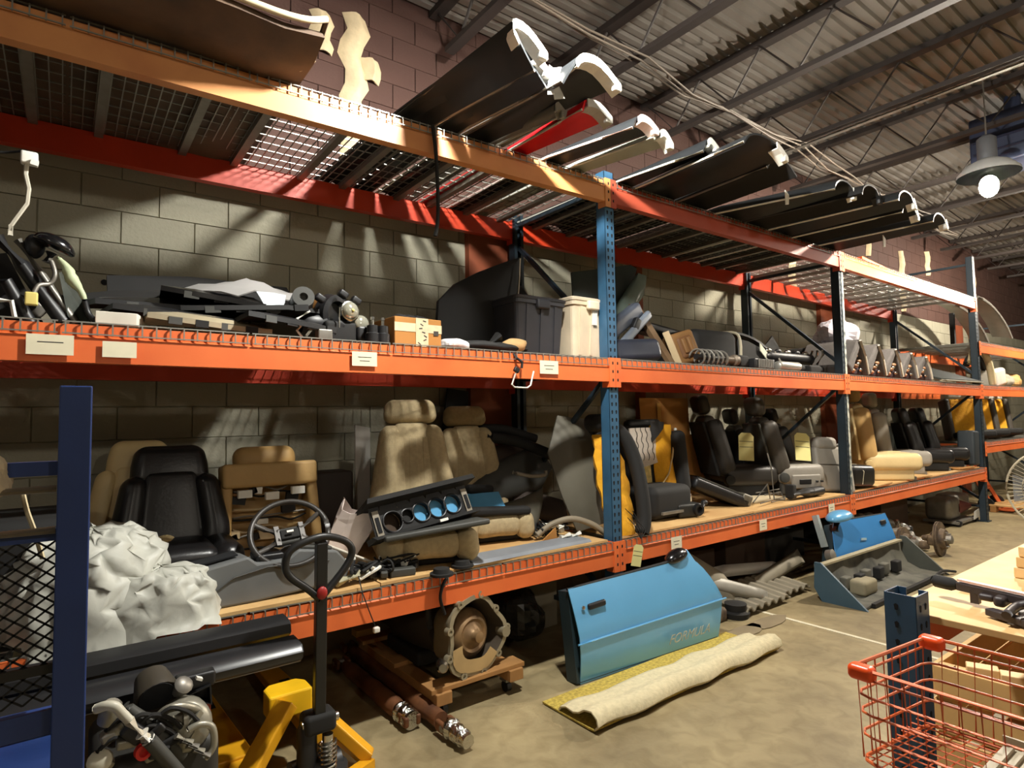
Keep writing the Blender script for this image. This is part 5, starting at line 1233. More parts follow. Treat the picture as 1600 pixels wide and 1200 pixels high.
loft('c', 'dark body panel ending in a hooked white bumper end, third on the top shelf', [(1.85, .01), (1.92, .12), (1.98, .19), (2.1, .2), (2.24, .12)], [(1.75, .01), (1.8, .05), (1.84, .06), (1.88, .05), (1.92, .01)], [(1.7, .0), (1.75, .05), (1.8, .06), (1.84, .05), (1.88, .01)], -.7, DKPAINT, .45)
loft('d', 'dull grey body panel between the white tipped and the red panel', [(2.06, .01), (2.04, .05), (2.05, .09), (2.09, .1), (2.13, .06)], [(1.98, .01), (1.96, .03), (1.95, .05), (1.98, .05), (2.02, .01)], [(1.94, 0), (1.92, .03), (1.91, .05), (1.94, .05), (1.98, .01)], -.42, mat('dull grey paint', (118, 114, 104), .5), .5, mat('dull flange', (150, 146, 136), .5))
loft('e', 'bright red body panel with a grey hooked end on the top shelf', [(2.12, .02), (2.13, .055), (2.15, .085), (2.24, .09), (2.33, .04)], [(2.07, .0), (2.08, .03), (2.1, .045), (2.14, .04), (2.19, .01)], [(2.04, 0), (2.05, .03), (2.07, .045), (2.11, .04), (2.16, .01)], -.55, RED, .55, mat('grey primer', (168, 166, 158), .5))
loft('f', 'dark body panel with a pinkish white edge right of the red panel', [(2.5, .03), (2.53, .09), (2.57, .125), (2.64, .12), (2.71, .08)], [(2.3, .0), (2.32, .03), (2.35, .04), (2.4, .035), (2.45, .01)], [(2.26, 0), (2.28, .03), (2.31, .04), (2.36, .035), (2.41, .01)], -.55, DKPAINT, .4, mat('pinkish white', (226, 200, 192), .5))
loft('g', 'pale grey body panel right of the pinkish edged one', [(2.68, .02), (2.71, .06), (2.75, .09), (2.79, .08), (2.84, .03)], [(2.52, .0), (2.54, .03), (2.56, .045), (2.6, .04), (2.65, .01)], [(2.48, 0), (2.5, .03), (2.52, .045), (2.56, .04), (2.61, .01)], -.55, mat('pale grey green paint', (160, 164, 152), .4), .5, mat('pale flange', (206, 206, 196), .5))
loft('h', 'dark panel with a light rim just behind the blue post on the top shelf', [(3.1, .04), (3.13, .1), (3.16, .14), (3.2, .13), (3.25, .1)], [(2.94, .0), (2.96, .03), (3.0, .04), (3.05, .035), (3.1, .01)], [(2.9, 0), (2.92, .03), (2.96, .04), (3.01, .035), (3.06, .01)], -.58, DKPAINT, .4, mat('light rim', (190, 190, 180), .5))
loft('i', 'large black panel with a white clip at its tip on the second bay top shelf', [(3.15, .02), (3.22, .09), (3.34, .12), (3.5, .11), (3.62, .05)], [(3.14, .0), (3.22, .06), (3.34, .08), (3.46, .07), (3.56, .02)], [(3.12, 0), (3.2, .08), (3.32, .1), (3.44, .1), (3.54, .02)], -.82, DKPAINT, .8, OFFW)
loft('j', 'black panel with a squared tip, right of the white clipped panel', [(3.6, .02), (3.66, .09), (3.76, .13), (3.88, .11), (3.98, .05)], [(3.6, .0), (3.66, .08), (3.76, .11), (3.88, .1), (3.96, .02)], [(3.58, 0), (3.64, .08), (3.74, .1), (3.86, .1), (3.94, .02)], -.7, BLKM, None)
for k, (xa, xf, yf, lab, m) in enumerate(((4.06, 4.34, -.78, 'long black bumper with a thin white hooked end on the second bay top shelf', DKPAINT), (4.42, 4.6, -.85, 'long black bumper next to the hooked one on the second bay top shelf', BLKM), (4.8, 4.96, -.95, 'long dark bumper with white end clips, third long one on the second bay top shelf', DKPAINT), (5.2, 5.3, -.85, 'long dark sill panel with a reddish edge on the second bay top shelf', BLKM), (5.66, 5.78, -.9, 'last long dark bumper of the second bay top shelf, white tips', DKPAINT))):
    loft('k', lab, [(xf, .01), (xf+.03, .07), (xf+.12, .11), (xf+.24, .1), (xf+.3, .03)], [(xa, 0), (xa+.03, .06), (xa+.12, .09), (xa+.24, .08), (xa+.34, .01)], [(xa, 0), (xa+.03, .06), (xa+.12, .08), (xa+.24, .07), (xa+.34, .01)], yf, m, .85, OFFW if k != 1 else BLACK)
for k, (u, v) in enumerate(((1382, 378), (1230, 310))):
    p = at(u, v, y=-.5); MB().prism([(-.02, -.05), (.02, -.04), (.03, .03), (-.02, .06)], p, X_, Z_, Y_*.006).build('white_tag', OFFW, [o for o in COL.objects if o.name.startswith('body_panel')][-1 if k == 0 else -5])
t = MB().sheet([[(1.84+.05*q+.012*math.sin(4*s+2*q), -.62+.02*math.sin(5*q+3*s), Z3(2)+.13-.15*s) for q in (0, .5, 1, 1.5)] for s in (0, .2, .4, .6, .8, 1)], .002).build('plastic_wrap', mat('white cloudy film', (226, 226, 220), .35, alpha=.75), smooth=True); tag(t, 'torn strip of cloudy plastic hanging from the third panel tip', 'plastic film')
t = MB().tube(smoothpts([at(676, 196, y=-.02), at(681, 240, y=-.035), at(684, 300, y=-.035), at(684, 345, y=-.035), at(680, 369, y=-.035)], 5), .011, 6).build('black_strap', BLKM, smooth=True); tag(t, 'long black strap hanging down from the top shelf beam', 'strap')
# lone scrap on the third bay top
t = MB().box((7.0, .1, Z3(7)+.014), (.9, .16, .025), rotm(0, 1, 4)).build('orange_scrap', ORANGE); tag(t, 'flat orange painted scrap lying on the third bay top shelf', 'scrap')
# ================================================================ overhead services
t = thing('ceiling_cables', 'loose pale cables running along under the ceiling joists', 'cables', (4, 0, 4.15))
CAB = mat('pale cable', (112, 100, 86), .6)
A, B = at(860, 0, z=4.17), at(1365, 300, z=4.17)
for k in range(3):
    a, b = A+V((-1.5, .02*k, 0)), B+V((3, .05*k, 0)); n = 16
    MB().tube([a.lerp(b, i/n)+V((0, .05*math.sin(i*1.3+k), -.05*abs(math.sin(i*1.57))+.02*math.sin(i+k*2))) for i in range(n+1)], .008, 6).build('cable', CAB, t, smooth=True)
a, b = V((5.86, 1.2, 4.15)), V((5.86, -8, 4.15)); MB().tube([a, b], .018, 8).build('conduit', STEEL, t, smooth=True)
# dark blue unit heater
a, b = at(1516, 266, x=7.4), at(1640, 146, x=7.4)
t = thing('unit_heater', 'dark blue unit heater hung from the joists beside the glowing lamp', 'heater', (7.4, a.y, min(a.z, b.z)))
cy = (a.y+b.y)/2; cz = (a.z+b.z)/2
HN = mat('heater navy', (42, 52, 78), .5)
MB().rbox((7.66, cy, cz), (.5, abs(a.y-b.y), abs(b.z-a.z)), .02).build('casing', HN, t, smooth=True)
for k in range(3): MB().box((7.405, cy, cz-.12+.12*k), (.03, abs(a.y-b.y)*.9, .012), rotm(0, 30, 0)).build('louvre', HN, t)
for q in (-1, 1): MB().tube([(7.66, cy+q*.2, cz), (7.66, cy+q*.2, 4.58)], .012, 6).build('hanger_rod', STEEL, t)
MB().lathe((7.6, cy, cz+.1), Z_, [(0, .07), (.2, .07), (4.55-cz, .07)], 14).build('flue', HN, t, smooth=True)
# ================================================================ things on the floor
BLUEP = mat('metallic blue car paint', (98, 166, 212), .3, .1, .05, 3, coat=.6)
BLUED = mat('deeper blue car paint', (56, 128, 192), .3, .1, .05, 3, coat=.6)
def cardoor(name, lab, o, L, H, ang, lean, m, mirror_left, extra):
    "o: bottom corner nearest the camera's left; local s along, t up, n outward"
    o = V(o); es = V((math.cos(R(ang)), math.sin(R(ang)), 0)); en = V((math.sin(R(ang)), -math.cos(R(ang)), 0))
    et = (Z_*math.cos(R(lean))-en*math.sin(R(lean)))
    nn = es.cross(et)*1; nn = nn if nn.dot(en) > 0 else -nn
    def P(s, t, n=0): s = L-s if mirror_left else s; return o+es*s+et*t+nn*n
    t_ = thing(name, lab, 'car door', o, 'blue car doors on the floor')
    def top(s):
        q = s/L
        if q < .78: return H*(.93+.07*q/.78)
        return H*(1-.52*((q-.78)/.22)**1.7)
    def left(t): return .035*(1-t/H)+.0
    NS, NT = 28, 12; rows = []
    for j in range(NT+1):
        r = []
        for i in range(NS+1):
            s = L*i/NS; tt = top(s)*j/NT; cr = .4*H+.03*s/L
            n = .05+.012*tt/H
            if tt < cr: n = .055-.06*((cr-tt)/cr)**1.4
            else: n = .062-.045*((tt-cr)/(H-cr))**1.6
            s2 = s+(left(tt) if i == 0 else 0)-.06*(1-tt/H)*(i/NS)**3
            r.append(P(s2, tt, n))
        rows.append(r)
    b = MB(); b.sheet(rows if not mirror_left else [list(reversed(r)) for r in rows], .006); b.build('door_skin', m, t_, smooth=True)
    # inner shell and ends
    inner = [P(.01, .01, .0), P(L-.07, .01, .0), P(L-.01, .38*H, .02), P(L*.8, H*.95, .01), P(.01, H*.9, .01)]
    b = MB(); b.add(inner+[p-nn*.09 for p in inner], [(0, 1, 2, 3, 4), (9, 8, 7, 6, 5)]+[(i, 5+i, 5+(i+1) % 5, (i+1) % 5) for i in range(5)]); b.build('inner_shell', mat('dark door inner', (34, 50, 56), .5), t_)
    MB().tube([P(L*k/14, .4*H+.03*k/14, .064) for k in range(15)], .006, 6).build('swage_line', m, t_, smooth=True)
    MB().tube([P(L*k/14*.78, top(L*k/14*.78)-.002, .018) for k in range(15)], .008, 6).build('window_seal', mat('seal black', (26, 30, 32), .6), t_, smooth=True)
    return t_, P, nn, es, et
d1, P, nn, es, et = cardoor('car_door', 'light blue car door with faded lettering standing in front of the blue post', (2.31, -.2, .004), 1.29, .56, -3, 9, BLUEP, False, None)
MB().rbox(P(.17, .41, .06), (.13, .025, .035), .012, rot=rotm(-9, -4, -4)).build('door_handle', BLACK, d1, smooth=True)
MB().lathe(P(.07, .41, .055), nn, [(0, .011), (.008, .011), (.01, .004)], 12).build('key_lock', CHROME, d1, smooth=True)
Rt = M((es, et, nn)).transposed()
flat_text('FORMULA', .085, P(.9, .1, .058), M((es, (et+nn*.32).normalized(), es.cross((et+nn*.32).normalized()))).transposed(), mat('worn grey decal', (170, 178, 174), .6, 0, .2, 30), d1, .0008, .3)
MB().ell(P(.93, .57, .01), (.1, .055, .05), rotm(0, -14, 0), fn=lambda p: (p.x, p.y, p.z if p.z > 0 else p.z*.7)).build('wing_mirror', BLKG, d1, smooth=True)
b = MB(); b.hexa([P(.98, .5, -.01), P(1.16, .44, -.01), P(1.16, .44, .02), P(.98, .5, .02), P(1.0, .62, -.02), P(1.06, .6, -.02), P(1.06, .6, .0), P(1.0, .62, .0)]); b.build('mirror_sail', BLUEP, d1, bevel=.008)
d2, P2, nn2, es2, et2 = cardoor('car_door', 'deep blue car door with a round wing mirror standing behind the dirty bumper', (5.26, -.22, .004), 1.26, .54, 0, 14, BLUED, True, None)
MB().rbox(P2(.16, .43, .05), (.1, .022, .045), .012, rot=rotm(-12, 0, 0)).build('door_handle', BLACK, d2, smooth=True)
MB().ell(P2(1.06, .57, .1), (.17, .09, .06), rotm(0, -4, 0), fn=lambda p: (p.x, p.y, p.z if p.z > 0 else p.z*.6)).build('wing_mirror', BLUEP, d2, smooth=True)
MB().tube([P2(1.1, .46, .05), P2(1.08, .54, .08)], .03, 8).build('mirror_arm', BLACK, d2, smooth=True)
MB().bar(P2(1.25, .35, .0), P2(1.24, .62, -.01), .03, .05).build('pillar_tip', mat('pale door edge', (150, 160, 160), .5), d2)
MB().lathe(P2(1.28, .28, .02), nn2, [(0, .05), (.05, .05), (.06, .03)], 14).build('speaker', STEEL, d2, smooth=True)
MB().bar(P2(.62, .33, .066), P2(.72, .34, .066), .006, .02).build('badge', mat('badge silver', (150, 186, 206), .3), d2)
# dirty bumper lying open side up
def fascia():
    t = thing('bumper_cover', 'dusty grey blue bumper cover lying open in front of the deep blue door', 'bumper', (5.7, -.5, 0))
    m = mat('dusty bumper inside', (96, 94, 84), .8, 0, .2, 6, c2=(56, 56, 52), lo=.45, hi=.7); mo = mat('bumper outside', (60, 84, 98), .5, 0, .1, 5)
    x0_, x1_ = 4.88, 6.5; rows = []
    prof = [(-.62, .02), (-.55, .01), (-.42, .015), (-.32, .06), (-.27, .16), (-.26, .26)]
    for i in range(13): rows.append([(x0_+(x1_-x0_)*i/12, y+.01*math.sin(i*1.7), z+.006*math.sin(i*2.3)) for y, z in prof])
    MB().sheet(rows, -.014).build('bumper_shell', m, t, smooth=True)
    MB().bar((x0_, -.262, .268), (x1_-.05, -.262, .268), .05, .016).build('top_lip', mat('dusty lip', (158, 148, 120), .8), t)
    for x, s, mm in ((x0_, -1, mo), (x1_, 1, mat('end cap dusty', (84, 86, 78), .7))):
        b = MB(); b.prism([(-.64, .0), (-.3, .0), (-.24, .1), (-.25, .3), (-.3, .3)], (x, 0, 0), Y_, Z_, X_*(.02*s)); b.build('end_cap', mm, t)
    MB().bar((x0_+.1, -.63, .02), (x1_-.3, -.63, .03), .03, .03).build('front_edge', BLKM, t)
    MB().tube(smoothpts([(x1_-.3, -.63, .03), (x1_-.1, -.62, .05), (x1_+.1, -.66, .02)], 4), .012, 6).build('loose_strip', BLKM, t, smooth=True)
    for k in range(6):
        MB().rbox((x0_+.3+.18*k, -.34-.03*(k % 2), .1), (.1, .06, .1), .012).build('moulded_pocket', BLKM if k % 2 else m, t, smooth=True)
    MB().rbox((x0_+.42, -.42, .07), (.24, .14, .12), .03).build('foam_block', mat('dusty foam', (140, 132, 108), .9), t, smooth=True)
fascia()
# brake parts
RUSTY = mat('rusty iron', (118, 100, 78), .7, .4, .2, 14, .2, 60, c2=(70, 58, 50), lo=.4, hi=.65)
def rotor(x, y, z, r, d, lab):
    t = thing('brake_rotor', lab, 'brake rotor', (x, y, 0), 'brake rotors on the floor'); d = V(d).normalized(); c = V((x, y, z))
    MB().lathe(c, d, [(0, r*.5), (0, r), (.012, r), (.012, r*.94), (.02, r*.94), (.02, r), (.032, r), (.032, r*.62), (.075, r*.55), (.08, r*.3)], 32).build('disc', RUSTY, t, smooth=True)
    MB().lathe(c+d*.075, d, [(0, r*.28), (.05, r*.24), (.06, r*.1)], 16).build('hub', STEEL, t, smooth=True)
    _, a, b_ = frame(d)
    for k in range(5): MB().lathe(c+d*.07+a*(r*.42*math.cos(k*1.257))+b_*(r*.42*math.sin(k*1.257)), d, [(0, .009), (.035, .009), (.036, .004)], 8).build('wheel_stud', CHROME, t)
    MB().lathe(c-d*.02, -d, [(0, r*.5), (.03, r*.4), (.05, r*.2), (.12, r*.15)], 16).build('knuckle', RUSTY, t, smooth=True)
    MB().rbox(c-d*.02+a*(r*.72), (.09, .07, .1), .025).build('caliper', RUSTY, t, smooth=True)
rotor(7.3, -.3, .172, .175, (.05, -1, .06), 'rusty brake rotor with hub standing nearest the open floor')
rotor(6.85, -.14, .162, .16, (.0, -1, .12), 'darker brake rotor half hidden behind the bumper end')
def knuckles():
    for k, (x, y, z, lab) in enumerate(((6.72, .12, .04, 'bright suspension arm lying nearest the deep blue door'), (6.98, .06, .04, 'suspension arm second from the deep blue door'), (7.2, .14, .04, 'suspension arm crossing the middle of the axle heap'), (7.45, .08, .04, 'suspension arm behind the rusty brake rotor'), (7.05, .2, .15, 'upper bright control arm on top of the axle heap'), (7.6, .32, .08, 'control arm at the back right of the axle heap'), (6.85, .3, .12, 'dark control arm at the back left of the axle heap'), (7.2, .25, .22, 'topmost control arm crossing the axle heap'), (7.4, .2, .16, 'raised control arm just left of the rusty brake rotor'), (6.95, .16, .2, 'raised control arm beside the deep blue door'))):
        t = thing('suspension_arm', lab, 'car part', (x, y, z), 'suspension arms in a heap')
        a = random.uniform(0, 3.1); d = V((math.cos(a), math.sin(a), .25)); c = V((x, y, z+.06))
        MB().tube(smoothpts([c-d*.22, c-d*.06+Z_*.05, c+d*.08+Z_*.04, c+d*.22], 4), [.036+.018*math.sin(i) for i in range(13)], 8).build('arm', [CHROME, STEEL][k % 2], t, smooth=True)
        for s in (-1, 1): MB().lathe(c+d*(.2*s)-Z_*.03, V((.2, .1, 1)), [(0, .05), (.015, .06), (.07, .06), (.085, .045)], 12).build('bush', [BLACK, RUSTY][k % 2], t, smooth=True)
        MB().tube(smoothpts([c-d*.1, c+V((.05, -.06, .05)), c+V((.14, -.02, 0))], 4), .034, 8).build('link', [STEEL, RUSTY, CHROME][k % 3], t, smooth=True)
knuckles()
t = MB().tube([(7.1, -.1, .27), (6.5, .2, .24)], .03, 10).build('axle_tube', STEEL, smooth=True)
tag(t, 'straight steel axle tube lying over the suspension heap', 'axle')
# heap of grey trim with corrugated pads
GTR = mat('dusty grey trim', (132, 124, 106), .7, 0, .15, 6)
panel([(-.3, 0), (.26, -.02), (.3, .1), (.1, .24), (-.3, .3)], (3.98, .1, .1), rotm(-24, 24, -20), .014, GTR, 'plastic_trim', 'dusty beige pillar trim leaning just right of the light blue door', .08)
panel([(-.3, 0), (.34, .02), (.36, .1), (-.28, .12)], (4.1, .0, .14), rotm(-40, 16, -24), .03, mat('silver trim', (150, 146, 136), .45, .2), 'plastic_trim', 'silver grey trim bar lying over the corrugated pads', .03)
panel([(-.4, 0), (.4, .0), (.42, .07), (-.4, .09)], (4.75, .22, .17), rotm(-60, 4, -6), .03, mat('white grey trim', (190, 186, 176), .45), 'plastic_trim', 'pale bright trim strip lying across the top of the floor heap', .02)
panel([(-.36, 0), (.36, .03), (.4, .16), (-.3, .1)], (5.0, .08, .1), rotm(-40, -8, -4), .02, GTR, 'plastic_trim', 'dusty trim arm pointing at the deep blue door', .04)
for k, (x, y, lab) in enumerate(((4.35, .0, 'corrugated grey pad at the front of the floor heap'), (4.75, .05, 'corrugated grey pad at the right of the floor heap'))):
    rows = []
    for i in range(25): rows.append([(x-.3+.6*i/24, y-.16+.36*q, .035+.028*(i % 4 in (1, 2))+.04*q) for q in (0, .5, 1)])
    t = MB().sheet(rows, .012).build('corrugated_pad', GTR); tag(t, lab, 'pad')
t = thing('round_mount', 'dark round rubber mount beside the light blue door on the floor', 'mount', (4.0, -.1, 0))
MB().lathe((4.02, -.08, 0), Z_, [(0, .09), (.04, .1), (.05, .07), (.1, .08), (.11, .03)], 18).build('mount_body', BLKM, t, smooth=True)
t = MB().rbox((3.82, -.0, .05), (.16, .2, .1), .03).build('brown_lump', RUSTY, smooth=True); tag(t, 'rusty lump of metal against the end of the light blue door', 'car part')
for k, (x, y, lab) in enumerate(((3.78, -.3, 'flat torn grey cardboard piece by the light blue door'), (4.08, -.3, 'flat torn brown cardboard piece at the end of the painted line'))):
    pol = [(x+.2*math.cos(a)*(1+.25*math.sin(3*a+k)), y+.09*math.sin(a)*(1+.2*math.cos(2*a))) for a in [q*math.pi/5 for q in range(10)]]
    t = MB().prism(pol, (0, 0, .003), X_, Y_, Z_*.005).build('cardboard_piece', mat('grey brown card', (132, 118, 92), .9)); tag(t, lab, 'cardboard')
# dark things under the rack
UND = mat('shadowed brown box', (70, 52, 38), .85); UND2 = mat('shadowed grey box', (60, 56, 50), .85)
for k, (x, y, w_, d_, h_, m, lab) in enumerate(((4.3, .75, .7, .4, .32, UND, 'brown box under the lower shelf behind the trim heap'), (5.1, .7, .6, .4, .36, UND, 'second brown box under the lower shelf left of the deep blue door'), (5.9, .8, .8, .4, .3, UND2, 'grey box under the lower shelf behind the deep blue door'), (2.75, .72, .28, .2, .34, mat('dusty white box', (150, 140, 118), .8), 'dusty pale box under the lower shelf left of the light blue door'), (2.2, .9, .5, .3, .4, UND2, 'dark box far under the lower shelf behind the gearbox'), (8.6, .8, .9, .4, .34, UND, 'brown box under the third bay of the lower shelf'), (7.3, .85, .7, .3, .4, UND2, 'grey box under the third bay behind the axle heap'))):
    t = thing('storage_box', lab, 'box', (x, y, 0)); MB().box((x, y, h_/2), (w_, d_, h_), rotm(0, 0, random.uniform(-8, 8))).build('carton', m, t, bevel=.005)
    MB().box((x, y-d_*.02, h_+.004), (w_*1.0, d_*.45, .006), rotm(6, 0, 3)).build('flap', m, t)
for k, (x, y, r_, lab) in enumerate(((3.3, .7, .03, 'rusty bar lying on the floor in front of the boxes under the second bay'), (4.6, .5, .025, 'thin dusty bar lying on the floor under the second bay'))):
    t = MB().tube([(x+.2, y-.28, r_), (x+1.2, y-.24, r_+.005)], r_, 8).build('metal_bar', RUSTY); tag(t, lab, 'bar')
t = crumple(V((2.5, .55, .16)), (.16, .14, .155), mat('dark shiny film', (46, 44, 40), .25), 'wrapped_part', 'dark plastic wrapped part behind the bell housing', 'wrapped part', 7, .3, 9)
t = MB().tube(smoothpts([(1.9, .9, .03), (2.1, .8, .2), (2.25, .7, .32), (2.4, .9, .2)], 4), .03, 8).build('black_hose', BLKM, smooth=True); tag(t, 'black hose lying behind the gearbox under the shelf', 'hose')
# gearbox with bell housing on a wooden dolly
def gearbox():
    t = thing('gearbox', 'gearbox with open bell housing and rusty converter on a wooden dolly', 'gearbox', (1.75, .3, .17))
    c = V((1.78, -.02, .345)); d = V((.12, -1, .06)).normalized(); _, a, b_ = frame(d); a = X_-d*X_.dot(d); a.normalize(); b_ = d.cross(a); b_ = b_ if b_.z > 0 else -b_
    AL = mat('cast aluminium dirty', (150, 140, 116), .55, .4, .15, 10, .1, 50)
    n = 36
    def rad(k):
        q = 2*math.pi*k/n; return .185*(1+.07*math.cos(3*q+.6)+.05*math.cos(5*q)+.06*max(0, math.sin(q)))
    def ring(f, off): return [c+d*off+a*(rad(k)*f*math.cos(2*math.pi*k/n))+b_*(rad(k)*f*math.sin(2*math.pi*k/n)) for k in range(n)]
    R_ = [ring(.94, 0), ring(1.07, 0), ring(1.07, -.018), ring(1.0, -.02), ring(.8, -.2), ring(.55, -.26), ring(.5, -.27)]
    I_ = [ring(.94, 0), ring(.9, -.03), ring(.74, -.19), ring(.3, -.2)]
    for nm, L, fl in (('bell_housing', R_, 1), ('bell_inside', I_, 0)):
        b = MB(); vs = [p for r in L for p in r]; fs = [(i*n+j, i*n+(j+1) % n, (i+1)*n+(j+1) % n, (i+1)*n+j) for i in range(len(L)-1) for j in range(n)]
        fs.append(tuple((len(L)-1)*n+j for j in range(n))); b.add(vs, fs); b.build(nm, AL if fl else mat('dark cast inside', (70, 60, 48), .6, .2), t, smooth=True)
    for k in range(0, n, 4):
        MB().lathe(ring(1.05, .002)[k], d, [(-.03, .02), (.004, .02), (.004, .009), (-.01, .009)], 12).build('bolt_ear', AL, t, smooth=True)
    CV = mat('rusty converter', (150, 120, 84), .5, .5, .2, 12, c2=(108, 84, 60), lo=.4, hi=.7)
    MB().lathe(c-d*.13, d, [(0, .12), (.03, .135), (.06, .13), (.09, .1), (.1, .085), (.092, .07), (.1, .05), (.115, .035), (.12, .03), (.15, .028), (.155, .01)], 32).build('torque_converter', CV, t, smooth=True)
    b = MB(); vs = ring(.97, .006)[19:33]; b.add(vs+[c+d*.006+(p-c-d*.006)*.62 for p in vs], [(i, i+1, 14+i+1, 14+i) for i in range(13)]); b.build('dust_cover', mat('tan dust cover', (170, 142, 96), .6), t)
    MB().lathe(c-d*.25, -d, [(0, .13), (.1, .15), (.4, .14), (.45, .1), (.6, .08), (.75, .06)], 20).build('gear_case', mat('dark gear case', (62, 56, 48), .6, .3), t, smooth=True)
    MB().rbox(c-d*.48-Z_*.13, (.3, .4, .08), .02).build('oil_pan', BLKM, t, smooth=True)
    MB().lathe(c+V((-.2, .03, -.1)), V((-.5, -1, .2)), [(0, .03), (.08, .03), (.09, .02), (.11, .02)], 12).build('solenoid', CHROME, t, smooth=True)
    MB().tube(smoothpts([c+V((-.2, .15, .05)), c+V((-.24, .1, .2)), c+V((-.22, .05, .3))], 4), .016, 8).build('cooler_pipe', BLKM, t, smooth=True)
    MB().lathe(c+a*.2-b_*.02, d, [(-.05, .03), (.01, .03)], 10).build('starter_boss', AL, t, smooth=True)
gearbox()
t = thing('wooden_dolly', 'low wooden dolly on casters under the gearbox', 'dolly', (1.75, .45, 0))
WD = mat('brown timber', (160, 116, 66), .8, 0, .15, 8)
for x in (1.55, 2.0): MB().box((x, .42, .105), (.09, .98, .06)).build('side_rail', WD, t, bevel=.004)
for y, z in ((.0, .145), (.42, .145), (.85, .145)): MB().box((1.775, y, z), (.58, .11, .025)).build('cross_plank', WD, t, bevel=.003)
MB().box((1.56, .92, .175), (.16, .08, .04)).build('loose_block', mat('pale timber', (196, 160, 96), .8), t)
for x in (1.58, 1.98):
    for y in (.0, .85):
        cst = MB().box((x, y, .068), (.05, .06, .012)).build('caster_plate', STEEL, t)
        MB().lathe((x-.014, y, .032), X_, [(0, .03), (.028, .03)], 14).build('caster_wheel', BLACK, cst, smooth=True)
# drive shafts
FOIL = mat('crinkled foil', (200, 198, 190), .2, 1, .1, 30, .6, 60)
RSH = mat('rusty shaft', (128, 82, 50), .65, .4, .2, 8, .15, 40, c2=(92, 60, 42), lo=.45, hi=.7)
def shaft(x0, x1, y0, y1, lab, foil_long):
    t = thing('drive_shaft', lab, 'drive shaft', ((x0+x1)/2, (y0+y1)/2, .045), 'drive shafts on the floor'); a, c = V((x0, y0, .047)), V((x1, y1, .047)); d = (c-a).normalized(); L = (c-a).length
    MB().lathe(a, d, [(0, .03), (.08, .042), (L*.45, .042), (L*.46, .046), (L*.8, .046), (L*.82, .04), (L*.9, .04)], 16).build('shaft_tube', RSH, t, smooth=True)
    for e, s in ((a, -1), (a+d*(L*.9), 1)):
        k = e+d*(.03*s)
        for q in (-1, 1): MB().rbox(k+d*(.03*s)+d.cross(Z_)*(.032*q), (.025, .09, .05), .01).build('yoke_ear', RSH, t, smooth=True)
        MB().lathe(k+d*(.045*s)-d.cross(Z_)*.045, d.cross(Z_), [(0, .016), (.09, .016)], 10).build('joint_cross', STEEL, t, smooth=True)
    b = MB(); e = a+d*(L*(.86 if not foil_long else .97)); Lf = .16 if foil_long else .13
    rows = []
    for i in range(9):
        r = .043+.006*math.sin(i*2.3)-(.012*i/8 if foil_long else 0)
        _, p_, q_ = frame(d); rows.append([e+d*(Lf*i/8)+p_*(r*(1+.16*noise.noise(V((i*1.3, k*.9, 2))))*math.cos(2*math.pi*k/16))+q_*(r*(1+.16*noise.noise(V((i*1.3, (k % 16)*.9, 2))))*math.sin(2*math.pi*k/16)) for k in range(17)])
    b.sheet(rows, .002); b.add(rows[-1][:-1], [tuple(range(16))]); b.build('foil_wrap', FOIL, t)
shaft(1.37, 1.38, .78, -.04, 'shorter rusty drive shaft with foil wrapped end, nearest the pallet jack', False)
shaft(1.5, 1.49, 1.0, -.26, 'longer rusty drive shaft with long crumpled foil end beside the dolly', True)
# rolled mat
t = thing('foam_mat', 'cream foam backed mat lying half rolled in front of the light blue door', 'mat', (2.85, -.42, 0))
rows1, rows2 = [], []
for i in range(25):
    x = 2.04+1.62*i/24; w = .012*math.sin(i*.9)
    rows1.append([(x, y, z) for y, z in ((-.235, .006), (-.33, .006), (-.45, .007), (-.58, .008), (-.62, .012))])
    rows2.append([(x, y+w, z+.004*math.sin(i*1.3)) for y, z in ((-.622, .014), (-.648, .04), (-.64, .075), (-.6, .098), (-.55, .088), (-.51, .062), (-.47, .05), (-.42, .056), (-.375, .04), (-.36, .018))])
MB().sheet(rows1, -.008).build('yellow_underside', mat('speckled yellow foam', (178, 156, 70), .95, 0, .35, 60, .3, 90), t, smooth=True)
MB().sheet(rows2, -.008).build('cream_face', mat('cream speckled mat', (208, 196, 160), .9, 0, .1, 40, .3, 60), t, smooth=True)
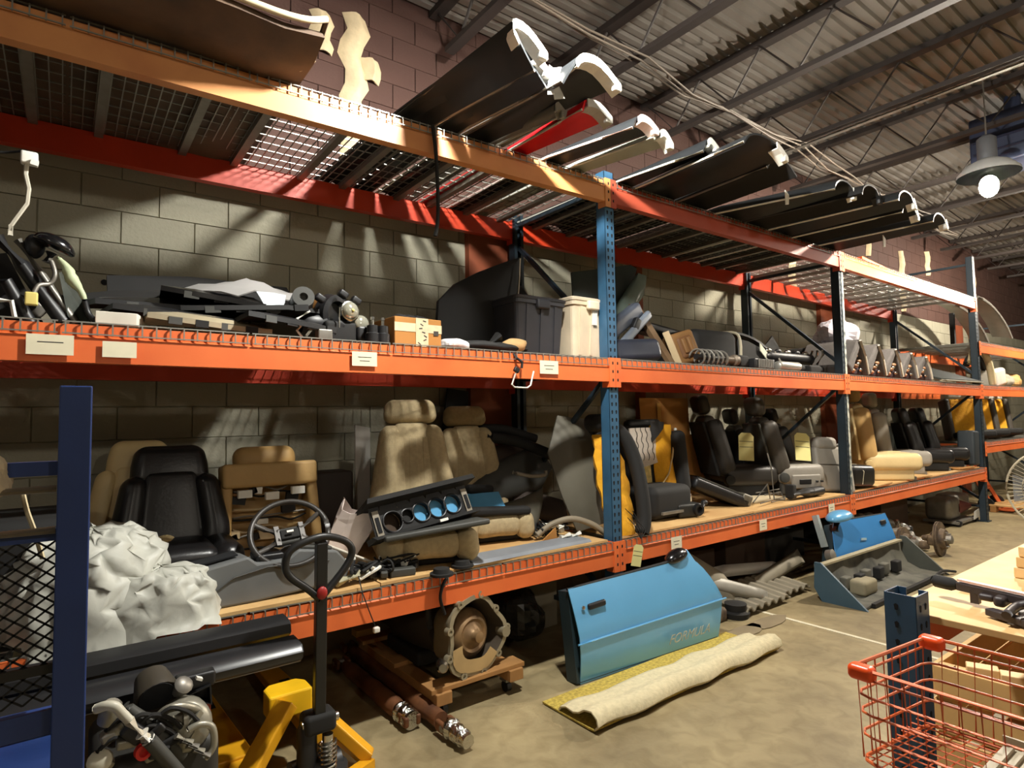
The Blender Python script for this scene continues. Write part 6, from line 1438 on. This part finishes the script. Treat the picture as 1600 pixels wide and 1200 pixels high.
# pallet jack
YEL = mat('yellow jack paint', (222, 160, 24), .45, 0, .12, 5, c2=(150, 84, 24), lo=.62, hi=.82)
def jack():
    t = thing('pallet_jack', 'yellow pallet jack with dark loop handle, forks under the rack', 'pallet jack', (.84, -.1, 0))
    c = V((.84, -.1, 0))
    def fork(x):
        b = MB(); b.hexa([V((x-.075, .0, .06)), V((x+.075, .0, .06)), V((x+.05, 1.05, .05)), V((x-.07, 1.05, .05)), V((x-.075, .0, .115)), V((x+.075, .0, .115)), V((x+.04, 1.05, .085)), V((x-.06, 1.05, .085))]); return b
    for x in (.98, .6):
        f = fork(x); f.build('fork', YEL, t, bevel=.006)
        MB().lathe((x-.03, .9, .04), X_, [(0, .038), (.06, .038)], 14).build('fork_roller', BLACK, t, smooth=True)
        b = MB(); b.box((x, .6, .112), (.05, .12, .003)); b.build('fork_slot', HOLE, t)
    MB().prism([(-.09, 0), (.09, 0), (.09, .1), (.06, .14), (-.06, .14), (-.09, .1)], (.8, -.08, .25), X_, Y_, Z_*.1).build('tower_cap', mat('bright yellow', (240, 190, 30), .4), t, bevel=.008)
    for a, b_, w in (((.77, -.12, .33), (.5, -.28, .05), .085), ((.9, -.1, .26), (1.09, -.22, .05), .06)):
        MB().bar(a, b_, w, .05).build('side_arm', YEL, t, bevel=.006)
    MB().bar((1.09, -.23, .03), (.92, -.3, .03), .05, .04).build('front_plate', YEL, t)
    MB().bar((1.08, -.2, .05), (1.03, .05, .08), .06, .05).build('fork_link', YEL, t)
    MB().bar((.5, -.28, .05), (.62, .02, .08), .06, .05).build('fork_link', YEL, t)
    p = V((.885, -.22, 0))
    MB().lathe(p+Z_*.02, Z_, [(0, .1), (.06, .1), (.07, .06), (.1, .05)], 20).build('pump_base', BLKM, t, smooth=True)
    MB().lathe(p+V((-.065, .0, .05)), Z_, [(0, .04), (.2, .04), (.22, .03)], 16).build('pump_cylinder', BLACK, t, smooth=True)
    MB().lathe(p+V((.01, -.03, .06)), Z_, [(0, .022), (.16, .022)], 14).build('ram', CHROME, t, smooth=True)
    n = 90; MB().tube([p+V((.01+.033*math.cos(2*math.pi*7*i/n), -.03+.033*math.sin(2*math.pi*7*i/n), .07+.12*i/n)) for i in range(n+1)], .005, 6).build('ram_spring', CHROME, t, smooth=True)
    MB().rbox(p+V((-.02, .0, .27)), (.13, .1, .08), .02).build('pivot_head', BLKM, t, smooth=True)
    MB().lathe(p+V((-.09, -.01, .27)), X_, [(0, .018), (.15, .018)], 12).build('pivot_pin', CHROME, t, smooth=True)
    for s in (-1, 1): MB().lathe(p+V((.075*s-.02, .03, .06)), X_, [(-.025, .06), (.025, .06)], 18).build('steer_wheel', BLACK, t, smooth=True)
    hb, ht = V((.865, -.235, .29)), V((.845, -.3, .79))
    HM = mat('dark handle steel', (46, 46, 46), .4, .4)
    MB().bar(hb, ht+V((0, -.015, .22)), .045, .035, Y_).build('handle_shaft', HM, t, bevel=.004)
    pts = [ht+V((.0, 0, -.01)), ht+V((-.05, -.0, .04)), ht+V((-.12, -.005, .1)), ht+V((-.14, -.01, .15)), ht+V((-.12, -.015, .205)), ht+V((-.05, -.02, .235)), ht+V((.02, -.02, .24)), ht+V((.1, -.015, .21)), ht+V((.13, -.01, .165)), ht+V((.11, -.005, .11)), ht+V((.05, 0, .04)), ht+V((.0, 0, -.01))]
    MB().tube(smoothpts(pts, 5), .015, 10).build('loop_grip', HM, t, smooth='all')
    MB().ell(ht+V((.0, -.025, .02)), (.022, .012, .026)).build('red_button', mat('red button', (150, 24, 20), .5), t, smooth=True)
jack()
# engine
def engine():
    t = thing('engine', 'car engine with hoses standing beside the blue cart post', 'engine', (.26, -.4, 0))
    c = V((.26, -.42, .0)); AL = mat('engine aluminium', (150, 146, 132), .4, .5, .15, 12, .1, 40)
    MB().rbox(c+V((0, .05, .3)), (.34, .4, .4), .04).build('engine_block', mat('dark engine block', (50, 48, 44), .6, .3), t, smooth=True)
    MB().box(c+V((0, .05, .05)), (.34, .36, .1)).build('wooden_block', WD, t)
    # alternator-like aluminium cover with ribs
    a = at(288, 1135, y=-.55)
    MB().lathe(a, V((-.1, -1, .2)), [(-.1, .075), (0, .08), (.02, .07), (.03, .04), (.035, .01)], 22).build('alternator', AL, t, smooth=True)
    for k in range(8):
        q = k*math.pi/4; e = a+V((.06*math.cos(q), -.02, .06*math.sin(q))); MB().bar(a+V((.02*math.cos(q), -.035, .02*math.sin(q))), e, .014, .02).build('alternator_rib', AL, t)
    MB().tube(smoothpts([at(240, 1128, y=-.56), at(262, 1108, y=-.58), at(290, 1104, y=-.58), at(312, 1112, y=-.56), at(318, 1130, y=-.55)], 5), .013, 8).build('coolant_pipe', AL, t, smooth=True)
    MB().tube(smoothpts([at(292, 1142, y=-.6), at(312, 1132, y=-.6), at(331, 1136, y=-.6), at(334, 1165, y=-.6), at(320, 1185, y=-.6)], 5), .011, 8).build('loop_pipe', AL, t, smooth=True)
    for k in range(4): MB().tube([at(275+9*k, 1150+7*k, y=-.62), at(300+9*k, 1160+7*k, y=-.62)], .01, 8).build('short_pipe', [AL, STEEL][k % 2], t, smooth=True)
    MB().tube(smoothpts([at(150, 1108, y=-.62), at(165, 1103, y=-.64), at(180, 1104, y=-.65), at(190, 1114, y=-.65), at(202, 1126, y=-.65)], 5), .014, 8).build('white_hose_neck', mat('white grey pipe', (196, 192, 176), .4), t, smooth=True)
    MB().tube([at(202, 1126, y=-.65), at(228, 1154, y=-.65)], .015, 10).build('pale_hose', mat('pale hose', (190, 180, 160), .5), t, smooth=True)
    MB().tube([at(222, 1146, y=-.65), at(232, 1156, y=-.65)], .02, 10).build('hose_clamp', WHITE, t, smooth=True)
    MB().tube(smoothpts([at(230, 1153, y=-.65), at(250, 1175, y=-.64), at(285, 1215, y=-.62)], 4), .02, 10).build('black_hose', DGREY, t, smooth=True)
    MB().tube(smoothpts([at(196, 1102, y=-.58), at(225, 1128, y=-.58), at(262, 1162, y=-.57), at(285, 1182, y=-.56)], 4), [.014, .015, .017, .02, .024, .028, .03, .03, .028, .026, .024, .02, .02], 10).build('intake_hose', DGREY, t, smooth=True)
    MB().lathe(at(170, 1125, y=-.58), V((.1, -.4, 1)), [(0, .03), (.05, .028), (.06, .02)], 14).build('thermostat', AL, t, smooth=True)
    # plastic ducts at the top
    MB().lathe(at(245, 1086, y=-.45), V((.1, -.9, -.4)), [(-.08, .05), (0, .066), (.02, .066), (.015, .05)], 20).build('throttle_mouth', mat('brown black plastic', (60, 54, 44), .5), t, smooth=True)
    MB().lathe(at(245, 1088, y=-.478), V((.1, -.9, -.4)), [(0, .05), (.002, .05)], 20).build('throttle_bore', HOLE, t)
    pa = [at(u, v, y=-.46) for u, v in ((293, 1087), (330, 1070), (332, 1101), (296, 1095))]
    b = MB(); b.add(pa+[p+V((0, .08, 0)) for p in pa]+[p*.86+(sum(pa, V())/4)*.14+V((0, -.0, 0)) for p in pa]+[p*.86+(sum(pa, V())/4)*.14+V((0, .05, 0)) for p in pa], [(i, (i+1) % 4, 4+(i+1) % 4, 4+i) for i in range(4)]+[(i, 8+i, 8+(i+1) % 4, (i+1) % 4) for i in range(4)]+[(8+i, 12+i, 12+(i+1) % 4, 8+(i+1) % 4) for i in range(4)]+[(12, 13, 14, 15)]); b.build('air_scoop', BLACK, t)
    MB().rbox(at(305, 1062, y=-.42), (.12, .05, .05), .01).build('relay_box', BLACK, t, smooth=True)
    MB().bar(at(310, 1062, y=-.46), at(312, 1058, y=-.46), .02).build('white_plug', WHITE, t)
    MB().lathe(at(278, 1080, y=-.46), V((.3, -.6, .6)), [(0, .022), (.04, .03), (.05, .02)], 12).build('oil_cap', STEEL, t, smooth=True)
    MB().lathe(at(225, 1176, y=-.64), V((.2, -1, .1)), [(-.02, .022), (0, .022), (0, .013), (-.012, .013)], 16).build('red_cap', mat('red plastic cap', (206, 40, 34), .4), t, smooth=True)
    MB().lathe(at(155, 1190, y=-.6), V((-.2, -.8, .3)), [(-.03, .03), (.0, .032), (.01, .02)], 14).build('pale_pulley', mat('pale pulley', (206, 200, 178), .5), t, smooth=True)
    for k in range(14):
        u, v = random.uniform(145, 270), random.uniform(1120, 1195)
        MB().rbox(at(u, v, y=-.56-.05*random.random()), (random.uniform(.03, .07), .04, random.uniform(.02, .05)), .008, rot=rotm(0, random.uniform(-60, 60), 0)).build('engine_bracket', [AL, BLKM, STEEL, BLACK][k % 4], t, smooth=True)
    for k in range(6):
        p = at(random.uniform(150, 260), random.uniform(1115, 1190), y=-.6); MB().tube(smoothpts([p, p+V((.04, -.01, .03)), p+V((.09, 0, .0)), p+V((.12, .01, -.04))], 4), .007, 6).build('harness_wire', BLKM, t, smooth=True)
engine()
MB().tube([(.44, -.3, .04), (.44, -.3, .6)], .009, 6).build('engine_stand_rod', mat('red brown rod', (150, 60, 36), .6), bpy.data.objects['engine'])
# two black side skirts lying across the blue cart
for k, (y, z, lab) in enumerate(((-.16, .63, 'upper black side skirt reaching out from the blue cart'), (-.28, .565, 'lower black side skirt with a pale edge reaching out from the blue cart'))):
    t = thing('side_skirt', lab, 'side skirt', (0, y, z), 'black side skirts'); rows = []
    xa, xb = -.9, .755+.01*k
    pr = [(.04, .0), (-.03, .0), (-.045, .015), (-.04, .045), (-.02, .055), (.05, .06)] if k == 0 else [(.06, .0), (-.03, .0), (-.045, .015), (-.05, .035), (-.03, .06), (.06, .066)]
    for i in range(13): rows.append([(xa+(xb-xa)*i/12, y+a, z+b_) for a, b_ in pr])
    MB().sheet(rows, .006).build('skirt_skin', BLACK if k == 0 else mat('satin black', (36, 36, 38), .3), t, smooth=True)
    MB().tube([r[1] for r in rows], .006, 6).build('lower_edge', mat('pale skirt edge', (150, 146, 140), .4) if k else BLKM, t, smooth=True)
    MB().prism([(p[0], p[1]) for p in pr], (xb, y, z), Y_, Z_, X_*.006).build('end_closure', BLACK, t)
# blue cage cart at the left edge
def cart():
    t = thing('cage_cart', 'navy blue steel cage cart with mesh side at the left edge', 'cart', (-.55, -.6, 0))
    PX, PY = .022, -1.12
    for x, y in ((PX, PY), (-1.2, PY), (PX-.03, -.12), (-1.2, -.12)): MB().box((x, y, .8 if y == PY else .27), (.058, .058, 1.565 if y == PY else .5)).build('post', NAVY, t, bevel=.003)
    for z, h in ((1.405, .03), (.87, .05)): MB().box((-.6, PY+.03, z), (1.2, .025, h)).build('rail', NAVY, t)
    MB().box((-.6, PY+.03, 1.3-.32), (1.2, .02, .02)).build('rail', BLACK, t)
    for z in (1.362, 1.275): MB().tube([(-1.2, PY+.0, z), (PX-.03, PY+.0, z)], .008, 8).build('round_bar', mat('bare tube', (170, 160, 140), .4, .4), t, smooth=True)
    MB().box((-.6, PY+.03, 1.262), (1.2, .02, .025)).build('rail', NAVY, t)
    MB().box((-.6, -.6, .52), (1.2, .95, .02)).build('bed', NAVY, t)
    for y in (-1.05, -.15): MB().box((-.6, y, .5), (1.2, .05, .05)).build('bed_rail', NAVY, t)
    for x in (-1.1, -.06):
        for y in (-1.05, -.15): MB().lathe((x-.02, y, .06), X_, [(0, .06), (.04, .06)], 16).build('wheel', BLACK, t, smooth=True)
    b = MB(); zt_, zb_ = 1.25, .9; py = PY+.025; sx, sz = .034, .0135
    nx = int(.5/sx); nz = int((zt_-zb_)/sz)
    for j in range(nz):
        for i in range(nx):
            x = -.005-sx*i-(sx/2 if j % 2 else 0); z = zt_-sz*j
            b.bar((x, py, z), (x-sx/2, py, z-sz), .0022, .004); b.bar((x, py, z), (x+sx/2 if x+sx/2 < .0 else x, py, z-sz), .0022, .004) if x+sx/2 < 0 else None
    b.build('expanded_mesh', BLKM, t, kind='stuff')
    MB().tube(smoothpts([(-.07, PY+.1, 1.36), (-.06, PY+.1, 1.31), (-.045, PY+.1, 1.26), (-.03, PY+.1, 1.2)], 4), .005, 6).build('hanging_rope', mat('pale rope', (190, 176, 140), .8), t, smooth=True)
cart()
crumple(at(2, 748, y=-1.1)+V((-.025, 0, .0)), (.04, .04, .045), mat('cream rag', (206, 190, 160), .9), 'cloth_rag', 'cream rag draped over the top rail of the blue cart', 'rag', 5, .3, 30)
# far floor things
t = thing('small_gearbox', 'small gearbox on a low trolley before the last dark post', 'gearbox', (9.6, .3, 0))
MB().rbox((9.45, .35, .2), (.4, .3, .28), .06).build('gear_case', STEEL, t, smooth='all'); MB().lathe((9.6, .3, .2), V((1, -.3, 0)), [(0, .12), (.1, .1), (.3, .05), (.36, .03)], 16).build('tail_housing', mat('red brown cast', (110, 52, 44), .6), t, smooth=True)
MB().box((9.55, .3, .05), (.7, .4, .03)).build('trolley_top', STEEL, t)
for x in (9.25, 9.85): MB().lathe((x, .12, .04), X_, [(0, .04), (.04, .04)], 12).build('trolley_wheel', BLACK, t, smooth=True)
MB().prism([(0, 0), (.24, .02), (.2, .12), (.04, .1)], (9.72, .08, .05), X_, Z_, Y_*.01).build('grey_cloth', mat('grey cloth', (170, 168, 160), .9), t)
t = thing('hand_truck', 'orange framed hand truck standing beyond the last dark post', 'hand truck', (11.2, .3, 0))
for x in (11.05, 11.4): MB().bar((x, .25, .1), (x-.22, .55, .85), .045).build('upright_tube', ORANGE, t)
for q in (.3, .7): MB().bar((11.05-.22*q, .25+.3*q, .1+.75*q), (11.4-.22*q, .25+.3*q, .1+.75*q), .035).build('cross_tube', ORANGE, t)
MB().box((11.22, .12, .03), (.4, .25, .015)).build('toe_plate', ORANGE, t)
for x in (11.0, 11.45): MB().lathe((x-.02, .3, .1), X_, [(0, .1), (.05, .1)], 18).build('wheel', BLACK, t, smooth=True)
t = thing('wooden_pallet', 'small wooden pallet end by the orange hand truck', 'pallet', (11.2, -.05, 0))
for k in range(4): MB().box((11.0+.2*k, .0, .1), (.12, .5, .02)).build('top_board', PLY, t)
for y in (-.22, .2): MB().box((11.3, y, .045), (.75, .07, .085)).build('bearer', WD, t)
MB().rbox((10.6, .6, .14), (.5, .3, .27), .06).build('grey_sack', STEEL, smooth='all'); tag(bpy.data.objects['grey_sack'], 'grey sack on the floor behind the last dark post', 'sack')
def fan():
    c = at(1656, 766, x=6.0); t = thing('pedestal_fan', 'round wire caged pedestal fan at the right picture edge', 'fan', (6.0, c.y, 0)); d = V((-.9, -.25, .05)).normalized(); _, a, b_ = frame(d); r = .31
    for q, off in ((1, 0), (.7, .05), (.35, .075)): MB().tube([c+d*off+a*(r*q*math.cos(2*math.pi*k/40))+b_*(r*q*math.sin(2*math.pi*k/40)) for k in range(40)], .008 if q == 1 else .003, 6, closed=True).build('cage_ring', mat('pale fan plastic', (206, 196, 170), .3), t, smooth=True)
    b = MB()
    for k in range(60):
        q = 2*math.pi*k/60; e = a*math.cos(q)+b_*math.sin(q); b.tube([c+d*.08+e*.04, c+d*.055+e*(r*.65), c+e*r], .0022, 4)
    b.build('cage_wires', mat('pale fan plastic', (200, 190, 170), .4), t, kind='stuff')
    for k in range(3):
        q = k*2.094; e = a*math.cos(q)+b_*math.sin(q); f = d.cross(e)
        MB().sheet([[c+d*(.0+.04*s)+e*(.05+.22*p)+f*(.13*(s-.5)*(.6+p)) for p in (0, .5, 1)] for s in (0, .5, 1)], .003).build('fan_blade', mat('smoky blade', (150, 150, 150), .2, alpha=.5), t, smooth=True)
    MB().lathe(c-d*.12, d, [(0, .05), (.1, .07), (.15, .05), (.19, .05)], 16).build('motor', BLACK, t, smooth=True)
    MB().tube([c-d*.08, V((c.x, c.y, .04))-d*.08], .02, 8).build('stand_pole', BLACK, t); MB().lathe(V((c.x, c.y, 0))-d*.08, Z_, [(0, .25), (.03, .24), (.05, .03)], 24).build('stand_base', BLACK, t, smooth=True)
fan()
# ================================================================ right foreground: bench, crate, basket
PLYB = mat('pale bench plywood', (236, 202, 146), .65, 0, .1, 3, c2=(206, 160, 98), lo=.45, hi=.75)
def bench():
    t = thing('work_bench', 'plywood topped work bench on an orange beam frame at the right', 'bench', (3.2, -2.6, 0))
    MB().box((3.45, -2.62, .889), (2.8, 1.4, .02)).build('bench_top', PLYB, t, bevel=.002)
    MB().box((3.5, -1.99, .83), (2.85, .045, .1)).build('orange_beam', ORANGE, t)
    MB().box((3.5, -3.25, .83), (2.85, .045, .1)).build('orange_beam', ORANGE, t)
    for x, y in ((2.0, -1.99), (2.0, -3.25), (4.9, -1.99), (4.9, -3.25)):
        b = MB(); H = .97
        b.box((x-.045, y, H/2), (.004, .08, H)); b.box((x, y-.04, H/2), (.09, .004, H)); b.box((x, y+.04, H/2), (.09, .004, H)); b.box((x+.045, y-.028, H/2), (.004, .024, H)); b.box((x+.045, y+.028, H/2), (.004, .024, H))
        p = b.build('bench_post', mat('slate blue post paint', (46, 78, 108), .5, 0, .15, 9), t); h = MB(); z = .12
        while z < H-.03:
            h.prism([(-.006, .006), (-.0035, -.009), (.0035, -.009), (.006, .006), (0, .01)], (x-.0475, y+.01, z), Y_, Z_, X_*-.001)
            for q in (-.018, .018): h.prism([(-.006, .006), (-.0035, -.009), (.0035, -.009), (.006, .006), (0, .01)], (x+q, y-.0425, z), X_, Z_, Y_*-.001)
            z += .0508
        h.build('teardrop_holes', HOLE, p, kind='stuff')
bench()
for k in range(3):
    t = MB().box((2.98, -2.12, .919+.038*k), (.5, .1, .036), rotm(0, 0, -2+2*k)).build('timber_block', [PLYB, mat('pale pine', (222, 184, 124), .7, 0, .08, 6)][k % 2], bevel=.003)
    tag(t, ['lowest', 'middle', 'topmost'][k]+' pine offcut of the stack on the bench top', 'wood block', 'pine offcuts stacked on the bench')
def lifttool():
    t = thing('spray_gun_tool', 'dark hand tool with a rubber grip lying across the bench top', 'tool', (2.2, -2.1, .905))
    G = mat('dark tool plastic', (58, 50, 50), .5); a, c = at(1457, 906, z=.95), at(1640, 948, z=.95)
    d = (c-a).normalized(); L = (c-a).length
    MB().tube([a, a+d*.01, a+d*.06, a+d*.075], [.012, .02, .02, .012], 10).build('rubber_grip', BLKM, t, smooth=True)
    MB().bar(a+d*.075, c, .022, .026).build('tool_body', G, t, bevel=.004)
    MB().bar(a+d*.08+Z_*.02, c+Z_*.02, .02, .006).build('pale_top', mat('pale pink strip', (226, 186, 170), .5), t)
    e = a+d*.125; MB().bar(e, e-Z_*.04, .022).build('trigger_post', G, t)
    MB().rbox(a+d*.2-Z_*.01, (.09, .03, .03), .01).build('motor_bulge', G, t, smooth=True)
    MB().rbox(a+d*.16-Z_*.012, (.05, .04, .02), .008).build('latch', G, t, smooth=True)
    p = at(1500, 918, z=.91); MB().tube(smoothpts([p, p+V((.0, -.03, 0)), p+V((-.01, -.12, 0)), p+V((.02, -.2, 0))], 4), .007, 6).build('red_strap', mat('red strap', (190, 54, 34), .6), t, smooth=True)
    p = at(1545, 955, z=.915); q = at(1640, 985, z=.915)
    MB().bar(p, q, .03, .02).build('lower_arm', G, t, bevel=.003)
    MB().tube(smoothpts([at(1572, 962, z=.93), at(1588, 948, z=.94), at(1606, 944, z=.95)], 4), .012, 8).build('bent_arm', G, t, smooth=True)
    MB().tube([at(1596, 935, z=.92), at(1602, 972, z=.92)], .012, 8).build('upright_handle', G, t, smooth=True)
lifttool()
def crate():
    t = thing('wooden_crate', 'open wooden crate with plank sides behind the orange basket', 'crate', (3.2, -2.3, 0))
    W = mat('crate wood', (206, 164, 104), .75, 0, .12, 5); zt_ = .52
    xa, xb, ya, yb = 2.72, 3.9, -3.2, -1.8
    for k in range(3):
        z = zt_-.055-.13*k
        MB().box((xa, (ya+yb)/2, z), (.02, yb-ya, .11)).build('side_plank', W, t, bevel=.002)
        MB().box(((xa+xb)/2, yb, z), (xb-xa, .02, .11)).build('side_plank', W, t, bevel=.002)
        MB().box((xb, (ya+yb)/2, z), (.02, yb-ya, .11)).build('side_plank', W, t, bevel=.002)
    MB().box(((xa+xb)/2, (ya+yb)/2, .06), (xb-xa, yb-ya, .03)).build('floor_board', WD, t)
    for x in (xa+.03, xb-.03): MB().box((x, yb-.03, .27), (.05, .05, .5)).build('corner_post', W, t)
    for k in range(3):
        o = MB().box((2.95+.2*k, -2.1-.1*k, .12+.05*k), (.35, .09, .04), rotm(0, 10, 30*k)).build('scrap_board', PLYB); tag(o, ['lowest loose board lying inside the wooden crate', 'second loose board leaning inside the wooden crate', 'third loose board inside the wooden crate, furthest from the post'][k], 'board')
    for k, (u, v) in enumerate(((1535, 1048), (1590, 1062))):
        p = at(u, v, z=.5); o = MB().box((p.x, p.y, .5), (.06, .1, .035), rotm(0, 0, 20)).build('timber_scrap', PLYB, bevel=.003); tag(o, ['pale timber scrap resting on the crate rim', 'second pale timber scrap on the crate rim at the picture edge'][k], 'wood block')
        MB().box((p.x, p.y, .475), (.05, .2, .02)).build('rim_board', W, t)
crate()
def basket():
    t = thing('wire_basket', 'orange wire shopping cart basket in the right foreground', 'shopping cart', (1.65, -2.6, 0))
    OW = mat('orange wire coating', (206, 98, 50), .4, 0, .08, 10); OC = mat('orange bumper corner', (240, 84, 30), .35)
    y0, y1 = -2.08, -3.0; L = lambda z: (1.455+.02*(.92-z)/.26, 1.79-.02*(.92-z)/.26, y0-.01*(.92-z))
    def ringpts(z, r=.03):
        xa, xb, yy = L(z); dy = -.05
        return [(xa, y1, z), (xa, yy-r, z), (xa+r*.3, yy-r*.3, z), (xa+r, yy, z), (xb-r, yy+dy*.0-.03, z), (xb-r*.3, yy-.03-r*.3, z), (xb, yy-.03-r, z), (xb, y1, z)]
    for z, r in ((.92, .0042), (.9, .003), (.86, .003), (.82, .003), (.77, .003), (.71, .0042)): MB().tube(ringpts(z), r, 6).build('hoop_wire', OW, t, smooth=True)
    b = MB(); n = 0
    def drop(x, yy, x2, y2): b.tube([(x, yy, .92), (x2, y2, .71)], .0021, 5)
    for k in range(26):
        yy = y0-.035-.034*k; drop(1.455, yy, 1.475, yy); drop(1.79, yy-.03, 1.77, yy-.03)
    for k in range(9):
        q = k/8; drop(1.475+.295*q, y0-.03*q, 1.49+.27*q, y0-.03*q)
    b.build('upright_wires', OW, t, kind='stuff')
    b = MB()
    for k in range(34): b.tube([(1.475, y0-.02-.026*k, .712), (1.77, y0-.05-.026*k, .712)], .002, 4)
    for k in range(10): b.tube([(1.49+.03*k, y0-.01, .716), (1.49+.03*k, y1, .716)], .002, 4)
    b.build('floor_wires', OW, t, kind='stuff')
    for x, yy, s in ((1.455, y0-.005, 1), (1.785, y0-.035, -1)): MB().rbox((x+.006*s, yy-.012, .912), (.036, .055, .034), .012, rot=rotm(0, 0, 0)).build('corner_bumper', OC, t, smooth='all')
    for x in (1.52, 1.77): MB().tube([(x, -2.35, .71), (x-.02, -2.45, .15), (x, -2.2, .12)], .012, 8).build('frame_tube', OW, t, smooth=True)
    for x in (1.52, 1.77):
        for yy in (-2.2, -2.95): MB().lathe((x-.015, yy, .06), X_, [(0, .06), (.03, .06)], 14).build('caster', BLACK, t, smooth=True)
    for x in (1.52, 1.77): MB().tube([(x, -2.2, .12), (x, -2.95, .12), (x, -2.95, .71)], .012, 8).build('frame_tube', OW, t, smooth=True)
    g = thing('ribbed_tray', 'grey beige ribbed plastic tray lying in the orange wire basket', 'tray', (1.66, -2.5, .72))
    TR = mat('grey beige tray', (176, 164, 142), .6)
    MB().box((1.655, -2.52, .723), (.2, .5, .008)).build('tray_floor', TR, g)
    for k in range(22): MB().box((1.655, -2.29-.022*k, .731), (.18, .006, .01)).build('tray_rib', TR, g)
    for x in (1.556, 1.754): MB().box((x, -2.52, .735), (.006, .5, .03)).build('tray_side', TR, g)
basket()
